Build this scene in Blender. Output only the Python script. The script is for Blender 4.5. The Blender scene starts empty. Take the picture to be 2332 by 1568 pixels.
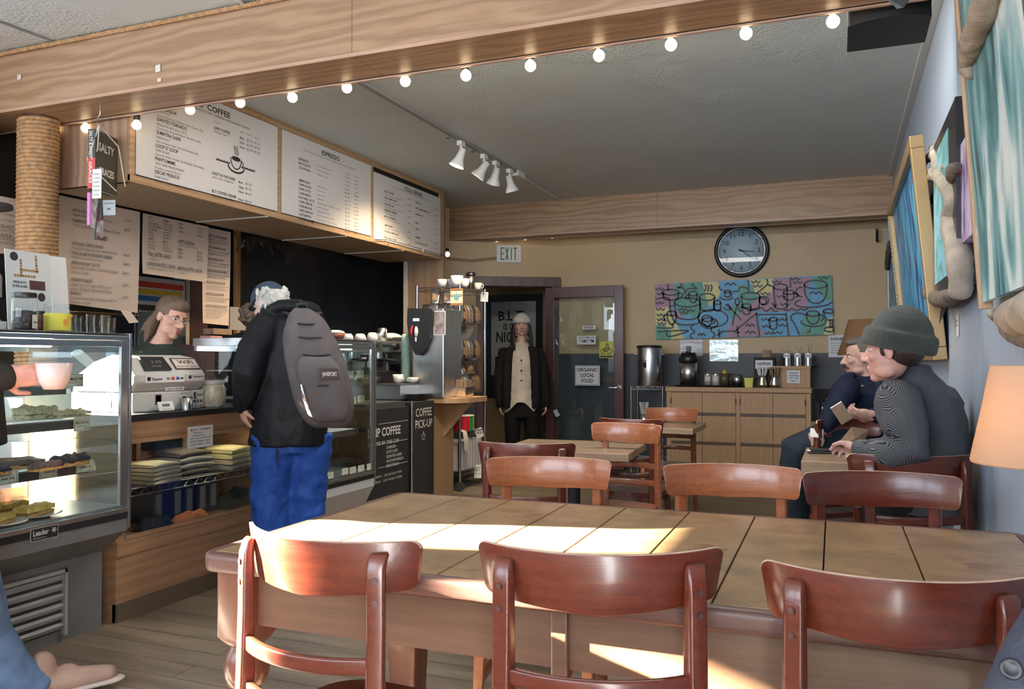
import bpy, math, random
from mathutils import Vector, Matrix, Euler, noise
V = Vector
random.seed(7)
S = bpy.context.scene
COL = S.collection
PI = math.pi

# ------------------------------------------------------------------ camera
F_PX, CXP, CYP, CAM_H = 1872.0, 1166.0, 784.0, 1.22
YAW, PITCH = math.radians(-21.8), math.radians(1.07)
FW = V((math.sin(YAW)*math.cos(PITCH), math.cos(YAW)*math.cos(PITCH), math.sin(PITCH)))
RT = V((math.cos(YAW), -math.sin(YAW), 0))
UP = RT.cross(FW)
CAM = V((0, 0, CAM_H))
cd = bpy.data.cameras.new('camera'); cam = bpy.data.objects.new('camera', cd); COL.objects.link(cam)
cd.sensor_fit = 'HORIZONTAL'; cd.sensor_width = 36.0; cd.lens = 36.0*F_PX/2332.0
cd.clip_start = 0.05; cd.clip_end = 200
cam.matrix_world = Matrix(((RT.x, UP.x, -FW.x, 0), (RT.y, UP.y, -FW.y, 0), (RT.z, UP.z, -FW.z, CAM_H), (0, 0, 0, 1)))
S.camera = cam

def ray(px, py): return RT*((px-CXP)/F_PX) + UP*((CYP-py)/F_PX) + FW
def AZ(px, py, z): d = ray(px, py); return CAM + d*((z-CAM_H)/d.z)
def AX(px, py, x): d = ray(px, py); return CAM + d*(x/d.x)
def AY(px, py, y): d = ray(px, py); return CAM + d*(y/d.y)
def AD(px, py, d): return CAM + ray(px, py)*d

# ------------------------------------------------------------------ view, world, sun, daylight
S.view_settings.view_transform = 'Standard'; S.view_settings.look = 'None'
S.view_settings.gamma = 1.0; S.view_settings.exposure = 0.1; S.view_settings.use_curve_mapping = False
try:
    S.cycles.use_denoising = True
    S.cycles.max_bounces = 7; S.cycles.diffuse_bounces = 4; S.cycles.glossy_bounces = 4
    S.cycles.transmission_bounces = 6; S.cycles.transparent_max_bounces = 12
    S.cycles.sample_clamp_indirect = 6.0
    S.cycles.caustics_reflective = False; S.cycles.caustics_refractive = False
except Exception: pass
W = bpy.data.worlds.new('daylight_sky'); S.world = W; W.use_nodes = True
bg = W.node_tree.nodes['Background']; bg.inputs[0].default_value = (0.72, 0.84, 1.0, 1); bg.inputs[1].default_value = 6.0

SUN_AZ = V((0.968, 0.25, 0)).normalized(); SUN_EL = math.radians(18.6)
SUN_DIR = V((SUN_AZ.x*math.cos(SUN_EL), SUN_AZ.y*math.cos(SUN_EL), -math.sin(SUN_EL)))
sd = bpy.data.lights.new('sun', 'SUN'); sd.energy = 420.0; sd.color = (1.0, 0.88, 0.70); sd.angle = math.radians(0.6)
so = bpy.data.objects.new('sun', sd); COL.objects.link(so)
so.rotation_euler = SUN_DIR.to_track_quat('-Z', 'Y').to_euler()

def area(name, loc, direction, sx, sy, energy, color=(1, 1, 1), portal=False):
    l = bpy.data.lights.new(name, 'AREA'); l.shape = 'RECTANGLE'; l.size = sx; l.size_y = sy
    l.energy = energy; l.color = color
    if portal: l.cycles.is_portal = True
    o = bpy.data.objects.new(name, l); COL.objects.link(o); o.location = loc
    o.rotation_euler = V(direction).to_track_quat('-Z', 'Y').to_euler(); return o
# daylight coming through the shop windows behind and left of the camera
area('window_daylight_front', (-2.6, -1.75, 1.95), (0, 1, 0.05), 5.3, 1.3, 98, (0.80, 0.89, 1.0))
area('window_daylight_left', (-5.95, 0.9, 1.6), (1, 0, 0.0), 2.8, 1.9, 40, (0.84, 0.91, 1.0))
# unseen fill light added behind the front beam to lift the mid room
area('fill_light_mid', (-1.2, 3.95, 2.90), (0, 0.45, -1), 2.6, 0.25, 120, (1.0, 0.95, 0.86))
area('window_portal_front', (-2.6, -1.72, 1.95), (0, 1, 0), 5.3, 1.35, 1, portal=True)

# ------------------------------------------------------------------ materials
MATS = {}
def new_mat(name):
    m = bpy.data.materials.new(name); m.use_nodes = True
    return m, m.node_tree, m.node_tree.nodes['Principled BSDF']
def mat(name, col, rough=0.5, metal=0.0, bump=0.0, bscale=60, vary=0.0, vscale=8, spec=0.5, sheen=0, coat=0, emit=None, estr=0, trans=0, alpha=1, stretch=None):
    if name in MATS: return MATS[name]
    m, nt, b = new_mat(name); MATS[name] = m
    c = tuple(col) + (1,)
    b.inputs['Base Color'].default_value = c; b.inputs['Roughness'].default_value = rough
    b.inputs['Metallic'].default_value = metal; b.inputs['Specular IOR Level'].default_value = spec
    if coat: b.inputs['Coat Weight'].default_value = coat; b.inputs['Coat Roughness'].default_value = 0.12
    if sheen: b.inputs['Sheen Weight'].default_value = sheen
    if emit: b.inputs['Emission Color'].default_value = tuple(emit)+(1,); b.inputs['Emission Strength'].default_value = estr
    if trans: b.inputs['Transmission Weight'].default_value = trans
    if bump or vary:
        tc = nt.nodes.new('ShaderNodeTexCoord'); mp = nt.nodes.new('ShaderNodeMapping')
        nt.links.new(tc.outputs['Object'], mp.inputs[0])
        if stretch: mp.inputs['Scale'].default_value = stretch
    if vary:
        n = nt.nodes.new('ShaderNodeTexNoise'); n.inputs['Scale'].default_value = vscale; n.inputs['Detail'].default_value = 4
        r = nt.nodes.new('ShaderNodeValToRGB'); nt.links.new(mp.outputs[0], n.inputs['Vector']); nt.links.new(n.outputs[0], r.inputs[0])
        r.color_ramp.elements[0].position = 0.3; r.color_ramp.elements[1].position = 0.7
        r.color_ramp.elements[0].color = tuple(max(0, x*(1-vary)) for x in col)+(1,)
        r.color_ramp.elements[1].color = tuple(min(1, x*(1+vary)) for x in col)+(1,)
        nt.links.new(r.outputs[0], b.inputs['Base Color'])
    if bump:
        n2 = nt.nodes.new('ShaderNodeTexNoise'); n2.inputs['Scale'].default_value = bscale; n2.inputs['Detail'].default_value = 5
        bp = nt.nodes.new('ShaderNodeBump'); bp.inputs['Strength'].default_value = bump; bp.inputs['Distance'].default_value = 0.01
        nt.links.new(mp.outputs[0], n2.inputs['Vector']); nt.links.new(n2.outputs[0], bp.inputs['Height']); nt.links.new(bp.outputs[0], b.inputs['Normal'])
    return m
def wood(name, c1, c2, rough=0.4, axis='x', scale=1.0, fine=0.35, coat=0.0, wear=None, dist=6.0):
    """grain along `axis`: a distorted band pattern plus fine fibre noise"""
    if name in MATS: return MATS[name]
    m, nt, b = new_mat(name); MATS[name] = m; N = nt.nodes.new; Lk = nt.links.new
    tc = N('ShaderNodeTexCoord'); mp = N('ShaderNodeMapping'); Lk(tc.outputs['Object'], mp.inputs[0])
    s = {'x': (0.16, 1, 1), 'y': (1, 0.16, 1), 'z': (1, 1, 0.16)}[axis]
    mp.inputs['Scale'].default_value = tuple(k*scale for k in s)
    wv = N('ShaderNodeTexWave'); wv.wave_type = 'RINGS'; wv.rings_direction = {'x': 'X', 'y': 'Y', 'z': 'Z'}[axis]
    wv.inputs['Scale'].default_value = 9; wv.inputs['Distortion'].default_value = dist; wv.inputs['Detail'].default_value = 3; wv.inputs['Detail Scale'].default_value = 1.2
    Lk(mp.outputs[0], wv.inputs['Vector'])
    mp2 = N('ShaderNodeMapping'); Lk(tc.outputs['Object'], mp2.inputs[0]); mp2.inputs['Scale'].default_value = tuple((0.04 if k < 1 else 1)*scale for k in s)
    nz = N('ShaderNodeTexNoise'); nz.inputs['Scale'].default_value = 160; nz.inputs['Detail'].default_value = 4; Lk(mp2.outputs[0], nz.inputs['Vector'])
    lg = N('ShaderNodeTexNoise'); lg.inputs['Scale'].default_value = 2.2; lg.inputs['Detail'].default_value = 3; Lk(mp.outputs[0], lg.inputs['Vector'])
    mx = N('ShaderNodeMix'); mx.inputs[0].default_value = fine; Lk(wv.outputs[1], mx.inputs[2]); Lk(nz.outputs[0], mx.inputs[3])
    mx2 = N('ShaderNodeMix'); mx2.inputs[0].default_value = 0.35; Lk(mx.outputs[0], mx2.inputs[2]); Lk(lg.outputs[0], mx2.inputs[3])
    r = N('ShaderNodeValToRGB'); Lk(mx2.outputs[0], r.inputs[0])
    r.color_ramp.elements[0].position = 0.22; r.color_ramp.elements[0].color = tuple(c2)+(1,)
    r.color_ramp.elements[1].position = 0.62; r.color_ramp.elements[1].color = tuple(c1)+(1,)
    out = r.outputs[0]
    if wear:
        n3 = N('ShaderNodeTexNoise'); n3.inputs['Scale'].default_value = 7; n3.inputs['Detail'].default_value = 8; Lk(tc.outputs['Object'], n3.inputs['Vector'])
        r3 = N('ShaderNodeValToRGB'); r3.color_ramp.elements[0].position = 0.58; r3.color_ramp.elements[1].position = 0.68; Lk(n3.outputs[0], r3.inputs[0])
        m3 = N('ShaderNodeMix'); m3.data_type = 'RGBA'; Lk(r3.outputs[0], m3.inputs[0]); Lk(out, m3.inputs[6]); m3.inputs[7].default_value = tuple(wear)+(1,)
        out = m3.outputs[2]
    Lk(out, b.inputs['Base Color']); b.inputs['Roughness'].default_value = rough
    if coat: b.inputs['Coat Weight'].default_value = coat; b.inputs['Coat Roughness'].default_value = 0.15
    bp = N('ShaderNodeBump'); bp.inputs['Strength'].default_value = 0.12; bp.inputs['Distance'].default_value = 0.003
    Lk(mx.outputs[0], bp.inputs['Height']); Lk(bp.outputs[0], b.inputs['Normal'])
    return m
def glass(name, tint=(0.93, 0.97, 0.97), refl=1.0, rough=0.0):
    if name in MATS: return MATS[name]
    m = bpy.data.materials.new(name); m.use_nodes = True; nt = m.node_tree; nt.nodes.clear(); MATS[name] = m
    o = nt.nodes.new('ShaderNodeOutputMaterial'); t = nt.nodes.new('ShaderNodeBsdfTransparent'); g = nt.nodes.new('ShaderNodeBsdfGlossy')
    t.inputs[0].default_value = tuple(tint)+(1,); g.inputs['Roughness'].default_value = rough; g.inputs[0].default_value = (refl, refl, refl, 1)
    lw = nt.nodes.new('ShaderNodeLayerWeight'); lw.inputs[0].default_value = 0.5; pw = nt.nodes.new('ShaderNodeMath'); pw.operation = 'POWER'; pw.inputs[1].default_value = 4.0
    ma = nt.nodes.new('ShaderNodeMath'); ma.operation = 'MULTIPLY_ADD'; ma.inputs[1].default_value = 0.9; ma.inputs[2].default_value = 0.035; mx = nt.nodes.new('ShaderNodeMixShader')
    nt.links.new(lw.outputs['Facing'], pw.inputs[0]); nt.links.new(pw.outputs[0], ma.inputs[0])
    nt.links.new(ma.outputs[0], mx.inputs[0]); nt.links.new(t.outputs[0], mx.inputs[1]); nt.links.new(g.outputs[0], mx.inputs[2]); nt.links.new(mx.outputs[0], o.inputs[0])
    return m

# ------------------------------------------------------------------ mesh builder
_tcache = {}
def text_geo(s, bold=False):
    k = (s, bold)
    if k not in _tcache:
        c = bpy.data.curves.new('t', 'FONT'); c.body = s; c.size = 1; c.resolution_u = 2
        if bold: c.offset = 0.022
        o = bpy.data.objects.new('t', c); me = bpy.data.meshes.new_from_object(o)
        vs = [v.co.copy() for v in me.vertices]; fs = [tuple(p.vertices) for p in me.polygons]
        bpy.data.meshes.remove(me); bpy.data.objects.remove(o); bpy.data.curves.remove(c)
        if vs:
            x0 = min(v.x for v in vs); x1 = max(v.x for v in vs)
        else: x0, x1 = 0, 1
        _tcache[k] = (vs, fs, x0, x1)
    return _tcache[k]
def FR(origin, right, up=(0, 0, 1)):
    """frame: local x = right, local y = up, local z = outward normal"""
    r = V(right).normalized(); u = V(up).normalized(); n = r.cross(u).normalized(); u = n.cross(r)
    return Matrix(((r.x, u.x, n.x, origin[0]), (r.y, u.y, n.y, origin[1]), (r.z, u.z, n.z, origin[2]), (0, 0, 0, 1)))
def RZ(a, loc=(0, 0, 0)): return Matrix.Translation(V(loc)) @ Matrix.Rotation(a, 4, 'Z')

class MB:
    def __init__(s, T=None): s.v = []; s.f = []; s.m = []; s.s = []; s.T = T or Matrix()
    def add(s, vs, fs, mi=0, sm=False, T=None):
        M = s.T @ T if T is not None else s.T
        n = len(s.v); s.v += [M @ V(v) for v in vs]
        flip = M.to_3x3().determinant() < 0
        for f in fs:
            g = tuple(n+i for i in f); s.f.append(g[::-1] if flip else g); s.m.append(mi); s.s.append(sm)
        return s
    def box(s, x0, x1, y0, y1, z0, z1, mi=0, T=None):
        if x0 > x1: x0, x1 = x1, x0
        if y0 > y1: y0, y1 = y1, y0
        if z0 > z1: z0, z1 = z1, z0
        vs = [(x0, y0, z0), (x1, y0, z0), (x1, y1, z0), (x0, y1, z0), (x0, y0, z1), (x1, y0, z1), (x1, y1, z1), (x0, y1, z1)]
        return s.add(vs, [(0, 3, 2, 1), (4, 5, 6, 7), (0, 1, 5, 4), (1, 2, 6, 5), (2, 3, 7, 6), (3, 0, 4, 7)], mi, False, T)
    def cbox(s, c, d, mi=0, T=None):
        return s.box(c[0]-d[0]/2, c[0]+d[0]/2, c[1]-d[1]/2, c[1]+d[1]/2, c[2]-d[2]/2, c[2]+d[2]/2, mi, T)
    def quad(s, a, b, c, d, mi=0, T=None): return s.add([a, b, c, d], [(0, 1, 2, 3)], mi, False, T)
    def rings(s, rings, mi=0, sm=True, cap=True, T=None):
        n = len(rings[0]); vs = [p for r in rings for p in r]; fs = []
        for i in range(len(rings)-1):
            for j in range(n):
                k = (j+1) % n; fs.append((i*n+j, i*n+k, (i+1)*n+k, (i+1)*n+j))
        s.add(vs, fs, mi, sm, T)
        if cap:
            s.add(rings[0], [tuple(range(n))[::-1]], mi, False, T); s.add(rings[-1], [tuple(range(n))], mi, False, T)
        return s
    def tube(s, pts, r, n=10, mi=0, T=None, flat=1.0, up=None, cap=True, rnd=False):
        pts = [V(p) for p in pts]
        rs = list(r) if hasattr(r, '__len__') else [r]*len(pts)
        if rnd:   # hemispherical ends
            d0 = (pts[0]-pts[1]).normalized(); d1 = (pts[-1]-pts[-2]).normalized(); r0, r1 = rs[0], rs[-1]
            pre = [(pts[0]+d0*r0*math.sin(a), r0*math.cos(a)) for a in (1.45, 1.1, 0.6)]
            post = [(pts[-1]+d1*r1*math.sin(a), r1*math.cos(a)) for a in (0.6, 1.1, 1.45)]
            pts = [p for p, _ in pre]+pts+[p for p, _ in post]; rs = [q for _, q in pre]+rs+[q for _, q in post]
        rg = []; ref = None
        for i, p in enumerate(pts):
            t = (pts[min(i+1, len(pts)-1)]-pts[max(i-1, 0)]).normalized()
            if ref is None:
                ref = V(up) if up else (V((0, 0, 1)) if abs(t.z) < 0.9 else V((1, 0, 0)))
            a = (ref - t*ref.dot(t)); a = a.normalized() if a.length > 1e-6 else t.orthogonal().normalized()
            b = t.cross(a); ref = a
            rg.append([p + a*(rs[i]*flat*math.cos(2*PI*k/n)) + b*(rs[i]*math.sin(2*PI*k/n)) for k in range(n)])
        return s.rings(rg, mi, True, cap, T)
    def cyl(s, p0, p1, r0, r1=None, n=20, mi=0, T=None): return s.tube([p0, p1], [r0, r0 if r1 is None else r1], n, mi, T)
    def lathe(s, prof, n=24, mi=0, T=None, cap=True):
        return s.rings([[(r*math.cos(2*PI*k/n), r*math.sin(2*PI*k/n), z) for k in range(n)] for r, z in prof], mi, True, cap, T)
    def sweep(s, pts, prof, up=(0, 0, 1), mi=0, sm=False, T=None):
        """sweep closed 2-D profile (a along side, b along up) on a path"""
        pts = [V(p) for p in pts]; u = V(up); rg = []
        for i, p in enumerate(pts):
            t = (pts[min(i+1, len(pts)-1)]-pts[max(i-1, 0)]).normalized()
            a = t.cross(u).normalized(); b = a.cross(t)
            rg.append([p + a*x + b*y for x, y in prof])
        n = len(prof); fs = []; vs = [p for r in rg for p in r]
        for i in range(len(rg)-1):
            for j in range(n):
                k = (j+1) % n; fs.append((i*n+j, (i+1)*n+j, (i+1)*n+k, i*n+k))
        s.add(vs, fs, mi, sm, T)
        s.add(rg[0], [tuple(range(n))], mi, False, T); s.add(rg[-1], [tuple(range(n))[::-1]], mi, False, T); return s
    def prism(s, poly, z0, z1, mi=0, T=None, sm=False):
        n = len(poly); a = [(x, y, z0) for x, y in poly]; b = [(x, y, z1) for x, y in poly]
        s.add(a+b, [(i, (i+1) % n, n+(i+1) % n, n+i) for i in range(n)], mi, sm, T)
        s.add(a, [tuple(range(n))[::-1]], mi, False, T); return s.add(b, [tuple(range(n))], mi, False, T)
    def ell(s, c, r, R=None, n=16, mi=0, T=None):
        if not hasattr(r, '__len__'): r = (r, r, r)
        m = n//2+1; rg = []
        M = Matrix.Translation(V(c)) @ (R if R is not None else Matrix())
        for i in range(1, m):
            a = PI*i/m
            rg.append([M @ V((r[0]*math.sin(a)*math.cos(2*PI*k/n), r[1]*math.sin(a)*math.sin(2*PI*k/n), -r[2]*math.cos(a))) for k in range(n)])
        vs = [p for q in rg for p in q]; L = len(rg); fs = []
        for i in range(L-1):
            for j in range(n):
                k = (j+1) % n; fs.append((i*n+j, i*n+k, (i+1)*n+k, (i+1)*n+j))
        vs += [M @ V((0, 0, -r[2])), M @ V((0, 0, r[2]))]; a, b = L*n, L*n+1
        for j in range(n):
            k = (j+1) % n; fs += [(a, k, j), (b, (L-1)*n+j, (L-1)*n+k)]
        return s.add(vs, fs, mi, True, T)
    def text(s, t, T, w=None, cap=0.02, mi=1, bold=False, align='l', dz=0.0008):
        vs, fs, x0, x1 = text_geo(t, bold)
        if not vs: return s
        k = cap/0.7; kx = (w/(x1-x0)) if w else k
        ox = -x0*kx if align == 'l' else (-(x0+x1)/2*kx if align == 'c' else -x1*kx)
        return s.add([(v.x*kx+ox, v.y*k, dz) for v in vs], fs, mi, False, T)
    def build(s, name, mats, parent=None, bevel=0, seg=2, remesh=0, smooth=0, subsurf=0, disp=None, solid=0, loc=None, allsmooth=False):
        me = bpy.data.meshes.new(name); ml = mats if isinstance(mats, (list, tuple)) else [mats]
        L = V(loc) if loc is not None else V((0, 0, 0))
        me.from_pydata([v-L for v in s.v], [], s.f)
        for q in ml: me.materials.append(q)
        me.polygons.foreach_set('material_index', [min(i, len(ml)-1) for i in s.m])
        me.polygons.foreach_set('use_smooth', [bool(x) or allsmooth for x in s.s]); me.update()
        o = bpy.data.objects.new(name, me); COL.objects.link(o); o.location = L
        if parent is not None: o.parent = parent
        if solid: q = o.modifiers.new('solid', 'SOLIDIFY'); q.thickness = solid; q.offset = 0
        if remesh: q = o.modifiers.new('remesh', 'REMESH'); q.mode = 'VOXEL'; q.voxel_size = remesh; q.use_smooth_shade = True
        if smooth: q = o.modifiers.new('smooth', 'SMOOTH'); q.factor = 0.5; q.iterations = smooth
        if subsurf: q = o.modifiers.new('sub', 'SUBSURF'); q.levels = subsurf; q.render_levels = subsurf
        if disp:
            tx = bpy.data.textures.new(name, 'CLOUDS'); tx.noise_scale = disp[1]; tx.noise_depth = 2
            q = o.modifiers.new('disp', 'DISPLACE'); q.texture = tx; q.strength = disp[0]; q.texture_coords = 'LOCAL'; q.mid_level = 0.5
        if bevel: q = o.modifiers.new('bevel', 'BEVEL'); q.width = bevel; q.segments = seg; q.limit_method = 'ANGLE'; q.angle_limit = 0.7
        return o

def tag(o, label, cat=None, group=None, kind=None):
    if label: o['label'] = label
    if cat: o['category'] = cat
    if group: o['group'] = group
    if kind: o['kind'] = kind
    return o
def thing(name, label, cat, loc=(0, 0, 0), rz=0.0, group=None):
    o = bpy.data.objects.new(name, None); COL.objects.link(o); o.location = loc; o.rotation_euler = (0, 0, rz); o.empty_display_size = 0.05
    return tag(o, label, cat, group)
def struct(name, mb, m, **k): o = mb.build(name, m, **k); o['kind'] = 'structure'; return o
def dup(root, loc, rz, label=None, group=None, scale=None):
    r = root.copy(); COL.objects.link(r); r.location = loc; r.rotation_euler = (0, 0, rz)
    if label: r['label'] = label
    if group: r['group'] = group
    if scale: r.scale = (scale,)*3 if not hasattr(scale, '__len__') else scale
    for ch in list(root.children):
        c = ch.copy(); COL.objects.link(c); c.parent = r
        for g in ch.children:
            d = g.copy(); COL.objects.link(d); d.parent = c
    return r
def arc(n, f): return [f(i/(n-1)) for i in range(n)]
def rrect(w, h, r, n=4):
    o = []
    for cx, cy, a0 in ((w/2-r, h/2-r, 0), (-w/2+r, h/2-r, PI/2), (-w/2+r, -h/2+r, PI), (w/2-r, -h/2+r, 1.5*PI)):
        for i in range(n+1): a = a0+PI/2*i/n; o.append((cx+r*math.cos(a), cy+r*math.sin(a)))
    return o

# common materials
M_oak = wood('oak_cladding', (0.44, 0.285, 0.175), (0.27, 0.155, 0.085), 0.38, 'x', 0.55, 0.6, dist=14)
M_oak_y = wood('oak_box', (0.48, 0.31, 0.18), (0.33, 0.20, 0.11), 0.45, 'y', 0.8, 0.6)
M_knotty = wood('knotty_alder', (0.46, 0.31, 0.21), (0.28, 0.17, 0.10), 0.45, 'z', 0.5, 0.5)
M_chair = wood('mahogany_stain', (0.13, 0.026, 0.012), (0.055, 0.009, 0.005), 0.28, 'x', 1.2, 0.85, coat=0.3)
M_chair_tan = wood('worn_cherry', (0.36, 0.125, 0.05), (0.20, 0.055, 0.022), 0.28, 'x', 1.2, 0.85, coat=0.5)
M_edge = mat('worn_ply_edge', (0.62, 0.42, 0.30), 0.5, vary=0.25, vscale=30)
M_birch = wood('birch_ply', (0.50, 0.31, 0.16), (0.36, 0.21, 0.11), 0.5, 'z', 0.8, 0.92, dist=4)
M_darkwood = wood('dark_trim', (0.10, 0.045, 0.035), (0.05, 0.02, 0.018), 0.4, 'z', 2, 0.4)
M_counter_wood = wood('counter_fir', (0.33, 0.19, 0.10), (0.20, 0.10, 0.05), 0.45, 'y', 0.7, 0.7)
M_steel = mat('brushed_steel', (0.62, 0.62, 0.63), 0.28, 1.0, vary=0.08, vscale=40, stretch=(1, 1, 0.05))
M_chrome = mat('chrome', (0.75, 0.75, 0.76), 0.12, 1.0)
M_wire = mat('chrome_wire', (0.6, 0.6, 0.62), 0.2, 1.0)
M_black = mat('black_plastic', (0.012, 0.012, 0.014), 0.35)
M_blackm = mat('black_matte', (0.012, 0.012, 0.014), 0.7)
M_dgrey = mat('dark_grey_metal', (0.055, 0.058, 0.06), 0.4)
M_white = mat('white_plastic', (0.78, 0.78, 0.76), 0.35)
M_paper = mat('paper', (0.80, 0.79, 0.75), 0.7)
M_cer = mat('white_ceramic', (0.80, 0.79, 0.77), 0.15, coat=0.4)
M_ink = mat('ink', (0.02, 0.02, 0.02), 0.6)
M_ink2 = mat('grey_ink', (0.16, 0.15, 0.14), 0.6)
M_chalk = mat('chalk', (0.62, 0.62, 0.60), 0.9)
M_cream = mat('cream_label', (0.70, 0.72, 0.58), 0.6)
M_glass = glass('clear_glass')
M_kraft = mat('kraft_paper', (0.30, 0.20, 0.12), 0.7, vary=0.2, vscale=20)
# ================================================================== setting
CEIL, XR, YB = 2.95, 0.465, 9.0
def plaster():
    m, nt, b = new_mat('ceiling_plaster'); N = nt.nodes.new; L = nt.links.new
    tc = N('ShaderNodeTexCoord'); n = N('ShaderNodeTexNoise'); n.inputs['Scale'].default_value = 55; n.inputs['Detail'].default_value = 6
    g = N('ShaderNodeTexNoise'); g.inputs['Scale'].default_value = 1.6; g.inputs['Detail'].default_value = 3
    r = N('ShaderNodeValToRGB'); r.color_ramp.elements[0].position = 0.45; r.color_ramp.elements[1].position = 0.62
    mu = N('ShaderNodeMath'); mu.operation = 'MULTIPLY'; bp = N('ShaderNodeBump'); bp.inputs['Strength'].default_value = 0.9; bp.inputs['Distance'].default_value = 0.012
    L(tc.outputs['Object'], n.inputs['Vector']); L(tc.outputs['Object'], g.inputs['Vector']); L(g.outputs[0], r.inputs[0])
    L(n.outputs[0], mu.inputs[0]); L(r.outputs[0], mu.inputs[1]); L(mu.outputs[0], bp.inputs['Height']); L(bp.outputs[0], b.inputs['Normal'])
    b.inputs['Base Color'].default_value = (0.68, 0.74, 0.74, 1); b.inputs['Roughness'].default_value = 0.5
    return m
def floor_mat():
    m, nt, b = new_mat('worn_plank_floor'); N = nt.nodes.new; L = nt.links.new
    tc = N('ShaderNodeTexCoord'); mp = N('ShaderNodeMapping'); mp.inputs['Rotation'].default_value = (0, 0, 0.0); L(tc.outputs['Object'], mp.inputs[0])
    br = N('ShaderNodeTexBrick'); br.inputs['Scale'].default_value = 1; br.inputs['Brick Width'].default_value = 2.4; br.inputs['Row Height'].default_value = 0.13; br.inputs['Mortar Size'].default_value = 0.0025
    br.inputs['Color1'].default_value = (0.20, 0.155, 0.11, 1); br.inputs['Color2'].default_value = (0.16, 0.12, 0.085, 1); br.inputs['Mortar'].default_value = (0.05, 0.04, 0.03, 1)
    L(mp.outputs[0], br.inputs['Vector'])
    m2 = N('ShaderNodeMapping'); m2.inputs['Scale'].default_value = (0.12, 1, 1); L(tc.outputs['Object'], m2.inputs[0])
    n = N('ShaderNodeTexNoise'); n.inputs['Scale'].default_value = 14; n.inputs['Detail'].default_value = 8; L(m2.outputs[0], n.inputs['Vector'])
    mx = N('ShaderNodeMix'); mx.data_type = 'RGBA'; mx.blend_type = 'OVERLAY'; mx.inputs[0].default_value = 0.8
    L(br.outputs[0], mx.inputs[6]); L(n.outputs[0], mx.inputs[7]); L(mx.outputs[2], b.inputs['Base Color']); b.inputs['Roughness'].default_value = 0.45
    return m
def rear_wall_mat():
    m, nt, b = new_mat('two_tone_wall'); N = nt.nodes.new; L = nt.links.new
    g = N('ShaderNodeNewGeometry'); sp = N('ShaderNodeSeparateXYZ'); L(g.outputs['Position'], sp.inputs[0])
    c = N('ShaderNodeMath'); c.operation = 'GREATER_THAN'; c.inputs[1].default_value = 1.29; L(sp.outputs[2], c.inputs[0])
    n = N('ShaderNodeTexNoise'); n.inputs['Scale'].default_value = 3; n.inputs['Detail'].default_value = 4; L(g.outputs['Position'], n.inputs['Vector'])
    r1 = N('ShaderNodeValToRGB'); r1.color_ramp.elements[0].color = (0.45, 0.32, 0.165, 1); r1.color_ramp.elements[1].color = (0.56, 0.42, 0.24, 1)
    r2 = N('ShaderNodeValToRGB'); r2.color_ramp.elements[0].color = (0.028, 0.032, 0.042, 1); r2.color_ramp.elements[1].color = (0.055, 0.062, 0.075, 1)
    L(n.outputs[0], r1.inputs[0]); L(n.outputs[0], r2.inputs[0])
    mx = N('ShaderNodeMix'); mx.data_type = 'RGBA'; L(c.outputs[0], mx.inputs[0]); L(r2.outputs[0], mx.inputs[6]); L(r1.outputs[0], mx.inputs[7])
    L(mx.outputs[2], b.inputs['Base Color']); b.inputs['Roughness'].default_value = 0.45
    return m
def bead_mat():
    m, nt, b = new_mat('blue_beadboard'); N = nt.nodes.new; L = nt.links.new
    g = N('ShaderNodeNewGeometry'); sp = N('ShaderNodeSeparateXYZ'); L(g.outputs['Position'], sp.inputs[0])
    md = N('ShaderNodeMath'); md.operation = 'PINGPONG'; md.inputs[1].default_value = 0.06; L(sp.outputs[1], md.inputs[0])
    cp = N('ShaderNodeMath'); cp.operation = 'LESS_THAN'; cp.inputs[1].default_value = 0.0022; L(md.outputs[0], cp.inputs[0])
    mx = N('ShaderNodeMix'); mx.data_type = 'RGBA'; L(cp.outputs[0], mx.inputs[0]); mx.inputs[6].default_value = (0.42, 0.50, 0.62, 1); mx.inputs[7].default_value = (0.56, 0.64, 0.74, 1)
    L(mx.outputs[2], b.inputs['Base Color'])
    n = N('ShaderNodeTexNoise'); n.inputs['Scale'].default_value = 6; n.inputs['Detail'].default_value = 4; mp = N('ShaderNodeMapping'); mp.inputs['Scale'].default_value = (1, 1, 0.1)
    L(g.outputs['Position'], mp.inputs[0]); L(mp.outputs[0], n.inputs['Vector'])
    bp = N('ShaderNodeBump'); bp.inputs['Strength'].default_value = 0.35; bp.inputs['Distance'].default_value = 0.01; L(n.outputs[0], bp.inputs['Height']); L(bp.outputs[0], b.inputs['Normal'])
    b.inputs['Roughness'].default_value = 0.32
    return m
M_plaster, M_floor, M_rear, M_bead = plaster(), floor_mat(), rear_wall_mat(), bead_mat()
M_wallc = mat('cream_wall', (0.55, 0.50, 0.42), 0.6)
M_darkwall = mat('dark_bar_wall', (0.035, 0.024, 0.018), 0.6)
M_tan = mat('tan_paint', (0.42, 0.32, 0.17), 0.6)
m_ = MB(); m_.box(-6.2, 0.7, -2.0, 11.0, -0.1, 0); struct('floor', m_, M_floor)
m_ = MB(); m_.box(-6.2, 0.7, -2.0, 11.0, CEIL, CEIL+0.1); struct('ceiling', m_, M_plaster)
m_ = MB(); m_.box(XR, XR+0.1, -2.0, 9.2, 0, CEIL); struct('wall_right', m_, M_bead)
m_ = MB(); m_.box(-3.0, XR, YB, YB+0.1, 0, CEIL); struct('wall_back', m_, M_rear)
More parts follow.
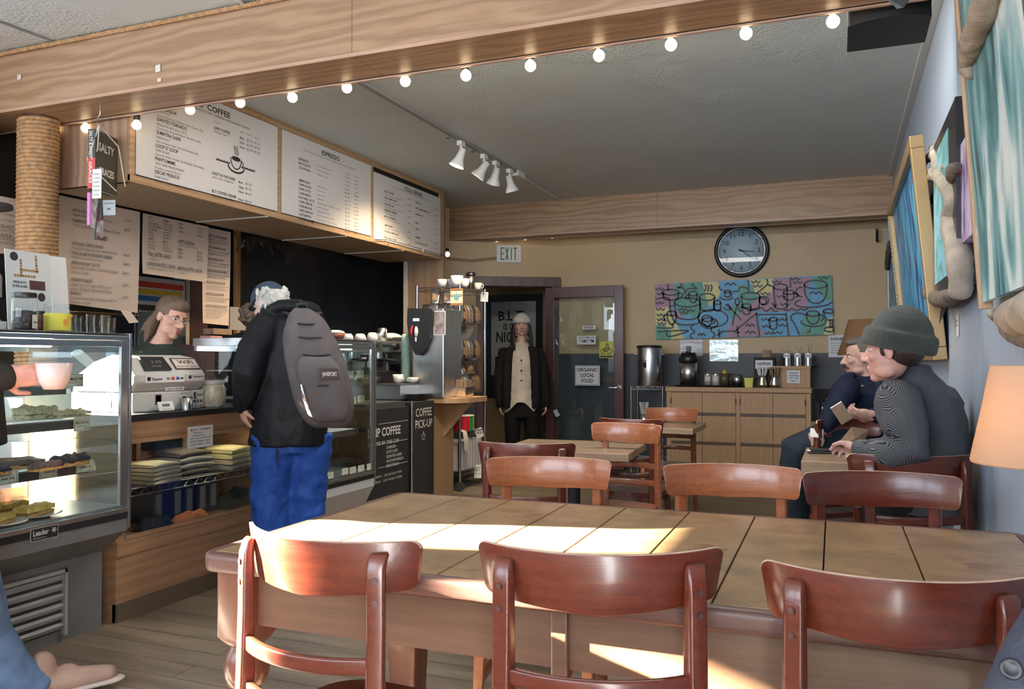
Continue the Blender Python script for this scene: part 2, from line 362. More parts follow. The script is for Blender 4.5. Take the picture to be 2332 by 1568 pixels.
# angled wall with the doorway (45 degrees, from the corner at x=-3.0)
TA = Matrix.Translation((-3.0, YB, 0)) @ Matrix.Rotation(math.radians(180+28), 4, 'Z')   # local x runs along the wall towards the left and nearer
m_ = MB(TA); m_.box(0, 0.07, -0.1, 0, 0, CEIL); m_.box(0.07, 0.92, -0.1, 0, 2.09, CEIL); m_.box(0.92, 1.45, -0.1, 0, 0, CEIL)
struct('wall_angled', m_, M_rear)
m_ = MB(TA)
m_.box(0.02, 0.10, -0.13, 0.03, 0, 2.15); m_.box(0.89, 0.97, -0.13, 0.03, 0, 2.15); m_.box(0.0, 0.99, -0.13, 0.035, 2.06, 2.17)
struct('trim_1', m_, M_darkwood, bevel=0.004)
m_ = MB(); m_.box(-5.4, -2.6, 10.2, 10.3, 0, CEIL); struct('wall_corridor', m_, M_tan)
m_ = MB(); m_.box(-2.9, -2.8, 9.1, 10.2, 0, CEIL); struct('wall_corridor_side', m_, M_tan)
m_ = MB(); m_.box(-5.4, -5.3, 3.0, 10.2, 0, CEIL); struct('wall_bar', m_, M_darkwall)
m_ = MB(); m_.box(-6.1, -5.4, 2.98, 3.08, 0, CEIL); struct('wall_bar_return', m_, M_wallc)
# window wall on the left (beyond the frame): the low sun comes in between its posts
XL = -6.1
def wall_holes(mb, axis, pos, a0, a1, holes, t=0.1):
    """wall plane with rectangular openings (a0,a1,z0,z1); axis 'x' = wall at x=pos running in y"""
    as_ = sorted({a0, a1, *[h[0] for h in holes], *[h[1] for h in holes]})
    for i in range(len(as_)-1):
        c0, c1 = as_[i], as_[i+1]; hs = sorted([(h[2], h[3]) for h in holes if h[0] <= c0+1e-6 and h[1] >= c1-1e-6])
        z = 0
        for h0, h1 in hs+[(CEIL, CEIL)]:
            if h0 > z:
                if axis == 'x': mb.box(pos-t, pos, c0, c1, z, h0)
                else: mb.box(c0, c1, pos-t, pos, z, h0)
            z = h1
LEFT_HOLES = [(-0.075, 0.160, 0.7, 2.74), (0.375, 0.880, 1.2, 2.80), (2.12, 2.45, 1.0, 2.83)]  # unseen openings, shaped so the sun patches land on table, chair and register
m_ = MB(); wall_holes(m_, 'x', XL, -2.0, 3.08, LEFT_HOLES); struct('wall_left', m_, M_wallc)
FRONT_HOLES = [(-5.4, -2.7, 1.25, 2.65), (-2.5, 0.1, 1.25, 2.65)]
m_ = MB(); wall_holes(m_, 'y', -1.6, -6.2, 0.6, FRONT_HOLES); struct('wall_front', m_, M_wallc)
k_ = 0
for h in LEFT_HOLES:
    k_ += 1; m_ = MB(); a, b, c, d = h
    for q in ((a, a+0.04, c, d), (b-0.04, b, c, d), (a, b, c, c+0.04), (a, b, d-0.04, d)): m_.box(XL-0.09, XL-0.03, q[0], q[1], q[2], q[3])
    struct('window_%d' % k_, m_, M_darkwood)
for h in FRONT_HOLES:
    k_ += 1; m_ = MB(); a, b, c, d = h
    for q in ((a, a+0.05, c, d), (b-0.05, b, c, d), ((a+b)/2-0.03, (a+b)/2+0.03, c, d), (a, b, c, c+0.05), (a, b, d-0.05, d)): m_.box(q[0], q[1], -1.69, -1.62, q[2], q[3])
    struct('window_%d' % k_, m_, M_darkwood)
# ceiling trim strip along the right wall, corner strip at the back
m_ = MB(); m_.box(XR-0.045, XR, 2.0, 8.5, CEIL-0.02, CEIL); struct('trim_2', m_, mat('grey_trim', (0.66, 0.67, 0.66), 0.5), bevel=0.003)
m_ = MB(); m_.box(XR-0.035, XR, YB-0.03, YB, 0, CEIL); struct('trim_3', m_, mat('blue_trim', (0.34, 0.38, 0.44), 0.5))
# clad beams
def beam(name, x0, x1, y0, y1, z0, seams, label):
    t = thing(name, label, 'beam', ((x0+x1)/2, y0, z0))
    L = V(((x0+x1)/2, y0, z0)); m = MB(Matrix.Translation(-L)); xs = [x0]+seams+[x1]
    for a, b in zip(xs[:-1], xs[1:]):
        m.box(a+0.0012, b-0.0012, y0, y0+0.02, z0, CEIL); m.box(a+0.0012, b-0.0012, y0+0.02, y1, z0, z0+0.02); m.box(a+0.0012, b-0.0012, y1-0.02, y1, z0, CEIL)
    m.build('cladding', M_oak, t)
    m = MB(Matrix.Translation(-L)); m.box(x0, x1, y0-0.004, y0+0.004, z0-0.004, z0+0.012); m.box(x0, x1, y1-0.01, y1+0.006, z0-0.008, z0+0.004)
    m.build('edge_strip', wood('edge_oak', (0.55, 0.36, 0.26), (0.45, 0.28, 0.19), 0.4, 'x'), t)
    m = MB(Matrix.Translation(-L)); m.box(x0, x1, y0+0.02, y1-0.02, z0+0.02, CEIL-0.002); m.build('core', M_darkwood, t)
    return t
B1 = beam('ceiling_beam', -6.0, XR-0.002, 3.20, 3.50, 2.61, [-2.07], 'wide oak clad beam across the room in front, with a string of bulbs along it')
B2 = beam('ceiling_beam', -4.15, XR-0.002, 8.40, 8.62, 2.58, [-1.75], 'oak clad beam in the distance above the wall clock')
# rope bead along the front beam's top edge
def rope(pts, r, name, parent=None, m=None, strands=3, pitch=0.05, n=6):
    mb = MB(); pts = [V(p) for p in pts]; L = sum((b-a).length for a, b in zip(pts, pts[1:]))
    for s in range(strands):
        path = []; N = max(8, int(L/pitch*6))
        for i in range(N+1):
            u = i/N*(len(pts)-1); k = min(int(u), len(pts)-2); p = pts[k].lerp(pts[k+1], u-k); t = (pts[k+1]-pts[k]).normalized()
            a = t.orthogonal().normalized(); b = t.cross(a); an = 2*PI*(i/6+s/strands)
            path.append(p+a*math.cos(an)*r*0.5+b*math.sin(an)*r*0.5)
        mb.tube(path, r*0.55, n)
    return mb.build(name, m or M_rope, parent)
M_rope = mat('manila_rope', (0.46, 0.27, 0.13), 0.8, vary=0.3, vscale=40)
tag(rope([(-4.9, 3.186, CEIL-0.016), (-2.0, 3.186, CEIL-0.016)], 0.013, 'rope', pitch=0.06, n=5), 'thin manila rope tucked along the top of the front beam', 'rope')
# tape scraps on the beam
for i, (px, py, w, h) in enumerate(((44, 176, 0.03, 0.03), (360, 156, 0.033, 0.04), (363, 182, 0.025, 0.02))):
    p = AY(px, py, 3.196); m_ = MB(FR(p, (1, 0, 0))); m_.prism([(-w/2, -h/2), (w/2, -h*0.4), (w*0.45, h/2), (-w/2, h*0.45)], 0, 0.0012)
    tag(m_.build('tape_scrap', mat('tape', (0.75, 0.68, 0.6), 0.3)), ['pale square of tape near the left end of the beam', 'larger scrap of tape stuck on the beam', 'small triangular scrap of tape low on the beam'][i], 'tape')
# rope-wrapped column
t = thing('column', 'round column wrapped in manila rope behind the left pastry case', 'column', (-4.28, 3.36, 0))
m_ = MB(); m_.cyl((0, 0, 0), (0, 0, 2.61), 0.085, n=32); m_.build('core', M_darkwood, t)
m_ = MB(); turns = 78; path = []
for i in range(turns*20+1):
    a = 2*PI*i/20; z = 0.78+i/20*0.0235
    path.append((0.098*math.cos(a), 0.098*math.sin(a), z))
m_.tube([p for p in path if p[2] < 2.6], 0.0135, 6)
mr = M_rope.copy(); mr.name = 'rope_winding'; m_.build('rope_wrap', mr, t)

# ================================================================== menu box over the bar
FXM = -3.77
t = thing('menu_box', 'long oak box over the bar that carries the three big menu boards', 'box', (FXM, 3.54, 2.24))
TT = Matrix.Translation((-FXM, -3.54, -2.24))
m_ = MB(TT); m_.box(-4.42, FXM-0.02, 3.54, 7.5, 2.24, 2.262); m_.build('underside', wood('box_underside', (0.46, 0.36, 0.24), (0.30, 0.22, 0.14), 0.5, 'y'), t)
m_ = MB(TT)
for i in range(5):
    a = -4.42+i*0.126; m_.box(a, a+0.125, 3.54, 3.56, 2.30, CEIL)
m_.box(-4.42, FXM-0.02, 3.535, 3.56, 2.24, 2.30); m_.build('end_panel', M_knotty, t)
m_ = MB(TT); m_.box(-4.42, -4.40, 3.56, 7.5, 2.262, CEIL); m_.build('back_panel', M_oak_y, t)
m_ = MB(TT); m_.box(FXM-0.02, FXM, 3.54, 7.5, 2.24, 2.285); m_.box(FXM-0.02, FXM, 3.54, 7.5, CEIL-0.045, CEIL)
EDG = [3.54, 3.575, 4.86, 4.905, 6.13, 6.17, 7.46, 7.5]
for a, b in zip(EDG[0::2], EDG[1::2]): m_.box(FXM-0.02, FXM+0.001, a, b, 2.245, CEIL)
m_.build('frame', M_oak_y, t, bevel=0.002)
m_ = MB(TT); m_.box(-4.399, FXM-0.03, 3.561, 7.48, 2.27, CEIL-0.005); m_.build('core', M_blackm, t)
for y in (4.75, 5.75, 6.7): m_ = MB(TT); m_.box(-4.41, FXM+0.0, y, y+0.012, 2.232, 2.24); m_.build('metal_strip', mat('pale_strip', (0.6, 0.58, 0.52), 0.3), t)
def zt(mb, items, Z, plane, mats=(1,)):
    """lettering: (text, zoomx, zoomy, zoomx_end, cap height, bold)"""
    for it in items:
        s, x0, y0, x1, cap = it[:5]; cap *= 0.70; b = it[5] if len(it) > 5 else False; mi = it[6] if len(it) > 6 else 1
        p = plane(*Z(x0, y0)); q = plane(*Z(x1, y0)); w = abs(q.y-p.y)
        mb.text(s, mb.Tinv @ FR(p, (0, 1, 0)) if hasattr(mb, 'Tinv') else FR(p, (0, 1, 0)), w, cap, mi, b)
M_menu = mat('menu_board_white', (0.72, 0.70, 0.70), 0.35)
def board(name, label, y0, y1, z0, z1, items, Z, X=FXM+0.004, m=M_menu, th=0.0035, extra=None):
    mb = MB(); mb.box(X-th, X, y0, y1, z0, z1)
    zt(mb, items, Z, lambda a, b: AX(a, b, X))
    if extra: extra(mb)
    o = mb.build(name, [m, M_ink, M_ink2], loc=(X, (y0+y1)/2, z0)); return tag(o, label, 'menu board')
Z2 = lambda x, y: (280+x/3.824, 210+y/3.824)
Z3 = lambda x, y: (620+x/4.355, 260+y/4.355)
c1, c2, c3 = 0.030, 0.021, 0.020
I1 = [("NICARAGUA", 290, 138, 468, c1, True), ("MILD ROAST", 298, 168, 418, c2), ("Central American. Medium body. Good acidity.", 298, 205, 705, c3),
 ("DANTE'S TORNADO", 297, 245, 556, c1, True), ("MEDIUM ROAST (FULL CITY)", 294, 283, 553, c2), ("Good body. Rounded flavor. Medium acidity.", 293, 315, 683, c3),
 ("SUMATRA DARK", 290, 358, 508, c1, True), ("DARK ROAST", 288, 395, 410, c2), ("Like a Vienna roast. Low acid. Heavy body.", 287, 430, 660, c3),
 ("LOOP D' LOOP", 285, 474, 480, c1, True), ("DARK ROAST", 283, 510, 405, c2), ("Smooth. Well-rounded. Good Body. Chocolatey.", 283, 545, 706, c3),
 ("PANTOMIME", 280, 588, 457, c1, True), ("VERY DARK FRENCH ROAST", 279, 625, 537, c2), ("Smokey, caramel flavors.", 278, 660, 505, c3),
 ("DECAF FRENCH", 277, 703, 490, c1, True), ("DARK ROAST", 275, 740, 398, c2), ('Smooth. "I can\'t believe it\'s decaf!"', 275, 775, 590, c3),
 ("DRIP COFFEE", 585, 92, 935, 0.052, True), ("FAIR TRADE COFFEE - ROASTED BY PORT TOWNSEND COFFEE ROASTING COMPANY", 440, 72, 1108, 0.02),
 ("STYLE", 795, 262, 845, 0.016, False, 2), ("DRIP COFFEE", 793, 318, 932, 0.026, True), ("Pick your roast.", 793, 345, 912, 0.02),
 ("SIZE", 1018, 348, 1052, 0.014, False, 2), ("PRICE", 1078, 370, 1120, 0.014, False, 2), ("REFILL", 1143, 398, 1188, 0.014, False, 2),
 ("8oz", 1018, 402, 1053, 0.022, True), ("$2.25", 1078, 425, 1130, 0.022), ("$1.25", 1143, 447, 1192, 0.022),
 ("12oz", 1016, 442, 1058, 0.022, True), ("$2.95", 1078, 464, 1130, 0.022), ("$1.95", 1143, 486, 1192, 0.022),
 ("16oz", 1016, 481, 1060, 0.022, True), ("$3.45", 1076, 503, 1130, 0.022), ("$2.50", 1143, 526, 1193, 0.022),
 ("SHOT IN THE DARK", 777, 713, 980, 0.026, True), ("Add 2 shots of Espresso", 777, 742, 965, 0.02), ("8oz", 1006, 788, 1043, 0.022, True), ("$3.25", 1068, 803, 1120, 0.022),
 ("12oz", 1006, 830, 1052, 0.022, True), ("$3.95", 1066, 845, 1118, 0.022), ("16oz", 1004, 870, 1052, 0.022, True), ("$4.50", 1066, 888, 1118, 0.022),
 ("BLT COFFEE CREAM", 775, 868, 983, 0.026, True), ("Heavy Cream. Cane Sugar", 775, 903, 975, 0.02), ("16oz", 1003, 938, 1052, 0.022, True), ("$4.50", 1066, 955, 1118, 0.022)]
def stroke(mb, pts, w, T, mi=1, dz=0.001):
    """flat painted line of width w in the frame T"""
    P = [V((p[0], p[1])) for p in pts]; L = []; R = []
    for i, p in enumerate(P):
        d = (P[min(i+1, len(P)-1)]-P[max(i-1, 0)]); d = d.normalized() if d.length > 1e-9 else V((1, 0)); nn = V((-d.y, d.x))
        L.append(p+nn*w/2); R.append(p-nn*w/2)
    vs = [(q.x, q.y, dz) for q in L]+[(q.x, q.y, dz) for q in R]; n = len(P)
    mb.add(vs, [(i, n+i, n+i+1, i+1) for i in range(n-1)], mi, False, T)
def cup_logo(mb):
    p = AX(*Z2(985, 630), FXM+0.004); T = FR(p, (0, 1, 0)); k = 0.062
    for s in (-1, 1):
        for q in range(5):
            x = s*(1.2+q*0.42); stroke(mb, [((x-0.21)*k, 0.0), ((x-0.1)*k, -0.12*k), ((x+0.1)*k, -0.12*k), ((x+0.21)*k, 0.03*k)], 0.16*k, T)
    mb.prism([(0.72*k*math.cos(a), 0.62*k+0.26*k*math.sin(a)) for a in [i*PI/10 for i in range(20)]], 0, 0.001, 1, T)
    stroke(mb, arc(16, lambda u: ((-0.86+0.05*u)*k*math.cos(PI*u), 0.6*k-1.1*k*math.sin(PI*u))), 0.14*k, T)
    stroke(mb, arc(20, lambda u: (1.25*k*math.cos(PI+PI*u), -0.25*k-0.62*k*math.sin(PI*u))), 0.2*k, T)
    stroke(mb, arc(10, lambda u: ((0.8+0.35*math.sin(PI*u))*k, (0.6-0.8*u)*k)), 0.12*k, T)
    for s in (-0.25, 0.0, 0.25): stroke(mb, arc(9, lambda u: ((s+0.1*math.sin(6*u))*k, (1.05+0.95*u)*k)), 0.1*k, T)
board('menu_board', 'large white menu board headed DRIP COFFEE with a cup drawing', 3.578, 4.857, 2.29, 2.90, I1, Z2, extra=cup_logo)
nm = [("ESPRESSO", 450), ("MACCHIATO", 492), ("CON PANNA", 535), ("AMERICANO", 660), ("CAPPUCCINO", 702), ("CAFFE LATTE", 745), ("CAFFE BREVE", 788), ("FLAVORED LATTE", 830), ("CAFFE VIENOIS", 872), ("CAFFE MOCHA", 915), ("CAFFE ARANCIA", 957), ("CHETZEMOKA", 998), ("SALTED CARAMEL", 1040)]
I2 = [("ESPRESSO", 490, 398, 668, 0.05, True), ("FAIR TRADE COFFEE - ROASTED BY PORT TOWNSEND COFFEE ROASTING COMPANY", 303, 358, 825, 0.017, False, 2)]
for (s, y), x1 in zip(nm, (360, 380, 378, 378, 388, 380, 382, 418, 397, 392, 402, 388, 418)): I2.append((s, 262, y, x1, 0.025, True))
for s, y, x1 in (("Dante's Espresso blend", 515, 592), ("Marked with Foam", 558, 565), ("Whipped Cream", 600, 550), ("With Hot Water", 718, 542), ("Heavy Foam", 758, 522), ("Light Foam", 800, 515), ("Half & Half", 842, 510), ("Vanilla, Hazelnut, Caramel or Raspberry", 884, 683), ("Vanilla, Cinnamon", 925, 557), ("Organic BLTC Cocoa", 965, 572), ("Cocoa, Orange Peel, Vanilla", 1005, 612), ("Cocoa, Spices, Chipotle Peppers", 1046, 642), ("BLTC Salted Caramel Latte", 1087, 606)):
    I2.append((s, 444, y, x1, 0.018, False, 2))
for s, y in zip(("DOUBLE", "$2.50", "$2.50", "$2.50", "DOUBLE", "8 oz", "$2.50", "$3.10", "$3.10", "$3.50", "$3.50", "$3.50", "$3.50", "$3.50", "$3.50", "$3.50"), (592, 630, 668, 706, 748, 782, 820, 860, 898, 938, 976, 1013, 1052, 1090, 1127, 1165)): I2.append((s, 722, y, 768, 0.017, s == "8 oz"))
for s, y in zip(("QUAD", "$3.75", "$3.75", "$3.75", "QUAD", "16oz", "$3.75", "$4.50", "$4.50", "$4.85", "$4.85", "$4.85", "$4.85", "$4.85", "$4.85", "$4.95"), (620, 662, 700, 738, 778, 812, 850, 890, 925, 965, 1000, 1038, 1077, 1113, 1150, 1188)): I2.append((s, 814, y, 855, 0.017, s == "16oz"))
board('menu_board', 'white menu board headed ESPRESSO, the middle one of three', 4.908, 6.127, 2.29, 2.90, I2, Z3)
I3 = [("COLD DRINKS", 1308, 752, 1487, 0.05, True), ("FAIR TRADE COFFEE - ROASTED BY PORT TOWNSEND COFFEE ROASTING COMPANY", 1200, 728, 1578, 0.016, False, 2)]
for s, y, x1 in (("ICED COFFEE", 768, 1205), ("ICED CAFFE LATTE", 832, 1240), ("ICED MOCHA", 893, 1205), ("ESPRESSO FREEZE", 955, 1237), ("MOCHA FREEZE", 1018, 1222), ("LEMONADE", 1104, 1192), ("FROZEN LEMONADE", 1166, 1250), ("FRUIT SMOOTHIE", 1226, 1230)): I3.append((s, 1112, y, x1, 0.023, True))
for s, y, x1 in (("Made to order. Choose your Roast.", 795, 1280), ("Local, organic, Non-homogenized milk.", 858, 1305), ("Made with fresh organic whipped cream", 920, 1297), ("4 Shots, Vanilla, Cream", 980, 1228), ("4 Shots, Cocoa, Vanilla, Cream", 1042, 1265), ("Fresh organic Lemons & Honey", 1130, 1266), ("Fresh organic Lemons, Cane Juice", 1192, 1280), ("Fresh fruit, Yogurt, Soy", 1252, 1330)): I3.append((s, 1112, y, x1, 0.016, False, 2))
for s, y in zip(("$3.45", "$4.50", "$4.75", "$5.25", "$5.25", "$3.25", "$4.95", "$4.95"), (842, 902, 962, 1022, 1082, 1170, 1230, 1290)): I3.append((s, 1342, y, 1376, 0.016))
for s, y, x1 in (("ICED TEA", 880, 1475), ("ICED TUMMY BERRY TEA", 935, 1560), ("KOMBUCHA", 995, 1490), ("MILK", 1080, 1450), ("LASSI", 1140, 1452), ("PERRIER", 1225, 1470), ("ROOIBOS WATER", 1278, 1538)): I3.append((s, 1420, y, x1, 0.022, True))
for s, y in zip(("$2.45", "$3.45", "$4.25", "$2.35", "$4.25", "$2.25", "$1.50"), (945, 1003, 1060, 1140, 1195, 1280, 1335)): I3.append((s, 1612, y, 1642, 0.016))
board('menu_board', 'white menu board headed COLD DRINKS at the far end of the box', 6.173, 7.457, 2.275, 2.86, I3, Z3)
# ================================================================== tables
M_top = None
def butcher():
    m, nt, b = new_mat('butcher_block_top'); N = nt.nodes.new; L = nt.links.new
    tc = N('ShaderNodeTexCoord'); br = N('ShaderNodeTexBrick'); br.inputs['Scale'].default_value = 1; br.inputs['Brick Width'].default_value = 0.22; br.inputs['Row Height'].default_value = 0.045
    br.inputs['Mortar Size'].default_value = 0.0; br.offset = 0.37
    mp = N('ShaderNodeMapping'); mp.inputs['Rotation'].default_value = (0, 0, 0); L(tc.outputs['Object'], mp.inputs[0]); L(mp.outputs[0], br.inputs['Vector'])
    br.inputs['Color1'].default_value = (0.34, 0.215, 0.11, 1); br.inputs['Color2'].default_value = (0.28, 0.17, 0.085, 1)
    n = N('ShaderNodeTexNoise'); n.inputs['Scale'].default_value = 9; n.inputs['Detail'].default_value = 9; L(tc.outputs['Object'], n.inputs['Vector'])
    mx = N('ShaderNodeMix'); mx.data_type = 'RGBA'; mx.blend_type = 'OVERLAY'; mx.inputs[0].default_value = 0.7; L(br.outputs[0], mx.inputs[6]); L(n.outputs[0], mx.inputs[7])
    n3 = N('ShaderNodeTexNoise'); n3.inputs['Scale'].default_value = 5; n3.inputs['Detail'].default_value = 10; n3.inputs['Roughness'].default_value = 0.7; L(tc.outputs['Object'], n3.inputs['Vector'])
    r3 = N('ShaderNodeValToRGB'); r3.color_ramp.elements[0].position = 0.57; r3.color_ramp.elements[1].position = 0.64; L(n3.outputs[0], r3.inputs[0])
    m3 = N('ShaderNodeMix'); m3.data_type = 'RGBA'; L(r3.outputs[0], m3.inputs[0]); L(mx.outputs[2], m3.inputs[6]); m3.inputs[7].default_value = (0.20, 0.09, 0.045, 1)
    L(m3.outputs[2], b.inputs['Base Color']); b.inputs['Roughness'].default_value = 0.33; b.inputs['Coat Weight'].default_value = 0.25; b.inputs['Coat Roughness'].default_value = 0.2
    return m
M_top = butcher()
M_tedge = wood('table_edge_stain', (0.13, 0.06, 0.045), (0.08, 0.038, 0.03), 0.45, 'x', 1, 0.85, coat=0.1)
M_apron = wood('table_apron', (0.16, 0.09, 0.052), (0.10, 0.055, 0.033), 0.4, 'x', 0.8, 0.85, coat=0.2)
M_tleg = wood('table_leg_stain', (0.17, 0.07, 0.04), (0.10, 0.038, 0.025), 0.35, 'z', 1, 0.8, coat=0.3, wear=(0.26, 0.15, 0.10))
TZ = 0.77
nl = AZ(446, 1257, TZ); nr = AZ(1740, 1396, TZ); fl = AZ(912, 1118, TZ); fr_ = AZ(2332, 1185, TZ)
ux = (nr-nl).normalized(); ang = math.atan2(ux.y, ux.x)*0.9
ux = V((math.cos(ang), math.sin(ang), 0)); uy = V((-ux.y, ux.x, 0))
TLEN = (XR-0.012-nl.x)/ux.x; TWID = (fl-nl).dot(uy)
tb = thing('farm_table', 'long farmhouse table with worn butcher block top and turned legs in the foreground', 'table', (nl.x, nl.y, 0), ang)
px_edges = [0.0, 0.165, 0.345, 0.525, 0.705, 0.885, 1.065, 1.245, 1.425, 1.605, TLEN]
def plank_x(px, py): p = AZ(px, py, TZ)-nl; return p.dot(ux)
seam = sorted([plank_x(*q) for q in ((1058, 1128), (1173, 1134), (1299, 1143), (1432, 1151), (1575, 1160), (1724, 1166), (1881, 1173), (2047, 1178), (2225, 1184))])
xs = [0.03]+[x for x in seam if 0.1 < x < TLEN-0.1]+[TLEN-0.03]
m_ = MB()
for a, b in zip(xs[:-1], xs[1:]): m_.box(a+0.0018, b-0.0018, 0.03, TWID-0.03, TZ-0.03, TZ)
m_.build('tabletop', M_top, tb, bevel=0.0012, seg=1)
m_ = MB(); q = rrect(TLEN, TWID, 0.05, 5); q2 = rrect(TLEN-0.06, TWID-0.06, 0.03, 5); cxx, cyy = TLEN/2, TWID/2
def rim(mb, z0, z1, r=0.02):
    n = len(q); prof = [(0, z1-0.0008), (0.75, z1-0.001), (0.92, z1-0.004), (0.99, z1-0.010), (1, z1-0.016), (1, z0+0.012), (0.97, z0+0.005), (0.88, z0), (0, z0)]
    rr = [[(cxx+a[0]*(1-t)+b[0]*t, cyy+a[1]*(1-t)+b[1]*t, z) for a, b in zip(q2, q)] for t, z in prof]
    vs = [p for r_ in rr for p in r_]; fs = []
    for i in range(len(rr)-1):
        for j in range(n): k = (j+1) % n; fs.append((i*n+j, (i+1)*n+j, (i+1)*n+k, i*n+k))
    mb.add(vs, fs, 0, True)
rim(m_, TZ-0.042, TZ); m_.box(0.03, TLEN-0.03, 0.03, TWID-0.03, TZ-0.042, TZ-0.0305); m_.build('edge_frame', M_tedge, tb)
m_ = MB(); a0 = 0.055
m_.box(a0, TLEN-a0, a0, a0+0.025, TZ-0.17, TZ-0.042); m_.build('apron', M_apron, tb)
m_ = MB(); m_.box(a0, TLEN-a0, TWID-a0-0.025, TWID-a0, TZ-0.17, TZ-0.042); m_.build('apron', M_apron, tb)
m_ = MB(); m_.box(a0, a0+0.025, a0+0.03, TWID-a0-0.03, TZ-0.17, TZ-0.042); m_.build('apron', M_apron, tb)
for xx in (0.86, 1.30): m_ = MB(); m_.box(xx, xx+0.035, a0-0.012, a0+0.03, TZ-0.19, TZ-0.0425); m_.build('cleat', M_apron, tb, bevel=0.004)
def leg_mb(cx, cy, w=0.10):
    m = MB(Matrix.Translation((cx, cy, 0))); h = w/2
    def sq(z, k, r): return [(x*1.0, y*1.0, z) for x, y in rrect(w*k, w*k, r, 3)]
    top = [sq(TZ-0.0425, 1, 0.008), sq(TZ-0.20, 1, 0.008), sq(TZ-0.215, 0.93, 0.03), sq(TZ-0.225, 0.75, 0.036)]
    m.rings(top[::-1], 0, True)
    m.lathe([(0.030, TZ-0.325), (0.044, TZ-0.318), (0.052, TZ-0.295), (0.054, TZ-0.275), (0.050, TZ-0.25), (0.040, TZ-0.232), (0.034, TZ-0.222)], 24)
    m.lathe([(0.034, TZ-0.37), (0.038, TZ-0.34), (0.030, TZ-0.328), (0.030, TZ-0.32)], 24)
    m.rings([sq(0.0, 0.8, 0.008), sq(0.28, 1, 0.008), sq(TZ-0.385, 1, 0.008), sq(TZ-0.365, 0.92, 0.03), sq(TZ-0.345, 0.6, 0.028)], 0, True)
    return m
for cx, cy in ((0.085, 0.078), (0.085, TWID-0.085), (TLEN-0.12, 0.085), (TLEN-0.12, TWID-0.085)): leg_mb(cx, cy).build('leg', M_tleg, tb)

def cafe_table(label, x0, x1, y0, y1, z=0.74, th=0.042, rz=0.0, ped=True):
    cx, cy = (x0+x1)/2, (y0+y1)/2; w, d = x1-x0, y1-y0
    t = thing('cafe_table', label, 'table', (cx, cy, 0), rz, None)
    m = MB(); m.box(-w/2, w/2, -d/2, d/2, z-th, z); m.build('tabletop', M_ctop, t, bevel=0.004)
    m = MB(); m.cyl((0, 0, 0.03), (0, 0, z-th-0.01), 0.035, n=20); m.box(-0.16, 0.16, -0.16, 0.16, z-th-0.012, z-th); m.build('pedestal', M_blackm, t)
    m = MB(); m.box(-0.26, 0.26, -0.035, 0.035, 0, 0.035); m.box(-0.035, 0.035, -0.26, 0.26, 0, 0.034); m.build('base', M_blackm, t, bevel=0.008)
    return t
M_ctop = wood('cafe_table_top', (0.36, 0.25, 0.16), (0.28, 0.18, 0.11), 0.3, 'x', 0.8, 0.6, coat=0.2)
cafe_table('square wooden cafe table in mid room crossed by a thin strip of sun', -1.75, -1.03, 4.10, 4.72, rz=0.07)
cafe_table('small wooden cafe table nearest the birch cabinet', -1.62, -0.96, 5.80, 6.40)
cafe_table('thick-topped wooden cafe table by the right wall with a black wallet on it', -0.18, 0.44, 4.16, 4.80, th=0.066)
cafe_table('dark cafe table at the far right that holds the steel travel mug', -0.20, 0.42, 5.72, 6.42, z=0.77)

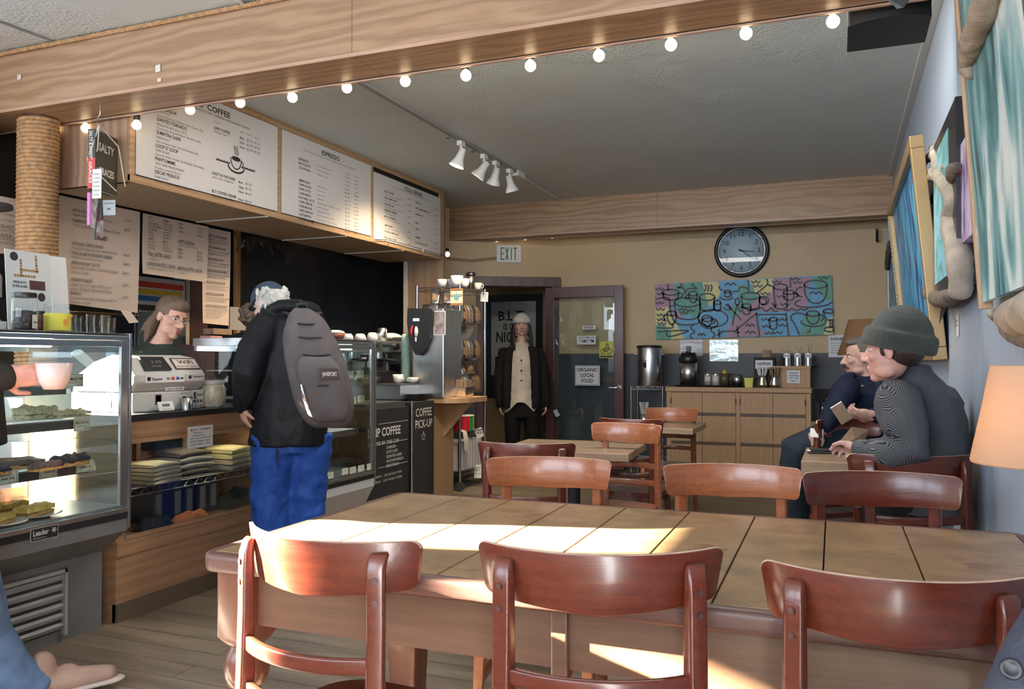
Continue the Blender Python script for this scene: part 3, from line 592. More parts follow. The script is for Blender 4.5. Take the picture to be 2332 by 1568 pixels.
# ================================================================== bentwood chairs
def chair(name, label, m_rail, group, nslat=2, mp=None):
    """origin on the floor under the back rail; +y points from the back towards the sitter"""
    mp = mp or m_rail; t = thing(name, label, 'chair', (0, 0, 0), 0, group)
    R = 0.30; W = 0.225
    def bow(x, off=0.0): return off + (R-math.sqrt(R*R-x*x))    # ends curve forward (+y)
    zt, zb = 0.88, 0.772
    # top rail: bent ply, back face slightly reclined
    n = 22; vs = []; fs = []; th = 0.013
    def outline(x):   # rounded corners, rail narrows a little at the ends at the bottom
        e = max(0, abs(x)-(W-0.018))/0.018; c = 1-math.sqrt(max(0, 1-e*e))
        return zb+0.012*abs(x)/W+c*0.016, zt-c*0.016
    m = MB(); rg = []
    xs_ = [-W, -W+0.0015, -W+0.005, -W+0.011, -W+0.018]+[-W+0.018+(2*W-0.036)*i/18 for i in range(1, 18)]+[W-0.018, W-0.011, W-0.005, W-0.0015, W]; n = len(xs_)-1
    for x in xs_:
        y = bow(x); lo, hi = outline(x); sl = -0.10; xb = x*0.95
        rg.append([(xb, y-th/2+sl*(lo-zb), lo), (xb, y+th/2+sl*(lo-zb), lo), (x, y+th/2+sl*(hi-zb), hi), (x, y-th/2+sl*(hi-zb), hi)])
    v = [p for r in rg for p in r]; f = []; mi = []
    mb = m
    for i in range(n):
        a = i*4; b = a+4
        for k in range(4):
            k2 = (k+1) % 4; mb_f = (a+k, b+k, b+k2, a+k2); f.append(mb_f); mi.append(1 if k == 2 else 0)
    base = len(mb.v); mb.v += [V(p) for p in v]
    for ff, q in zip(f, mi): mb.f.append(tuple(base+i for i in ff)); mb.m.append(q); mb.s.append(True)
    mb.f += [(base, base+3, base+2, base+1)[::-1], (base+4*n, base+4*n+3, base+4*n+2, base+4*n+1)]; mb.m += [0, 0]; mb.s += [False, False]
    o = m.build('top_rail', [m_rail, M_edge], t, bevel=0.0025, seg=2)
    # posts: behind the rail, rounded over at the top, legs run down and back
    def post(x):
        m = MB(); w = 0.036; yb = bow(x)-0.012; th_ = math.asin(x/R)*0.8; wv = V((math.cos(th_), math.sin(th_), 0))
        path = [(x*1.06, -0.10, 0.0), (x*1.03, -0.055, 0.25), (x, -0.028, 0.45), (x, -0.022, 0.60), (x, -0.020, 0.72), (x, -0.021, 0.80), (x, -0.020, 0.832), (x, -0.013, 0.852), (x, -0.004, 0.858)]
        d = [0.022, 0.028, 0.034, 0.032, 0.028, 0.026, 0.024, 0.020, 0.012]
        rg = []
        for i, (p, dd) in enumerate(zip(path, d)):
            p = V(p); p.y += yb; tt = (V(path[min(i+1, 8)])-V(path[max(i-1, 0)])).normalized(); nn = wv.cross(tt).normalized()
            rg.append([p+wv*(a*w/2)+nn*(b*dd/2) for a, b in ((-1, -1), (1, -1), (1, 1), (-1, 1))])
        n_ = 4; vs = [q for r in rg for q in r]; fs = []
        for i in range(len(rg)-1):
            for j in range(4): k = (j+1) % 4; fs.append((i*4+j, i*4+k, (i+1)*4+k, (i+1)*4+j))
        fs += [(3, 2, 1, 0), tuple(len(vs)-4+i for i in range(4))]
        m.add(vs, fs, 0, True)
        o = m.build('rear_post', mp, t, bevel=0.006, seg=3)
        for z in (0.815, 0.775):
            q = MB(); nd = V((math.sin(th_), -math.cos(th_), 0)); pc = V((x, yb-0.021, z)); q.cyl(pc+nd*0.0135, pc+nd*0.0155, 0.006, n=12); q.build('dowel', M_darkwood, o)
    post(-0.168); post(0.168)
    zs = [0.655, 0.565, 0.50][:nslat]
    for z in zs:
        m = MB(); m.sweep(arc(15, lambda u: ((-0.158+0.316*u), bow(-0.158+0.316*u)-0.030+0.0, z)), [(-0.008, -0.015), (0.008, -0.015), (0.008, 0.015), (-0.008, 0.015)], sm=True)
        m.build('slat', m_rail, t, bevel=0.004)
    # seat, front legs, stretchers
    m = MB(); poly = []
    for i in range(28):
        a = 2*PI*i/28; c, s_ = math.cos(a), math.sin(a)
        poly.append((0.205*math.copysign(abs(c)**0.55, c), 0.20+0.20*math.copysign(abs(s_)**0.6, s_)))
    m.prism(poly, 0.438, 0.462, sm=False); m.build('seat', m_rail, t, bevel=0.008, seg=3)
    for s_ in (-1, 1):
        m = MB(); m.tube([(s_*0.185, 0.385, 0), (s_*0.17, 0.36, 0.44)], [0.019, 0.026], 4, up=(1, 1, 0)); m.build('front_leg', mp, t, bevel=0.003)
        m = MB(); m.tube([(s_*0.178, -0.03, 0.22), (s_*0.178, 0.365, 0.22)], 0.014, 8, flat=1.5); m.build('side_stretcher', mp, t)
    m = MB(); m.box(-0.17, 0.17, 0.35, 0.372, 0.29, 0.32); m.build('front_stretcher', mp, t, bevel=0.003)
    for ya in (0.03, 0.33): m = MB(); m.box(-0.165, 0.165, ya, ya+0.02, 0.385, 0.437); m.build('seat_rail', mp, t, bevel=0.002)
    m = MB(); m.box(-0.165, 0.165, -0.062, -0.042, 0.30, 0.33); m.build('rear_stretcher', mp, t, bevel=0.003)
    return t
G1, G2, G3 = 'red chairs along the near side of the long table', 'chairs on the far side of the long table', 'chairs at the cafe tables'
ch0 = chair('bentwood_chair', 'red-brown bentwood chair at the table corner, its backrest half in direct sun', M_chair, G1, 2)
ch_tan = chair('bentwood_chair', 'orange-tan bentwood chair on the far side of the long table, nearest the cafe table with the sun strip', M_chair_tan, G2, 2)
def place(src, l, r, label, group, flip=False, first=None, sc=1.0):
    c = (l+r)/2; d = r-l; a = math.atan2(d.y, d.x)
    if flip: a += PI
    k = min(1.08, max(0.86, d.length/0.45)); bw = (0.30-math.sqrt(0.09-0.225**2))*k; c = c-V((-math.sin(a), math.cos(a), 0))*bw
    if first: first.location = (c.x, c.y, 0); first.rotation_euler = (0, 0, a); first['label'] = label; first['group'] = group; first.scale = (k, k, sc); return first
    return dup(src, (c.x, c.y, 0), a, label, group, (k, k, sc))
def PP(px, py, z=0.87): return AZ(px, py, z)
def mid_ctr(c, dx, dy): return None
place(ch0, PP(580, 1192), PP(966, 1238), 'red-brown bentwood chair at the table corner, its backrest half in direct sun', G1, first=ch0)
place(ch0, PP(1092, 1235), PP(1645, 1250), 'middle one of three dark red chairs along the near side of the long table', G1)
place(ch0, PP(1733, 1265, 0.88), PP(2350, 1305, 0.88), 'dark red chair at the bottom right, third along the near side of the long table', G1)
place(ch_tan, PP(1106, 1050), PP(1392, 1058), 'orange-tan bentwood chair on the far side of the long table, leftmost of three there', G2, True, first=ch_tan)
place(ch_tan, PP(1510, 1067), PP(1828, 1076), 'orange-tan bentwood chair on the far side of the long table, middle of three there', G2, True)
place(ch0, PP(1828, 1074, 0.885), PP(2195, 1084, 0.885), 'glossy dark red chair on the far side of the long table, nearest the blue wall', G2, True)
place(ch0, PP(1927, 1036), PP(2212, 1038), 'dark red chair the man in the knitted hat sits on', G3)
place(ch0, PP(1090, 1008), PP(1312, 1012), 'red-brown chair with its back to the long table at the sun-striped cafe table', G3)
place(ch_tan, PP(1345, 966), PP(1505, 974), 'tan chair facing us on the right side of the sun-striped cafe table', G3, True)
place(ch0, PP(1366, 953, 0.87), PP(1512, 958, 0.87), 'red-brown chair just behind the tan one at the sun-striped cafe table, its back to us', G3)
place(ch_tan, PP(1468, 932, 0.84), PP(1590, 935, 0.84), 'tan chair farthest back, in front of the birch cabinet', G3, True, sc=0.97)
place(ch0, PP(1862, 966, 0.86), PP(2010, 962, 0.86), 'dark maroon chair between the two seated men, facing us', G3, True)
M_chair_blk = wood('black_stain', (0.02, 0.015, 0.015), (0.01, 0.008, 0.008), 0.35, 'x', 2.5, 0.4)
chb = chair('bentwood_chair', 'black chair in the corner right of the birch cabinet', M_chair_blk, G3, 2)
place(chb, AY(1858, 885, 6.95), AY(1962, 887, 6.95), 'black chair in the corner right of the birch cabinet', G3, True, first=chb, sc=1.13)
# ================================================================== pastry cases
M_case = mat('case_grey_panel', (0.13, 0.13, 0.125), 0.45, vary=0.1)
M_case_w = mat('case_white_panel', (0.55, 0.56, 0.56), 0.3)
M_frame = mat('anodised_frame', (0.45, 0.46, 0.47), 0.25, 0.9)
M_inner = mat('case_inner_steel', (0.45, 0.49, 0.50), 0.3, 0.6, vary=0.25, vscale=6)
M_tube = mat('case_tube_light', (1, 1, 1), 0.5, emit=(0.82, 0.95, 1.0), estr=28)
M_shelfw = mat('white_shelf_tray', (0.82, 0.86, 0.86), 0.4)
M_tag = M_cream
def price_tag(X, y0, y1, z0, z1, lines, label=None, parent=None, L=None, mount=None):
    T = Matrix.Translation(-L) if L is not None else Matrix()
    m = MB(T); m.box(X-0.0012, X, y0, y1, z0, z1); w, h = y1-y0, z1-z0
    F_ = FR((X, y0, z0), (0, 1, 0))
    for a, b, c, d in ((0.05, 0.05, 0.95, 0.065), (0.05, 0.935, 0.95, 0.95), (0.05, 0.05, 0.065, 0.95), (0.935, 0.05, 0.95, 0.95)):
        m.add([(a*w, b*h, .0006), (c*w, b*h, .0006), (c*w, d*h, .0006), (a*w, d*h, .0006)], [(0, 1, 2, 3)], 1, False, F_)
    for s, u0, v, u1, cap, bold in lines: m.text(s, F_ @ Matrix.Translation((u0*w, v*h, 0)), (u1-u0)*w, cap*h, 1, bold)
    o = m.build('price_tag', [M_tag, M_ink], parent)
    if label: tag(o, label)
    return o
def display_case(label, X, y0, y1, zg0, zg1, xb, base_x, white=False, zs=(0.76, 0.95, 1.13), side_near=False):
    L = V((X, (y0+y1)/2, 0)); t = thing('pastry_case', label, 'display case', L); T = Matrix.Translation(-L)
    fr = 0.022; B = MB
    m = B(T); m.box(xb, X-0.02, y0, y1, zg1-0.028, zg1); m.build('top', M_black, t, bevel=0.004)
    m = B(T)
    m.box(X-0.05, X+0.004, y0, y1, zg1-0.032, zg1-0.012); m.box(X-0.012, X+0.002, y0, y1, zg1-0.062, zg1-0.034)
    m.box(X-0.014, X+0.003, y1-fr*2, y1-0.004, zg0, zg1-0.03); m.box(X-0.014, X+0.003, y0, y0+fr, zg0, zg1-0.03)
    m.box(X-0.02, X+0.004, y0, y1, zg0-0.03, zg0-0.008)
    m.build('frame', M_frame, t, bevel=0.003)
    # dark side edge that runs down and slants back under the case
    zk = zg0-0.22 if not white else zg0-0.24
    for yy, nm in ((y1, 'side_frame'), (y0-0.014, 'side_frame')):
        m = B(T); poly = [(xb, zg1), (X+0.006, zg1), (X+0.006, zg0-0.10), (base_x-0.02, zk), (base_x-0.05, zk), (X-0.028, zg0-0.115), (X-0.028, zg1-0.05), (xb, zg1-0.05)]
        m.add([(a, yy, b) for a, b in poly]+[(a, yy+0.014, b) for a, b in poly], [tuple(range(8))[::-1], tuple(range(8, 16))]+[(i, (i+1) % 8, 8+(i+1) % 8, 8+i) for i in range(8)])
        m.build(nm, M_frame, t, bevel=0.002)
    m = B(T); m.box(X-0.008, X-0.003, y0+fr, y1-fr*2, zg0-0.005, zg1-0.036); m.build('front_glass', M_glass, t)
    if side_near:
        m = B(T); m.box(xb+0.03, X-0.03, y0+0.002, y0+0.006, zg0, zg1-0.05); m.build('side_glass', M_glass, t)
    m = B(T); m.box(xb+0.03, X-0.03, y1-0.008, y1-0.004, zg0, zg1-0.05); m.build('side_glass', glass('tinted_glass', (0.80, 0.86, 0.84)), t)
    m = B(T); m.box(xb, xb+0.02, y0, y1, zg0, zg0+0.05); m.box(xb, xb+0.02, y0, y1, zg1-0.08, zg1-0.028); m.box(xb, xb+0.02, (y0+y1)/2-0.02, (y0+y1)/2+0.02, zg0, zg1-0.03); m.build('rear_frame', M_frame, t)
    m = B(T); m.box(xb, X-0.022, y0+0.004, y1-0.002, zg0-0.02, zg0); m.build('deck', M_inner, t)
    m = B(T); m.cyl((X-0.10, y0+0.05, zg1-0.055), (X-0.10, y1-0.32 if not white else y1-0.15, zg1-0.055), 0.012, n=12); m.build('light_tube', M_tube, t)
    pm = M_case_w if white else M_case
    m = B(T)
    poly = [(X-0.002, zg0-0.03), (X-0.002, zg0-0.115), (base_x, zk), (base_x, 0.0 if not white else 0.1), (xb, 0.0 if not white else 0.1), (xb, zg0-0.022), (X-0.02, zg0-0.022)]
    n = len(poly); m.add([(a, y0, b) for a, b in poly]+[(a, y1-0.001, b) for a, b in poly], [tuple(range(n))[::-1], tuple(range(n, 2*n))]+[(i, (i+1) % n, n+(i+1) % n, n+i) for i in range(n)])
    m.build('body', pm, t)
    m = B(T); m.box(X-0.004, X+0.002, y0, y1, zg0-0.058, zg0-0.03); m.build('bumper_strip', M_black, t)
    for k, z in enumerate(zs):
        m = B(T); d = 0.06+0.05*k; xs_ = X-d; m.box(xb+0.06, xs_, y0+0.04, y1-0.16-0.02*k, z, z+0.006); m.build('glass_shelf', M_shelfw, t)
        m = B(T); m.box(xs_, xs_+0.012, y0+0.03, y1-0.16-0.02*k, z-0.035, z+0.004, 0); m.build('shelf_rail', M_dgrey, t)
        m = B(T); m.box(xs_+0.012, xs_+0.013, y0+0.03, y1-0.16-0.02*k, z+0.001, z+0.006); m.tube([(xs_+0.004, y1-0.17-0.02*k, z+0.006), (xs_+0.004, y1-0.13-0.02*k, z+0.006), (xs_+0.004, y1-0.125-0.02*k, z-0.03)], 0.004, 6); m.build('shelf_trim', M_wire, t)
    return t, L
XC1 = -3.0
c1_, L1 = display_case('large grey pastry case at the left edge, filled with tarts on plates', XC1, 1.35, AX(292, 950, XC1).y, 0.565, 1.34, -3.66, -3.15, zs=(0.765, 0.955, 1.105))
y1c = AX(292, 950, XC1).y
T1 = Matrix.Translation(-L1)
# louvred grille and maker's plate
ga = AX(145, 1380, -3.148).y
m_ = MB(T1); m_.box(-3.15, -3.146, 1.5, ga, 0.05, 0.30); m_.build('grille_recess', M_blackm, c1_)
for i in range(6):
    z = 0.055+i*0.042; m_ = MB(T1); m_.add([(-3.146, 1.5, z), (-3.146, ga-0.012, z), (-3.128, ga-0.012, z+0.02), (-3.128, 1.5, z+0.02), (-3.146, 1.5, z+0.028), (-3.146, ga-0.012, z+0.028)], [(0, 1, 2, 3), (3, 2, 5, 4), (1, 5, 2)][:2]); m_.build('louvre', mat('louvre_grey', (0.42, 0.42, 0.40), 0.4), c1_)
m_ = MB(T1); m_.box(-3.15, -3.125, ga-0.012, ga+0.002, 0.03, 0.315); m_.box(-3.15, -3.125, 1.5, ga, 0.30, 0.315); m_.build('grille_frame', mat('grille_frame', (0.5, 0.5, 0.48), 0.3, 0.5), c1_)
p = AX(100, 1213, -3.0); w_, h_ = 0.125, 0.052
m_ = MB(T1 @ FR((-2.998, p.y, p.z), (0, 1, 0))); m_.prism(rrect(w_, h_, 0.008), 0, 0.002, 1); m_.prism(rrect(w_-0.004, h_-0.004, 0.007), 0.002, 0.0024, 0)
m_.text('Leader', Matrix.Translation((-0.052, -0.004, 0.0025)), 0.070, 0.021, 1, True)
for k in range(3):
    a = k*PI/3; stroke(m_, [(0.042-0.012*math.cos(a), 0.006-0.012*math.sin(a)), (0.042+0.012*math.cos(a), 0.006+0.012*math.sin(a))], 0.004, Matrix.Translation((0, 0, 0.0025)))
m_.text('REFRIGERATION CO. INC.', Matrix.Translation((-0.052, -0.017, 0.0025)), 0.06, 0.005, 1); m_.build('maker_plate', [M_black, M_chalk], c1_)
for sx, sz in ((0.022, 0),): pass
def tagat(px0, py0, px1, py1, X, lines, label, par, L):
    a = AX(px0, py1, X); b = AX(px1, py0, X); price_tag(X, a.y, b.y, a.z, b.z, lines, label, par, L)
TL = lambda a, b, c='$4.50': [(a, 0.28, 0.66, 0.80, 0.13, False), (b, 0.2, 0.36, 0.85, 0.17, True), (c, 0.62, 0.1, 0.92, 0.1, False)]
tagat(-20, 1070, 42, 1108, -3.04, TL('Chocolate', 'TARTE'), 'chocolate tarte tag', c1_, L1)
tagat(90, 1055, 131, 1090, -3.04, TL('Fig', 'TARTE'), 'fig tarte tag', c1_, L1)
tagat(173, 1046, 213, 1077, -3.04, TL('Blackberry', 'TARTE'), 'blackberry tarte tag', c1_, L1)
tagat(168, 948, 205, 982, -3.09, [('Potato and Onion', 0.12, 0.78, 0.9, 0.1, False), ('FRITATTA', 0.1, 0.5, 0.92, 0.2, True), ('No gluten or dairy', 0.2, 0.3, 0.8, 0.09, False), ('$4.95', 0.65, 0.1, 0.93, 0.12, False)], 'fritatta tag', c1_, L1)
tagat(148, 850, 190, 881, -3.14, [('TAMALE PIE', 0.06, 0.5, 0.95, 0.2, True), ('Veggie Corn Cheese Mex', 0.1, 0.3, 0.9, 0.1, False), ('$5.95', 0.65, 0.1, 0.93, 0.12, False)], 'tamale pie tag', c1_, L1)
# food in the case
M_plate = M_cer
def plate(loc, r=0.10, label='', group='white plates in the pastry case'):
    m = MB(); m.lathe([(0.001, 0), (r*0.55, 0.0), (r*0.6, 0.003), (r, 0.014), (r*0.99, 0.017), (r*0.6, 0.007), (0.001, 0.006)], 28)
    o = m.build('plate', M_plate); o.location = loc; return tag(o, label, 'plate', group)
def lump(name, loc, dims, mats, label, cat, rz=0, rough=0.006, top=None, group=None, wedge=False):
    random.seed(hash(label) % 1000 if False else len(label)*7+int(dims[0]*1000)); m = MB()
    n = 9; w, d, h = dims
    def hh(u, v, k): return noise.noise(V((u*4+len(label), v*4, k)))*rough*2
    for li, (za, zb, mi, ins) in enumerate(((0, h*0.45, 0, 0.96), (h*0.45, h, 1, 1.0))):
        g = []
        for i in range(n+1):
            for j in range(n+1):
                u, v = i/n-0.5, j/n-0.5; ww = w*ins*((1-0.75*(i/n)) if wedge else 1)
                g.append((u*d, v*ww, zb+hh(u, v, li)+(-0.004 if (i in (0, n) or j in (0, n)) else 0)))
        vs = g+[(x+hh(x*9, y*9, 5)*0.3, y, za+0.0) for x, y, z in g]; N1 = (n+1)**2; fs = []
        for i in range(n):
            for j in range(n): a = i*(n+1)+j; fs.append((a, a+n+1, a+n+2, a+1))
        def wall(idx):
            for a, b in zip(idx, idx[1:]): fs.append((a, b, b+N1, a+N1))
        wall([i*(n+1) for i in range(n, -1, -1)]); wall([i for i in range(n+1)]); wall([i*(n+1)+n for i in range(n+1)]); wall([n*(n+1)+j for j in range(n, -1, -1)])
        m.add(vs, fs, mi, True)
    o = m.build(name, mats); o.location = loc; o.rotation_euler = (0, 0, rz); return tag(o, label, cat, group)
M_crust = mat('pie_crust', (0.50, 0.28, 0.09), 0.7, bump=0.5, vary=0.3, vscale=60)
M_quiche = mat('quiche_filling', (0.74, 0.53, 0.14), 0.55, bump=0.4, vary=0.25, vscale=50)
M_choc = mat('chocolate_filling', (0.10, 0.06, 0.05), 0.5, bump=0.5, bscale=80)
M_berry = mat('blackberries', (0.012, 0.006, 0.014), 0.25, bump=1.0, bscale=140)
M_egg = mat('frittata', (0.62, 0.55, 0.33), 0.6, bump=0.8, bscale=90, vary=0.4, vscale=60)
def zp(px, py, z): return AZ(px, py, z)
pl = AX(78, 1136, -3.13); plate((-3.13, pl.y, 0.566), 0.105, 'white plate with a long quiche slice, farther of two on the case floor')
lump('quiche_slice', (-3.13, pl.y, 0.574), (0.16, 0.07, 0.042), [M_crust, M_quiche], 'yellow quiche slice on the case floor, nearest the glass', 'food', 0.25)
pl2 = AX(0, 1146, -3.09); plate((-3.09, pl2.y+0.005, 0.566), 0.095, 'white plate cut off by the left edge on the case floor')
lump('quiche_slice', (-3.09, pl2.y, 0.574), (0.12, 0.06, 0.035), [M_crust, M_quiche], 'quiche slice on the plate at the left edge of the photo', 'food', 0.4)
pl3 = AX(18, 1120, -3.30); plate((-3.30, pl3.y, 0.566), 0.09, 'white plate behind the front ones on the case floor')
lump('quiche_slice', (-3.30, pl3.y, 0.574), (0.15, 0.07, 0.04), [M_crust, M_quiche], 'quiche slice on the plate behind the front ones', 'food', 0.1)
q = AZ(103, 1062, 0.785); lump('tarte_slice', (q.x, q.y, 0.772), (0.13, 0.06, 0.03), [M_crust, M_choc], 'dark fig tarte slice above its tag', 'food', 0.2)
q = AZ(160, 1052, 0.785); lump('tarte_slice', (q.x, q.y, 0.772), (0.15, 0.07, 0.04), [M_crust, M_berry], 'blackberry tarte slice with dark berries', 'food', 0.1, 0.012)
q = AZ(25, 1058, 0.785); lump('tarte_slice', (q.x, q.y, 0.772), (0.22, 0.12, 0.035), [M_crust, M_choc], 'large chocolate tarte on the middle shelf', 'food', 0.0)
q = AZ(4, 1072, 0.785); lump('tarte_slice', (q.x, q.y, 0.772), (0.05, 0.05, 0.03), [M_crust, M_berry], 'small blackberry piece at the left edge of the middle shelf', 'food', 0.0, 0.012)
q = AZ(80, 948, 0.97); lump('frittata', (q.x, q.y, 0.962), (0.17, 0.09, 0.05), [M_egg, M_egg], 'pale frittata piece on the upper shelf, the taller one', 'food', 0.2, 0.012)
q = AZ(155, 945, 0.97); lump('frittata', (q.x, q.y, 0.962), (0.18, 0.09, 0.028), [M_egg, M_egg], 'flat frittata piece behind its own tag', 'food', 0.1, 0.01)
q = AX(178, 850, -3.21); lump('tamale_pie', (q.x, min(q.y, y1c-0.26), 1.112), (0.09, 0.06, 0.035), [M_crust, M_quiche], 'tamale pie piece on the top shelf above its tag', 'food', 0.1, 0.01)
# things behind the case
t = thing('kitchen_scale', 'white scale with a tilted head seen through the case glass', 'scale', (-3.9, 3.0, 0.0))
p = AX(262, 915, -3.96); L = V((p.x, p.y, 0.0)); t.location = L
m_ = MB(); m_.box(-0.16, 0.16, -0.20, 0.20, 0.80, 1.02); m_.build('body', M_white, t, bevel=0.02, seg=3)
m_ = MB(); m_.tube([(0.02, -0.28, 1.26), (0.02, 0.10, 0.98)], [0.045, 0.03], 12, flat=0.5); m_.build('display_head', M_white, t)
m_ = MB(); m_.box(-0.2, 0.2, -0.22, 0.22, 0, 0.80); m_.build('stand', M_inner, t)
t = thing('storage_bin', 'translucent plastic bin seen through the pastry case', 'bin', (-4.0, AX(85, 900, -4.0).y, 0))
m_ = MB(); m_.rings([[(x, y, 0.80) for x, y in rrect(0.24, 0.30, 0.02)], [(x, y, 1.04) for x, y in rrect(0.28, 0.36, 0.02)]]); m_.build('bin_body', mat('translucent_grey', (0.45, 0.52, 0.52), 0.3), t)
m_ = MB(); m_.rings([[(x, y, 1.04) for x, y in rrect(0.30, 0.38, 0.02)], [(x, y, 1.06) for x, y in rrect(0.30, 0.38, 0.02)]]); m_.build('rim', M_shelfw, t)
m_ = MB(); m_.box(-0.15, 0.15, -0.17, 0.17, 0, 0.799); m_.build('stand', M_inner, t)
# things on top of the case
ZC = 1.3405
def jar(px, wpx, toppx, botpx, label, lidm, contents, X=-3.15, extra=None):
    a = AX(px, botpx, X); d = (a-CAM).dot(FW); k = d/F_PX; r = wpx*k/2; h = (botpx-toppx)*k
    t = thing('glass_jar', label, 'jar', (X, a.y, ZC))
    m = MB(); m.lathe([(r*0.9, 0), (r, 0.01), (r, h*0.78), (r*0.86, h*0.86), (r*0.86, h*0.9)], 28); m.build('jar_glass', M_glass, t)
    m = MB(); m.lathe([(r*0.85, 0.004), (r*0.93, 0.012), (r*0.93, h*contents[1]), (r*0.5, h*contents[1]+0.006), (0.002, h*contents[1]+0.004)], 24); m.build('contents', contents[0], t)
    m = MB(); m.lathe([(r*0.92, h*0.88), (r*0.93, h*0.89), (r*0.93, h), (r*0.9, h*1.01)], 28); m.build('lid', lidm, t, bevel=0.001)
    return t, r, h
M_bean = mat('vanilla_beans', (0.03, 0.02, 0.02), 0.5, bump=1, bscale=60)
j, r, h = jar(55, 54, 660, 745, 'tall glass jar of dark beans with a black lid on the pastry case', M_black, (M_bean, 0.5), -3.12)
m_ = MB(); T_ = Matrix.Rotation(-0.75, 4, 'Z'); n = 8
m_.add([((r+0.001)*math.cos(-0.30+0.5*i/n+0.25), (r+0.001)*math.sin(-0.30+0.5*i/n+0.25), z) for z in (0.008, h*0.42) for i in range(n+1)], [(i, i+1, n+2+i, n+1+i) for i in range(n)], 0, True); m_.text('Beans', FR(((r+0.002), 0.004, h*0.2), (0.05, 1, 0)), 0.022, 0.008, 1, True)
m_.build('jar_label', [M_cream, M_ink], j)
j, r, h = jar(91, 22, 700, 746, 'narrow glass jar of red spices between the two bigger jars', M_black, (mat('spice_mix', (0.30, 0.10, 0.05), 0.8, bump=1, bscale=120, vary=0.6, vscale=150), 0.8), -3.16)
j, r, h = jar(128, 58, 683, 745, 'glass jar with a yellow label and honey dipper picture on the pastry case', M_glass, (mat('cinnamon_sticks', (0.42, 0.20, 0.09), 0.7, bump=0.8, bscale=90), 0.6), -3.12)
m_ = MB(); n = 20
m_.add([((r+0.0015)*math.cos(-1.7+2.9*i/n), (r+0.0015)*math.sin(-1.7+2.9*i/n), z) for z in (0.004, h*0.66) for i in range(n+1)], [(i, i+1, n+2+i, n+1+i) for i in range(n)], 0, True); m_.build('jar_label', mat('yellow_label', (0.85, 0.80, 0.10), 0.5), j)
F_ = FR((r+0.002, 0.0, 0.02), (0.25, 1, 0)); m_ = MB(F_)
m_.prism([(0.012*math.cos(a), 0.018+0.014*math.sin(a)) for a in [i*PI/8 for i in range(16)]], 0, 0.002); stroke(m_, [(0.005, 0.025), (0.025, 0.052)], 0.008, Matrix(), 0, 0.003); m_.build('dipper_picture', mat('dipper_orange', (0.70, 0.33, 0.06), 0.5), j)
# scrabble notice and a blank card standing on the case
a = AX(18, 742, -3.22); b = AX(122, 578, -3.22); wv_ = b.y-a.y; hv_ = b.z-ZC
m_ = MB(FR((-3.22, a.y, ZC), (0, 1, 0), (-0.08, 0, 1))); m_.box(0, wv_, 0, hv_, 0, 0.002, 0)
def tiles(m, s, x, y, dx, dy, k=0.0098):
    for i, c in enumerate(s):
        X_, Y_ = x+dx*i*k, y+dy*i*k; m.box(X_, X_+k*0.94, Y_, Y_+k*0.94, 0.002, 0.0026, 2); m.text(c, Matrix.Translation((X_+k*0.2, Y_+k*0.2, 0.0026)), k*0.5, k*0.55, 1, True)
kx = wv_/104; ky = hv_/164
def nx(px): return (px-18)*kx
def ny(py): return (742-py)*ky
tk = min(6.3*kx, 6.3*ky)
tiles(m_, 'BETTER', nx(50), ny(601), 0, -1, tk); tiles(m_, 'LIVING', nx(86), ny(590), 0, -1, tk); tiles(m_, 'THROUGH', nx(50), ny(620), 1, 0, tk); tiles(m_, 'SCRABBLE', nx(36), ny(632), 1, 0, tk)
m_.text('FRIDAYS', Matrix.Translation((nx(34), ny(645), 0.002)), 30*kx, 5*ky, 1, True); m_.text('3:30-6:00', Matrix.Translation((nx(32), ny(653), 0.002)), 34*kx, 5*ky, 1, True)
m_.text('SATURDAY FOURTHS, TEAMS, STRATEGY AND A HOUR OF THE DAY', Matrix.Translation((nx(26), ny(578), 0.002)), 80*kx, 1.6*ky, 1)
m_.box(nx(71), nx(108), ny(656), ny(637), 0.002, 0.0026, 3)
for cx_, cy_ in ((38, 591), (98, 670)):
    m_.prism([(nx(cx_)+9*kx*math.cos(i*PI/10), ny(cy_)+9*ky*math.sin(i*PI/10)) for i in range(20)], 0.002, 0.0028, 1)
tag(m_.build('notice', [mat('laminated_white', (0.72, 0.76, 0.75), 0.25), M_ink, mat('tile_tan', (0.60, 0.42, 0.22), 0.6), mat('maroon_card', (0.06, 0.02, 0.02), 0.5)]), 'laminated SCRABBLE notice standing on the pastry case', 'sign')
a = AX(122, 742, -3.27); b = AX(160, 585, -3.27); m_ = MB(FR((-3.27, a.y, ZC), (0, 1, 0), (-0.1, 0, 1))); m_.box(0, b.y-a.y+0.004, 0, b.z-ZC, 0, 0.002)
tag(m_.build('blank_card', mat('bright_card', (0.9, 0.9, 0.88), 0.5)), 'plain white card standing behind the honey jar', 'card')
# small shelf of bottles and glasses seen at the left behind the case
t = thing('tip_card', 'small black and white card at the left edge on the case', 'card', (-3.14, AX(5, 735, -3.14).y, ZC))
m_ = MB(FR((0, 0, 0), (0, 1, 0))); m_.box(-0.03, 0.018, 0, 0.035, 0, 0.002); m_.build('card', M_paper, t)
for i, (px, w_, h_) in enumerate(((178, 10, 0.07), (190, 9, 0.08), (206, 14, 0.09), (222, 12, 0.085), (240, 15, 0.09), (255, 12, 0.08), (168, 9, 0.085))):
    X = -3.22; a = AX(px, 740, X); r = w_*0.0014; m_ = MB(); m_.lathe([(r*0.8, 0), (r, h_), (r*0.95, h_), (r*0.75, 0.004), (0.001, 0.004)], 16)
    o = m_.build('drinking_glass', M_glass if i % 2 == 0 else glass('smoky_glass', (0.45, 0.42, 0.4))); o.location = (X, a.y, ZC); tag(o, 'drinking glass in the row standing at the back of the pastry case', 'glass', 'glasses at the back of the pastry case')

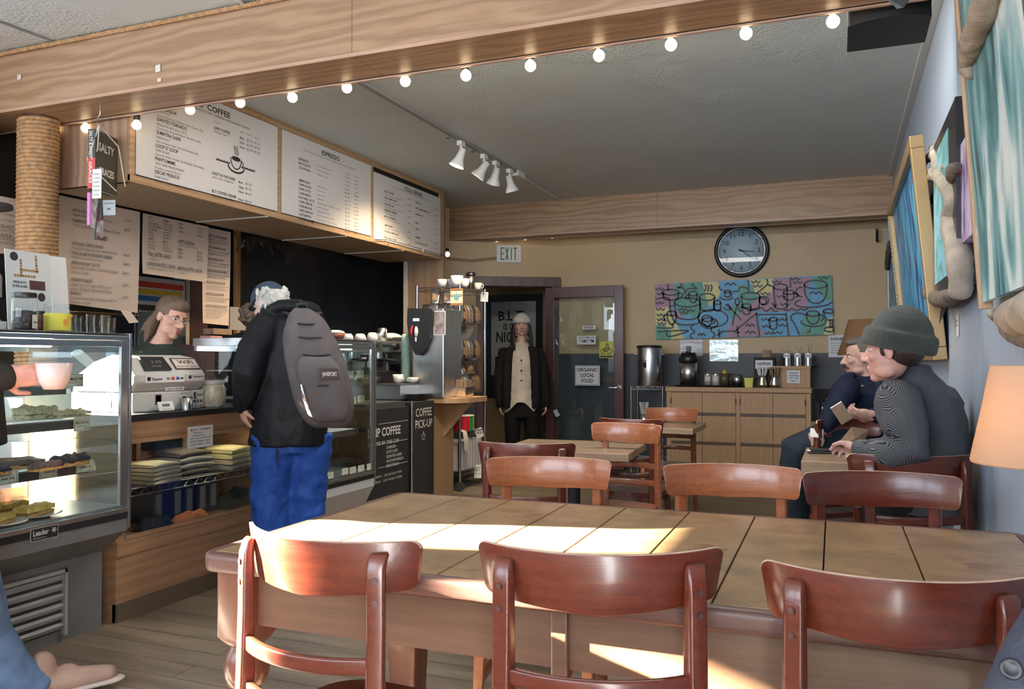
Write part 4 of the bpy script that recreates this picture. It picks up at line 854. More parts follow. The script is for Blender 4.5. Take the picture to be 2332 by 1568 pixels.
# ================================================================== service counter with the window
XK = -3.13; YK0, YK1, ZK = 2.875, 3.985, 0.96
XB = -3.70
L = V((XK, YK0, 0)); T = Matrix.Translation(-L)
t = thing('service_counter', 'wooden service counter with a lit window full of folded shirts', 'counter', L)
m_ = MB(T); m_.box(XB-0.02, XK+0.02, YK0, YK1, ZK-0.03, ZK); m_.build('countertop', M_black, t, bevel=0.004)
m_ = MB(T); m_.box(XK-0.012, XK+0.008, YK0, YK1, 0.822, 0.8449); m_.build('valance', M_counter_wood, t)  # lip added to hide the glowing fill strip
m_ = MB(T); m_.box(XB, XK+0.008, YK0, YK1, 0.845, ZK-0.03); m_.build('header', M_counter_wood, t, bevel=0.003)
for ya, yb in ((YK0, YK0+0.05), (YK1-0.035, YK1)): m_ = MB(T); m_.box(XB, XK, ya, yb, 0.0, 0.845); m_.build('end_panel', M_counter_wood, t)
m_ = MB(T); m_.box(XB, XK, YK0+0.05, YK1-0.035, 0.0, 0.375); m_.box(XK, XK+0.008, YK0, YK1, 0.30, 0.37); m_.build('base', M_counter_wood, t, bevel=0.002)
m_ = MB(T); m_.box(XK-0.02, XK+0.012, YK0, YK1, 0.0, 0.085); m_.build('kickboard', mat('kick', (0.08, 0.055, 0.035), 0.5), t)
m_ = MB(T); m_.box(XB, XB+0.02, YK0+0.05, YK1-0.035, 0.375, 0.845); m_.build('rear_panel', mat('counter_cream', (0.62, 0.50, 0.30), 0.6), t)
m_ = MB(T); m_.box(XK-0.006, XK-0.002, YK0+0.05, YK1-0.035, 0.375, 0.845); m_.build('window_glass', M_glass, t)
m_ = MB(T); m_.box(XK-0.01, XK+0.006, YK0+0.05, YK1-0.035, 0.372, 0.392); m_.build('window_sill', M_counter_wood, t, bevel=0.003)
m_ = MB(T); m_.box(XK-0.10, XK-0.07, YK0+0.1, YK1-0.1, 0.839, 0.8445); m_.build('fill_strip', mat('warm_fill_strip', (1, 1, 1), 0.5, emit=(1.0, 0.86, 0.62), estr=14), t)  # glowing strip added out of view to brighten the counter interior
m_ = MB(T); m_.box(XK-0.25, XK-0.22, 3.20, 3.23, 0.60, 0.845); m_.build('inner_post', M_darkwood, t)
def wire_shelf(mb, x0, x1, y0, y1, z, h=0.035, n=14, r=0.003, slats='y'):
    for a, b in (((x0, y0), (x1, y0)), ((x1, y0), (x1, y1)), ((x1, y1), (x0, y1)), ((x0, y1), (x0, y0))):
        for zz in (z, z-h): mb.tube([(a[0], a[1], zz), (b[0], b[1], zz)], r, 6)
        L = math.hypot(b[0]-a[0], b[1]-a[1]); k = max(4, int(L/0.035)); pts = [(a[0]+(b[0]-a[0])*i/k, a[1]+(b[1]-a[1])*i/k, z-(h if i % 2 else 0)) for i in range(k+1)]
        mb.tube(pts, r*0.8, 5)
    for i in range(n+1):
        if slats == 'y': x = x0+(x1-x0)*i/n; mb.tube([(x, y0, z+0.001), (x, y1, z+0.001)], r*0.7, 5)
        else: y = y0+(y1-y0)*i/n; mb.tube([(x0, y, z+0.001), (x1, y, z+0.001)], r*0.7, 5)
m_ = MB(T); wire_shelf(m_, XB+0.06, XK-0.03, YK0+0.055, YK1-0.04, 0.60, n=12); m_.build('wire_shelf', M_wire, t)
# folded shirts
def folded(px, X, w, d, h, col, label, n=4, rz=0, z=0.604, grp='folded shirts in the counter window'):
    p = AX(px, 1060, X); t = thing('folded_shirt_stack', label, 'shirts', (X, p.y, z), rz, grp)
    for i in range(n):
        m = MB(); th = h/n; k = 1-0.04*i; rg = []
        for j in range(9):
            u = j/8; y = (u-0.5)*w*k; hh = th*(0.62+0.35*math.sin(PI*u)); rg.append([(d/2*k, y, 0), (d/2*k+0.006, y, hh*0.5), (d/2*k, y, hh), (0, y, hh*1.25), (-d/2*k, y, hh), (-d/2*k, y, 0)])
        for r_ in rg:
            for q_ in range(6): r_[q_] = (r_[q_][0], r_[q_][1], r_[q_][2]+i*th)
        m.rings(rg); m.build('folded_shirt', col[i % len(col)], t, disp=(0.012, 0.06))
    return t
Mt = [mat('shirt_sand', (0.42, 0.36, 0.25), 0.9, bump=0.3), mat('shirt_grey', (0.26, 0.24, 0.21), 0.9, bump=0.3), mat('shirt_brown', (0.10, 0.08, 0.06), 0.9), mat('shirt_yellow', (0.62, 0.54, 0.26), 0.9, bump=0.3), mat('shirt_navy', (0.03, 0.04, 0.07), 0.9)]
folded(340, -3.26, 0.21, 0.24, 0.10, [Mt[0]], 'pile of sand-coloured folded shirts at the left of the wire shelf', 5, 0.1)
folded(410, -3.36, 0.24, 0.28, 0.13, [Mt[2], Mt[1], Mt[1], Mt[2]], 'pile of brown and grey folded shirts in the middle of the wire shelf', 4, -0.1)
folded(515, -3.30, 0.25, 0.28, 0.12, [Mt[1], Mt[0], Mt[3], Mt[3]], 'pile topped with yellow shirts at the right of the wire shelf', 4, 0.05)
# binders / boxed bags under the shelf
for i, px in enumerate((330, 375, 402, 432, 457)):
    X = -3.36; p = AX(px, 1140, X); m_ = MB(); m_.box(-0.09, 0.09, -0.032, 0.032, 0, 0.19); m_.box(0.0901, 0.091, -0.020, 0.020, 0.03, 0.15, 1)
    o = m_.build('binder', [mat('navy_binder', (0.02, 0.025, 0.05), 0.4), mat('grey_label', (0.20, 0.20, 0.20), 0.5)], bevel=0.002); o.location = (X, p.y, 0.376); tag(o, 'dark blue box with a grey label standing under the wire shelf', 'box', 'dark boxes in the counter window')
def cloth(name, px, X, dims, m, label, rz=0, z=0.376, seed=1):
    p = AX(px, 1170, X); mb = MB(); w, d, h = dims; n = 20; vs = []
    for i in range(n+1):
        for j in range(n+1):
            u, v = i/n*2-1, j/n*2-1; rr = max(0, 1-(u*u*u*u+v*v*v*v)); zz = h*rr**0.6*(0.75+0.5*noise.noise(V((u*2+seed, v*2, seed)))); vs.append((u*d/2, v*w/2, max(0.001, zz)))
    fs = [(i*(n+1)+j, (i+1)*(n+1)+j, (i+1)*(n+1)+j+1, i*(n+1)+j+1) for i in range(n) for j in range(n)]
    mb.add(vs, fs, 0, True); o = mb.build(name, m, solid=0.004); o.location = (X, p.y, z); o.rotation_euler = (0, 0, rz); return tag(o, label, 'cloth')
cloth('knitted_hat', 350, -3.20, (0.20, 0.10, 0.07), mat('navy_cloth', (0.012, 0.018, 0.035), 0.9, bump=0.4), 'navy cloth lying at the lower left of the counter window', seed=3)
cloth('folded_scarf', 430, -3.19, (0.26, 0.09, 0.05), mat('orange_cloth', (0.52, 0.16, 0.06), 0.9, bump=0.4), 'orange folded cloth at the bottom of the counter window', 0.12, seed=5)
cloth('bag', 535, -3.28, (0.26, 0.14, 0.11), mat('black_cloth', (0.012, 0.012, 0.012), 0.8), 'black cloth bag at the lower right of the counter window', seed=8)
# t-shirt sign on the glass
a = AX(425, 1022, XK+0.003); b = AX(483, 966, XK+0.003); w_, h_ = b.y-a.y, b.z-a.z
m_ = MB(FR((XK-0.0015+0.010, a.y, a.z), (0, 1, 0))); m_.box(0, w_, 0, h_, 0, 0.001)
for s, u0, v, u1, cap, bo in (("BLTC  'T' SHIRTS", 0.1, 0.80, 0.92, 0.085, True), ('*100% cotton!', 0.2, 0.67, 0.55, 0.05, True), ('*New Earthy Colors', 0.14, 0.55, 0.68, 0.05, True), ('*Made in North America (North, Rep.)', 0.08, 0.43, 0.95, 0.045, True), ('SHORT SLEEVE........$20', 0.1, 0.28, 0.85, 0.06, True), ('LONG SLEEVE..........$25', 0.1, 0.14, 0.85, 0.06, True)):
    m_.text(s, Matrix.Translation((u0*w_, v*h_, 0.001)), (u1-u0)*w_, cap*h_, 1, bo)
tag(m_.build('price_sign', [M_paper, M_ink], bevel=0), 'white BLTC T SHIRTS price sign taped on the counter window', 'sign')

# cash register
M_reg = mat('register_putty', (0.62, 0.61, 0.57), 0.4)
rp = AX(300, 938, -3.20); t = thing('cash_register', 'off-white cash register with card stickers on the service counter', 'cash register', (-3.20, AX(304, 938, -3.20).y, ZK), 0.0)
# local: x=0 front (towards customers), -x back, y to the right
RW = AX(458, 930, -3.20).y - AX(304, 938, -3.20).y
m_ = MB(); m_.box(-0.42, 0, 0.0, RW, 0.0, 0.10); m_.build('cash_drawer', M_reg, t, bevel=0.008)
m_ = MB(); poly = [(-0.40, 0.10), (-0.02, 0.10), (0.02, 0.145), (0.02, 0.185), (-0.05, 0.27), (-0.14, 0.285), (-0.26, 0.25), (-0.40, 0.17)]
n = 8; m_.add([(a, -0.008, b) for a, b in poly]+[(a, RW+0.008, b) for a, b in poly], [tuple(range(n)), tuple(range(n, 2*n))[::-1]]+[(i, n+i, n+(i+1) % n, (i+1) % n) for i in range(n)]); m_.build('body', M_reg, t, bevel=0.012, seg=3)
def on_slope(y0, y1, s0, s1, off=0.0015):   # sloping face from (0.02,.185) to (-.05,.27)
    a = V((0.02, 0, 0.185)); b = V((-0.05, 0, 0.27)); u = (b-a)
    return FR(a+u*s0+V((0, y0, 0)), (0, 1, 0), u), (y1-y0), u.length*(s1-s0)
T_, w, h = on_slope(0.06, 0.235, 0.22, 0.98); m_ = MB(T_); m_.prism([(0, 0), (w, 0), (w*0.93, h), (w*0.05, h)], 0.003, 0.012, 0); m_.text('1.55', Matrix.Translation((w*0.4, h*0.5, 0.012)), w*0.35, h*0.2, 1); m_.text('SHARP', Matrix.Translation((w*0.3, h*0.2, 0.012)), w*0.35, h*0.12, 1); m_.build('customer_display', [M_black, mat('dim_segments', (0.35, 0.4, 0.36), 0.4)], t, bevel=0.002)
T_, w, h = on_slope(0.27, 0.45, 0.28, 0.95); m_ = MB(T_); m_.prism([(0, 0), (w, 0), (w, h), (0, h)], 0.003, 0.006, 1); m_.prism([(w*.05, h*.08), (w*.95, h*.08), (w*.95, h*.9), (w*.05, h*.9)], 0.006, 0.0065, 0); m_.text('WiFi', Matrix.Translation((w*0.2, h*0.45, 0.0065)), w*0.6, h*0.35, 1, True); m_.text('PASSWORD: COFFEE', Matrix.Translation((w*0.1, h*0.18, 0.0065)), w*0.8, h*0.12, 1); m_.build('wifi_card', [mat('pink_card', (0.72, 0.62, 0.58), 0.5), M_darkwood], t)
def sticker(x, y0, y1, z0, z1, items, label=None):
    m = MB(FR((x, y0, z0), (0, 1, 0))); w, h = y1-y0, z1-z0; m.box(0, w, 0, h, 0, 0.0006)
    for it in items:
        if isinstance(it[0], str): m.text(it[0], Matrix.Translation((it[1]*w, it[2]*h, 0.0006)), (it[3]-it[1])*w, it[4]*h, 1, True)
        else: (a, b, c, d, mi) = it; m.box(a*w, c*w, b*h, d*h, 0.0006, 0.001, mi)
    o = m.build('sticker', [M_paper, M_ink, mat('sticker_red', (0.6, 0.08, 0.04), 0.5), mat('sticker_blue', (0.05, 0.12, 0.4), 0.5)], t); return o
sticker(0.0215, 0.05, 0.31, 0.146, 0.184, [(.05, .25, .13, .75, 1), (.075, .4, .105, .6, 0), ('Square', .16, .33, .42, .34), ('VISA', .52, .35, .62, .3), (.65, .3, .74, .7, 2), (.78, .3, .86, .7, 3), (.89, .4, .97, .6, 1)])
sticker(0.0215, 0.33, 0.455, 0.150, 0.186, [(.08, .3, .24, .8, 1), ('Square', .32, .5, .9, .28)])
sticker(0.0008, 0.20, 0.33, 0.102, 0.12, [('Square  VISA MC', .1, .3, .9, .4)])
sticker(0.0012, 0.135, 0.175, 0.035, 0.085, [(0, 0, 1, 1, 1), (.14, .12, .86, .88, 0), (.36, .36, .64, .64, 1)])
sticker(0.0012, 0.30, 0.36, 0.03, 0.095, [('BICYCLE', .1, .8, .9, .1), (.15, .1, .45, .4, 1), (.55, .1, .85, .4, 1), (.3, .3, .7, .6, 1)])
sticker(0.0012, 0.39, 0.47, 0.02, 0.10, [(.1, .55, .3, .85, 1), ('Square', .38, .6, .95, .2), (.1, .15, .3, .35, 1), (.4, .15, .6, .35, 2), (.7, .15, .9, .35, 3)])
m_ = MB(); m_.tube([(-0.05, -0.012, 0.16), (-0.09, -0.03, 0.14), (-0.11, -0.035, 0.09), (-0.11, -0.03, 0.02)], 0.003, 6); m_.build('cord', M_dgrey, t)
# card holder, tin, jar on the counter
p = AX(382, 940, -3.14); t = thing('card_holder', 'small clear stand of business cards in front of the register', 'card holder', (-3.15, p.y, ZK))
m_ = MB(FR((0.0, -0.045, 0.0), (0, 1, 0), (-0.35, 0, 1))); m_.box(0, 0.10, 0.004, 0.052, 0, 0.004); m_.box(0.025, 0.075, 0.025, 0.04, 0.004, 0.0045, 1); m_.text('bike club', Matrix.Translation((0.02, 0.012, 0.0045)), 0.05, 0.006, 1); m_.build('cards', [M_paper, M_ink2], t)
m_ = MB(); m_.box(-0.03, 0.012, -0.05, 0.06, 0, 0.012); m_.build('holder', M_glass, t)
p = AX(424, 930, -3.17); t = thing('tin_cup', 'small steel tin beside the register', 'tin', (-3.17, p.y, ZK)); m_ = MB(); m_.lathe([(0.026, 0), (0.027, 0.06), (0.025, 0.06), (0.024, 0.004), (0.001, 0.004)], 20); m_.build('tin', M_steel, t)
m_ = MB(); m_.cyl((0, 0.05, 0.0), (0, 0.05, 0.055), 0.016, n=16); m_.build('small_jar', M_glass, t); m_ = MB(); m_.cyl((0, 0.05, 0.056), (0, 0.05, 0.064), 0.017, n=16); m_.build('jar_lid', M_black, t)
p = AX(484, 932, -3.22); t = thing('tip_jar', 'painted cream jar with leaf pattern at the end of the counter', 'jar', (-3.22, p.y, ZK))
m_ = MB(); m_.lathe([(0.052, 0), (0.066, 0.012), (0.069, 0.06), (0.068, 0.10), (0.060, 0.122), (0.058, 0.128), (0.001, 0.128)], 28); m_.build('jar_body', mat('leafy_ceramic', (0.62, 0.58, 0.44), 0.3, vary=0.35, vscale=45), t)
m_ = MB(); m_.lathe([(0.062, 0.128), (0.063, 0.145), (0.058, 0.148), (0.001, 0.149)], 28); m_.build('lid', mat('jar_lid_glass', (0.55, 0.55, 0.50), 0.2), t)

# second case
XC2 = -3.06
c2_, L2 = display_case('smaller pastry case beyond the service counter with yellow price tags', XC2, 4.02, AX(853, 900, XC2).y, 0.45, 1.355, -3.74, -3.13, white=True, zs=(0.74, 0.98, 1.15), side_near=True)
y2c = AX(853, 900, XC2).y
m_ = MB(Matrix.Translation(-L2)); m_.box(-3.72, -3.13, 4.04, y2c, 0, 0.10); m_.build('plinth', M_counter_wood, c2_)
for i, (px, py) in enumerate(((735, 1085), (753, 1082), (786, 1073), (804, 1070), (823, 1066), (843, 1062))):
    a = AX(px-7, py+9, XC2+0.001); b = AX(px+7, py-9, XC2+0.001); price_tag(XC2, a.y, b.y, a.z, b.z, [('Organic', 0.25, 0.7, 0.75, 0.12, True), ('RAISIN BRAN', 0.12, 0.45, 0.88, 0.1, False), ('$3.25', 0.5, 0.15, 0.85, 0.1, False)], None, c2_, L2)
for i, (px, py) in enumerate(((798, 853), (820, 852), (790, 915), (803, 912), (822, 908))):
    X = -3.17; a = AX(px-8, py+9, X); b = AX(px+8, py-9, X); price_tag(X, a.y, b.y, a.z, b.z, [('Cookie', 0.3, 0.7, 0.75, 0.12, True), ('OATMEAL', 0.2, 0.45, 0.8, 0.12, False)], None, c2_, L2)
p = AX(833, 812, XC2+0.004); m_ = MB(Matrix.Translation(-L2) @ FR((XC2+0.004, p.y-0.08, p.z-0.02), (0, 1, 0))); m_.prism([(0, 0.035), (0, 0), (0.03, -0.012), (0.11, -0.012), (0.115, 0.035)], 0, 0.004, 0); m_.text('Leader', Matrix.Translation((0.015, 0.005, 0.004)), 0.07, 0.016, 1, True); m_.build('maker_plate', [M_black, M_chalk], c2_)
# ================================================================== behind the bar
# hanging paper menus under the back edge of the box
ZA = lambda x, y: (x/2.8, 200+y/2.8)
M_pmenu = mat('peach_paper_menu', (0.72, 0.56, 0.45), 0.6)
def paper_menu(label, X, corners, items, Z=ZA, m=M_pmenu):
    """corners: bottom-left, bottom-right in px; top at z"""
    (lx, ly), (rx, ry), ztop = corners; a = AX(lx, ly, X); b = AX(rx, ry, X); mb = MB()
    n = 10; vs = []; 
    for i in range(n+1):
        u = i/n; y = a.y+(b.y-a.y)*u; zb = a.z+(b.z-a.z)*u
        for k in range(7): v = k/6; vs.append((X-0.012*math.sin(v*2.5+u*2)*(1-v*0.7)-0.004, y, zb+(ztop-zb)*v))
    fs = [(i*7+k, (i+1)*7+k, (i+1)*7+k+1, i*7+k+1) for i in range(n) for k in range(6)]
    mb.add(vs, fs, 0, True)
    zt(mb, items, Z, lambda p, q: AX(p, q, X+0.002))
    o = mb.build('paper_menu', [m, M_ink2, M_ink], loc=(X, (a.y+b.y)/2, a.z)); return tag(o, label, 'menu', 'paper menus under the oak box')
k1, k2 = 0.027, 0.024
IL = [("LENTIL SOUP", 462, 785, 560, k1, True), ("Vegan. With Einkorn Bread Crisps.", 462, 812, 720, k2), ("SALMON CHOWDER", 463, 850, 600, k1, True), ("Wild Salmon, Einkorn Bread Crisps.", 465, 880, 768, k2),
 ("SALAD", 616, 965, 685, 0.036, True, 2), ("ORGANIC GREEN SALAD", 462, 996, 658, k1, True), ("House Dressing, Einkorn Bread Crisps", 458, 1022, 745, k2), ("WILD SALMON ON BABY GREENS", 456, 1056, 718, k1, True), ("With Einkorn Bread Crisps.", 455, 1082, 660, k2),
 ("APPLE WALNUT SALAD", 456, 1118, 638, k1, True), ("Raw Amish Cheddar, Olives, Dressing &", 455, 1146, 752, k2), ("Einkorn Crisps", 456, 1176, 568, k2), ("YOGURT PARFAIT", 455, 1228, 593, k1, True), ("Yogurt (Local Organic Milk), crust", 453, 1256, 708, k2), ("pieces, Walnuts, Bananas & Honey", 450, 1284, 714, k2),
 ("EINDOG", 450, 1314, 518, k1, True), ("Organic Frankfurter in Einkorn roll. No", 450, 1342, 742, k2), ("Nitrates or sugar", 450, 1370, 580, k2),
 ("$5.95", 796, 850, 832, k2), ("$7.95", 794, 910, 830, k2), ("$4.50", 788, 1072, 828, k2), ("$8.95", 788, 1130, 827, k2), ("$8.95", 785, 1188, 824, k2), ("$6.95", 782, 1262, 820, k2), ("$5.95", 780, 1340, 818, k2)]
paper_menu('wide peach paper menu listing SALAD, hanging behind the book bundle', -4.45, ((133, 688), (317, 712), 2.232), IL)
IM = []
for i, s in enumerate(("BLACK", "Assam", "Darjeeling", "Eng. Breakfast", "Earl Grey", "Mango", "Keemun")): IM.append((s, 944, 826+i*19, 944+6.5*len(s), 0.022, i == 0))
for i, s in enumerate(("GREEN", "Sencha", "Jasmine", "Oolong")): IM.append((s, 944, 965+i*19, 944+7*len(s), 0.022, i == 0))
for i, s in enumerate(("HERBAL", "Peppermint", "Rose Buds", "Chamomile", "Licorice", "Nettles", "Rooibos")): IM.append((s, 1041, 852+i*18, 1041+6.2*len(s), 0.022, i == 0))
for i, s in enumerate(("MATE", "Green", "Roasted", "Chai Mate")): IM.append((s, 1041, 986+i*18, 1041+6.5*len(s), 0.022, i == 0))
for i, (s, c) in enumerate((("8oz", "$1.25"), ("12oz", "$1.95"), ("16oz", "$4.50"))): IM += [(s, 1140, 870+i*25, 1168, 0.025, True), (c, 1258, 900+i*24, 1290, 0.024)]
for i, (s, c) in enumerate((("8oz", "$2.50"), ("12oz", "$3.25"), ("16oz", "$3.95"))): IM += [(s, 1138, 1034+i*23, 1164, 0.025, True), (c, 1258, 1056+i*23, 1290, 0.024)]
IM += [("HOT COCOA", 1138, 988, 1237, 0.036, True), ("ORGANIC COCOA, SUCANAT", 1138, 1006, 1258, 0.016), ("TEA LATTE - $4.35", 944, 1066, 1090, 0.036, True), ("STEAMED MILK", 944, 1092, 1010, 0.016), ("LONDON FOG - $4.50", 942, 1128, 1118, 0.036, True), ("EARL GREY, STEAMED MILK, VANILLA", 942, 1150, 1112, 0.016), ("MATE LATTE - $4.50", 1136, 1158, 1288, 0.036, True), ("STEAMED MILK", 1136, 1180, 1200, 0.016)]
paper_menu('peach paper menu with HOT COCOA and tea prices, second from the wide one', -4.46, ((326, 622), (474, 642), 2.232), IM)
IR = []
for i, (h, b) in enumerate((("CAPE CLEARE SALMON", ("Wild line-caught Salmon from", "Cape Cleare")), ("PORT TOWNSEND FOOD COOP", ("All Organic produce, some", "seasonally local sources")), ("FRESH BREEZE DAIRY", ("Organic, non-homogenized milk", "and cream from Lynden, WA")), ("FAIRHAVEN FLOUR MILL", ("Organic Flour from Burlington,", "WA")), ("MOTHER'S ORGANIC BUTTER", ("Independent farmers in", "Southern WA and Northwest Oregon")), ("SPRING RAIN FARM", ("Free range, organically raised", "Chicken Eggs")), ("WHAT IS EINKORN WHEAT?", ("Unhybridized wheat, 10,000 yr", "wheat. Gluten sensitive or", "gluten intolerant people can", "often add to diet Einkorn")))):
    y = 945+i*74 if i < 6 else 1392
    IR.append((h, 1326-i*2, y, 1450-(i % 3)*12, 0.026, True))
    for j, q in enumerate(b): IR.append((q, 1326-i*2, y+20+j*17, 1460-(j*20), 0.018))
paper_menu('long narrow peach paper menu about farm suppliers, rightmost of the papers', -4.50, ((463, 735), (524, 741), 2.235), IR)
IK = [("Raw Cheddar, Crust", -30, 800, 150, k2), ("Dairy Free", -40, 838, 75, k2), ("CHICKEN POT PIE", -60, 880, 120, k1, True), ("Einkorn Crust", -40, 905, 110, k2), ("FRITATTA", -50, 940, 75, k1, True), ("Eggs & Potato", -40, 962, 110, k2), ("Gluten & Dairy", -40, 986, 110, k2), ("$8.95", 276, 824, 322, k1), ("$8.95", 274, 922, 322, k1), ("$6.95", 274, 980, 322, k1)]
paper_menu('peach paper menu partly behind the rope column', -4.47, ((-20, 574), (130, 590), 2.16), IK)
# oak cabinet left of the column
t = thing('wall_cabinet', 'oak cabinet hanging behind the rope column at the left edge', 'cabinet', (-4.9, 3.1, 2.02)); 
m_ = MB(); a = AY(-60, 300, 3.12); m_.box(-0.5, 0.42, -0.5, 0.02, 0.02, 0.925); m_.build('cabinet_body', wood('plain_oak', (0.62, 0.42, 0.24), (0.50, 0.32, 0.17), 0.45, 'z', 0.6, 0.7), t, bevel=0.004)
m_ = MB(); m_.box(-0.5, 0.44, -0.52, 0.04, 0.0, 0.02); m_.build('bottom_rail', M_oak_y, t)
t = thing('plank_bracket', 'narrow oak plank with a notch beside the rope column', 'shelf', (-4.62, 3.50, 2.16)); m_ = MB(); m_.box(-0.02, 0.16, 0, 0.03, 0.0, 0.60); m_.build('plank', M_oak_y, t, bevel=0.003)
m_ = MB(); m_.box(0.12, 0.18, -0.012, 0.0, 0.02, 0.10); m_.build('foot_block', M_oak_y, t, bevel=0.003)
# back wall fridge with striped sign, door frame
def wallbox(name, label, cat, px0, py0, px1, py1, X, th, m, mi=None):
    a = AX(px0, py1, X); b = AX(px1, py0, X); mb = MB(); mb.box(X-th, X, a.y, b.y, a.z, b.z); o = mb.build(name, m, loc=(X, (a.y+b.y)/2, a.z)); return tag(o, label, cat), a, b
t = thing('reach_in_fridge', 'black fridge with a red, yellow and blue striped header behind the bar', 'fridge', (-5.05, AX(370, 700, -5.05).y, 0))
a = AX(308, 760, -5.05); b = AX(424, 638, -5.05); yy = (a.y+b.y)/2; hw = (b.y-a.y)/2; t.location.y = yy
m_ = MB(); m_.box(-0.22, 0, -hw, hw, 0.05, b.z-0.0); m_.build('body', M_black, t, bevel=0.01)
F_ = FR((0.002, -hw, AX(360, 690, -5.05).z), (0, 1, 0)); zz = AX(360, 642, -5.05).z-AX(360, 690, -5.05).z; w_ = hw*2
m_ = MB(F_); m_.box(0.02, w_-0.02, -0.02, zz+0.03, 0, 0.004, 0)
for i, (lo, hi, c) in enumerate(((0.70, 0.97, 1), (0.38, 0.62, 2), (0.06, 0.30, 3))): m_.prism([(0.02, lo*zz), (w_*0.93-0.10*(2-0)*w_*(1-hi)*0.6, lo*zz), (w_*0.93-0.10*w_*(1-hi)*0.6, hi*zz), (0.02, hi*zz)], 0.004, 0.005, c)
m_.text('true', Matrix.Translation((0.02, -0.10, 0.004)), 0.18, 0.05, 4, True)
m_.build('header_sign', [mat('backlit_white', (0.75, 0.76, 0.72), 0.4), mat('stripe_red', (0.65, 0.04, 0.02), 0.4), mat('stripe_yellow', (0.85, 0.58, 0.03), 0.4), mat('stripe_blue', (0.03, 0.20, 0.55), 0.4), M_chalk], t)
m_ = MB(); m_.box(0.0, 0.02, -hw+0.02, hw-0.02, 0.10, AX(360, 712, -5.05).z); m_.build('door', mat('fridge_door', (0.10, 0.12, 0.12), 0.15), t)
o, a, b = wallbox('door_casing', 'tall cream casing behind the barista', 'door casing', 410, 1210, 428, 520, -5.1, 0.06, mat('cream_paint', (0.75, 0.68, 0.55), 0.5))

o, a, b = wallbox('cabinet_panel', 'dark brown panel between the cream casing and the farm menu', 'panel', 430, 1210, 470, 520, -5.12, 0.08, M_darkwood)
# blackboard panel with its orange wood frame
Xb = -5.05; a = AX(545, 790, Xb); b = AX(930, 500, Xb)
t = thing('blackboard', 'huge dark blackboard wall panel framed in orange wood behind the bar', 'blackboard', (Xb, a.y, 0.9))
m_ = MB(Matrix.Translation((-Xb, -a.y, -0.9))); m_.box(Xb-0.249, Xb, a.y, b.y, 0.9, 2.50); m_.build('board', mat('slate_board', (0.018, 0.022, 0.030), 0.42, vary=0.5, vscale=2), t)
M_ofr = wood('orange_fir', (0.55, 0.27, 0.10), (0.42, 0.19, 0.07), 0.4, 'z', 1, 0.6)
m_ = MB(Matrix.Translation((-Xb, -a.y, -0.9))); m_.box(Xb-0.03, Xb+0.012, a.y-0.05, a.y-0.001, 0.9, 2.56); m_.box(Xb-0.03, Xb+0.012, a.y-0.001, b.y, 2.505, 2.56); m_.build('frame', M_ofr, t, bevel=0.003)
# plastic sheeting bunched under the box
random.seed(3); m_ = MB(); n = 44; y0 = AX(535, 540, -4.46).y; y1 = AX(700, 575, -4.46).y; vs = []
for i in range(n+1):
    u = i/n; dep = (0.05+0.10*abs(noise.noise(V((u*7, 0, 0))))*2+(0.13 if 0.66 < u < 0.82 else 0)*math.sin((u-0.66)/0.16*PI))*(1 if 0.02 < u < 0.98 else 0.3)
    for k in range(7): v = k/6; vs.append((-4.47+0.05*noise.noise(V((u*22, v*3, 1)))*(0.3+v)+0.015*math.sin(u*60)*v, y0+(y1-y0)*u+0.02*noise.noise(V((u*9, v*4, 5)))*v, 2.238-dep*v))
m_.add(vs, [(i*7+k, (i+1)*7+k, (i+1)*7+k+1, i*7+k+1) for i in range(n) for k in range(6)], 0, True)
mp_ = glass('plastic_film', (0.78, 0.80, 0.80), 0.9, 0.25); tag(m_.build('plastic_sheet', mp_), 'crumpled clear plastic sheeting hanging from under the box', 'plastic sheet')
# small items by the second worker
o, a, b = wallbox('carton', 'small red and white carton standing behind the second case', 'carton', 480, 776, 506, 764, -4.30, 0.10, mat('red_white', (0.75, 0.35, 0.3), 0.5)); o.location.z += 0.0
m_ = MB(); a = AX(472, 778, -4.3); m_.box(-4.55, -4.10, a.y-0.1, a.y+2.2, 0, 1.345-0.015); tag(m_.build('back_counter', M_darkwood), 'dark back counter behind the second pastry case', 'counter')
o, a, b = wallbox('paper_box', 'pale cardboard box behind the second worker', 'box', 486, 762, 528, 747, -4.42, 0.10, M_kraft)
o, a, b = wallbox('wall_tablet', 'grey notice panel beside the farm supplier menu', 'sign', 524, 752, 560, 698, -4.62, 0.02, mat('grey_panel', (0.35, 0.33, 0.32), 0.5))
# shelf and hanging paper scrap under the wide menu
o, a, b = wallbox('menu_shelf', 'thin brass-edged shelf just under the wide paper menu', 'shelf', 178, 718, 316, 708, -4.50, 0.79, mat('brass', (0.60, 0.38, 0.15), 0.3, 0.8))
m_ = MB(); a = AX(268, 715, -4.49); m_.add([(-4.47, a.y, a.z+0.03), (-4.45, a.y+0.07, a.z+0.02), (-4.43, a.y+0.12, a.z-0.05), (-4.44, a.y+0.05, a.z-0.06)], [(0, 1, 2, 3)]); tag(m_.build('paper_scrap', M_pmenu, solid=0.001), 'scrap of paper dangling under the wide menu', 'paper')
t = thing('bottle_rack', 'dark rack of bottles at the left edge behind the SCRABBLE notice', 'rack', (-4.55, AX(8, 700, -4.55).y-0.05, 1.30)); m_ = MB(); m_.box(-0.10, 0.0, -0.3, 0.25, 0.0, 0.55); m_.build('rack_back', M_blackm, t)
for i in range(6): m_ = MB(); m_.lathe([(0.03, 0), (0.03, 0.12), (0.012, 0.15), (0.012, 0.18)], 14, 0, Matrix.Translation((0.035, -0.16+0.07*(i % 3), 0.02+0.26*(i//3)))); m_.build('bottle', mat('pale_bottle', (0.5, 0.5, 0.52), 0.15), t)

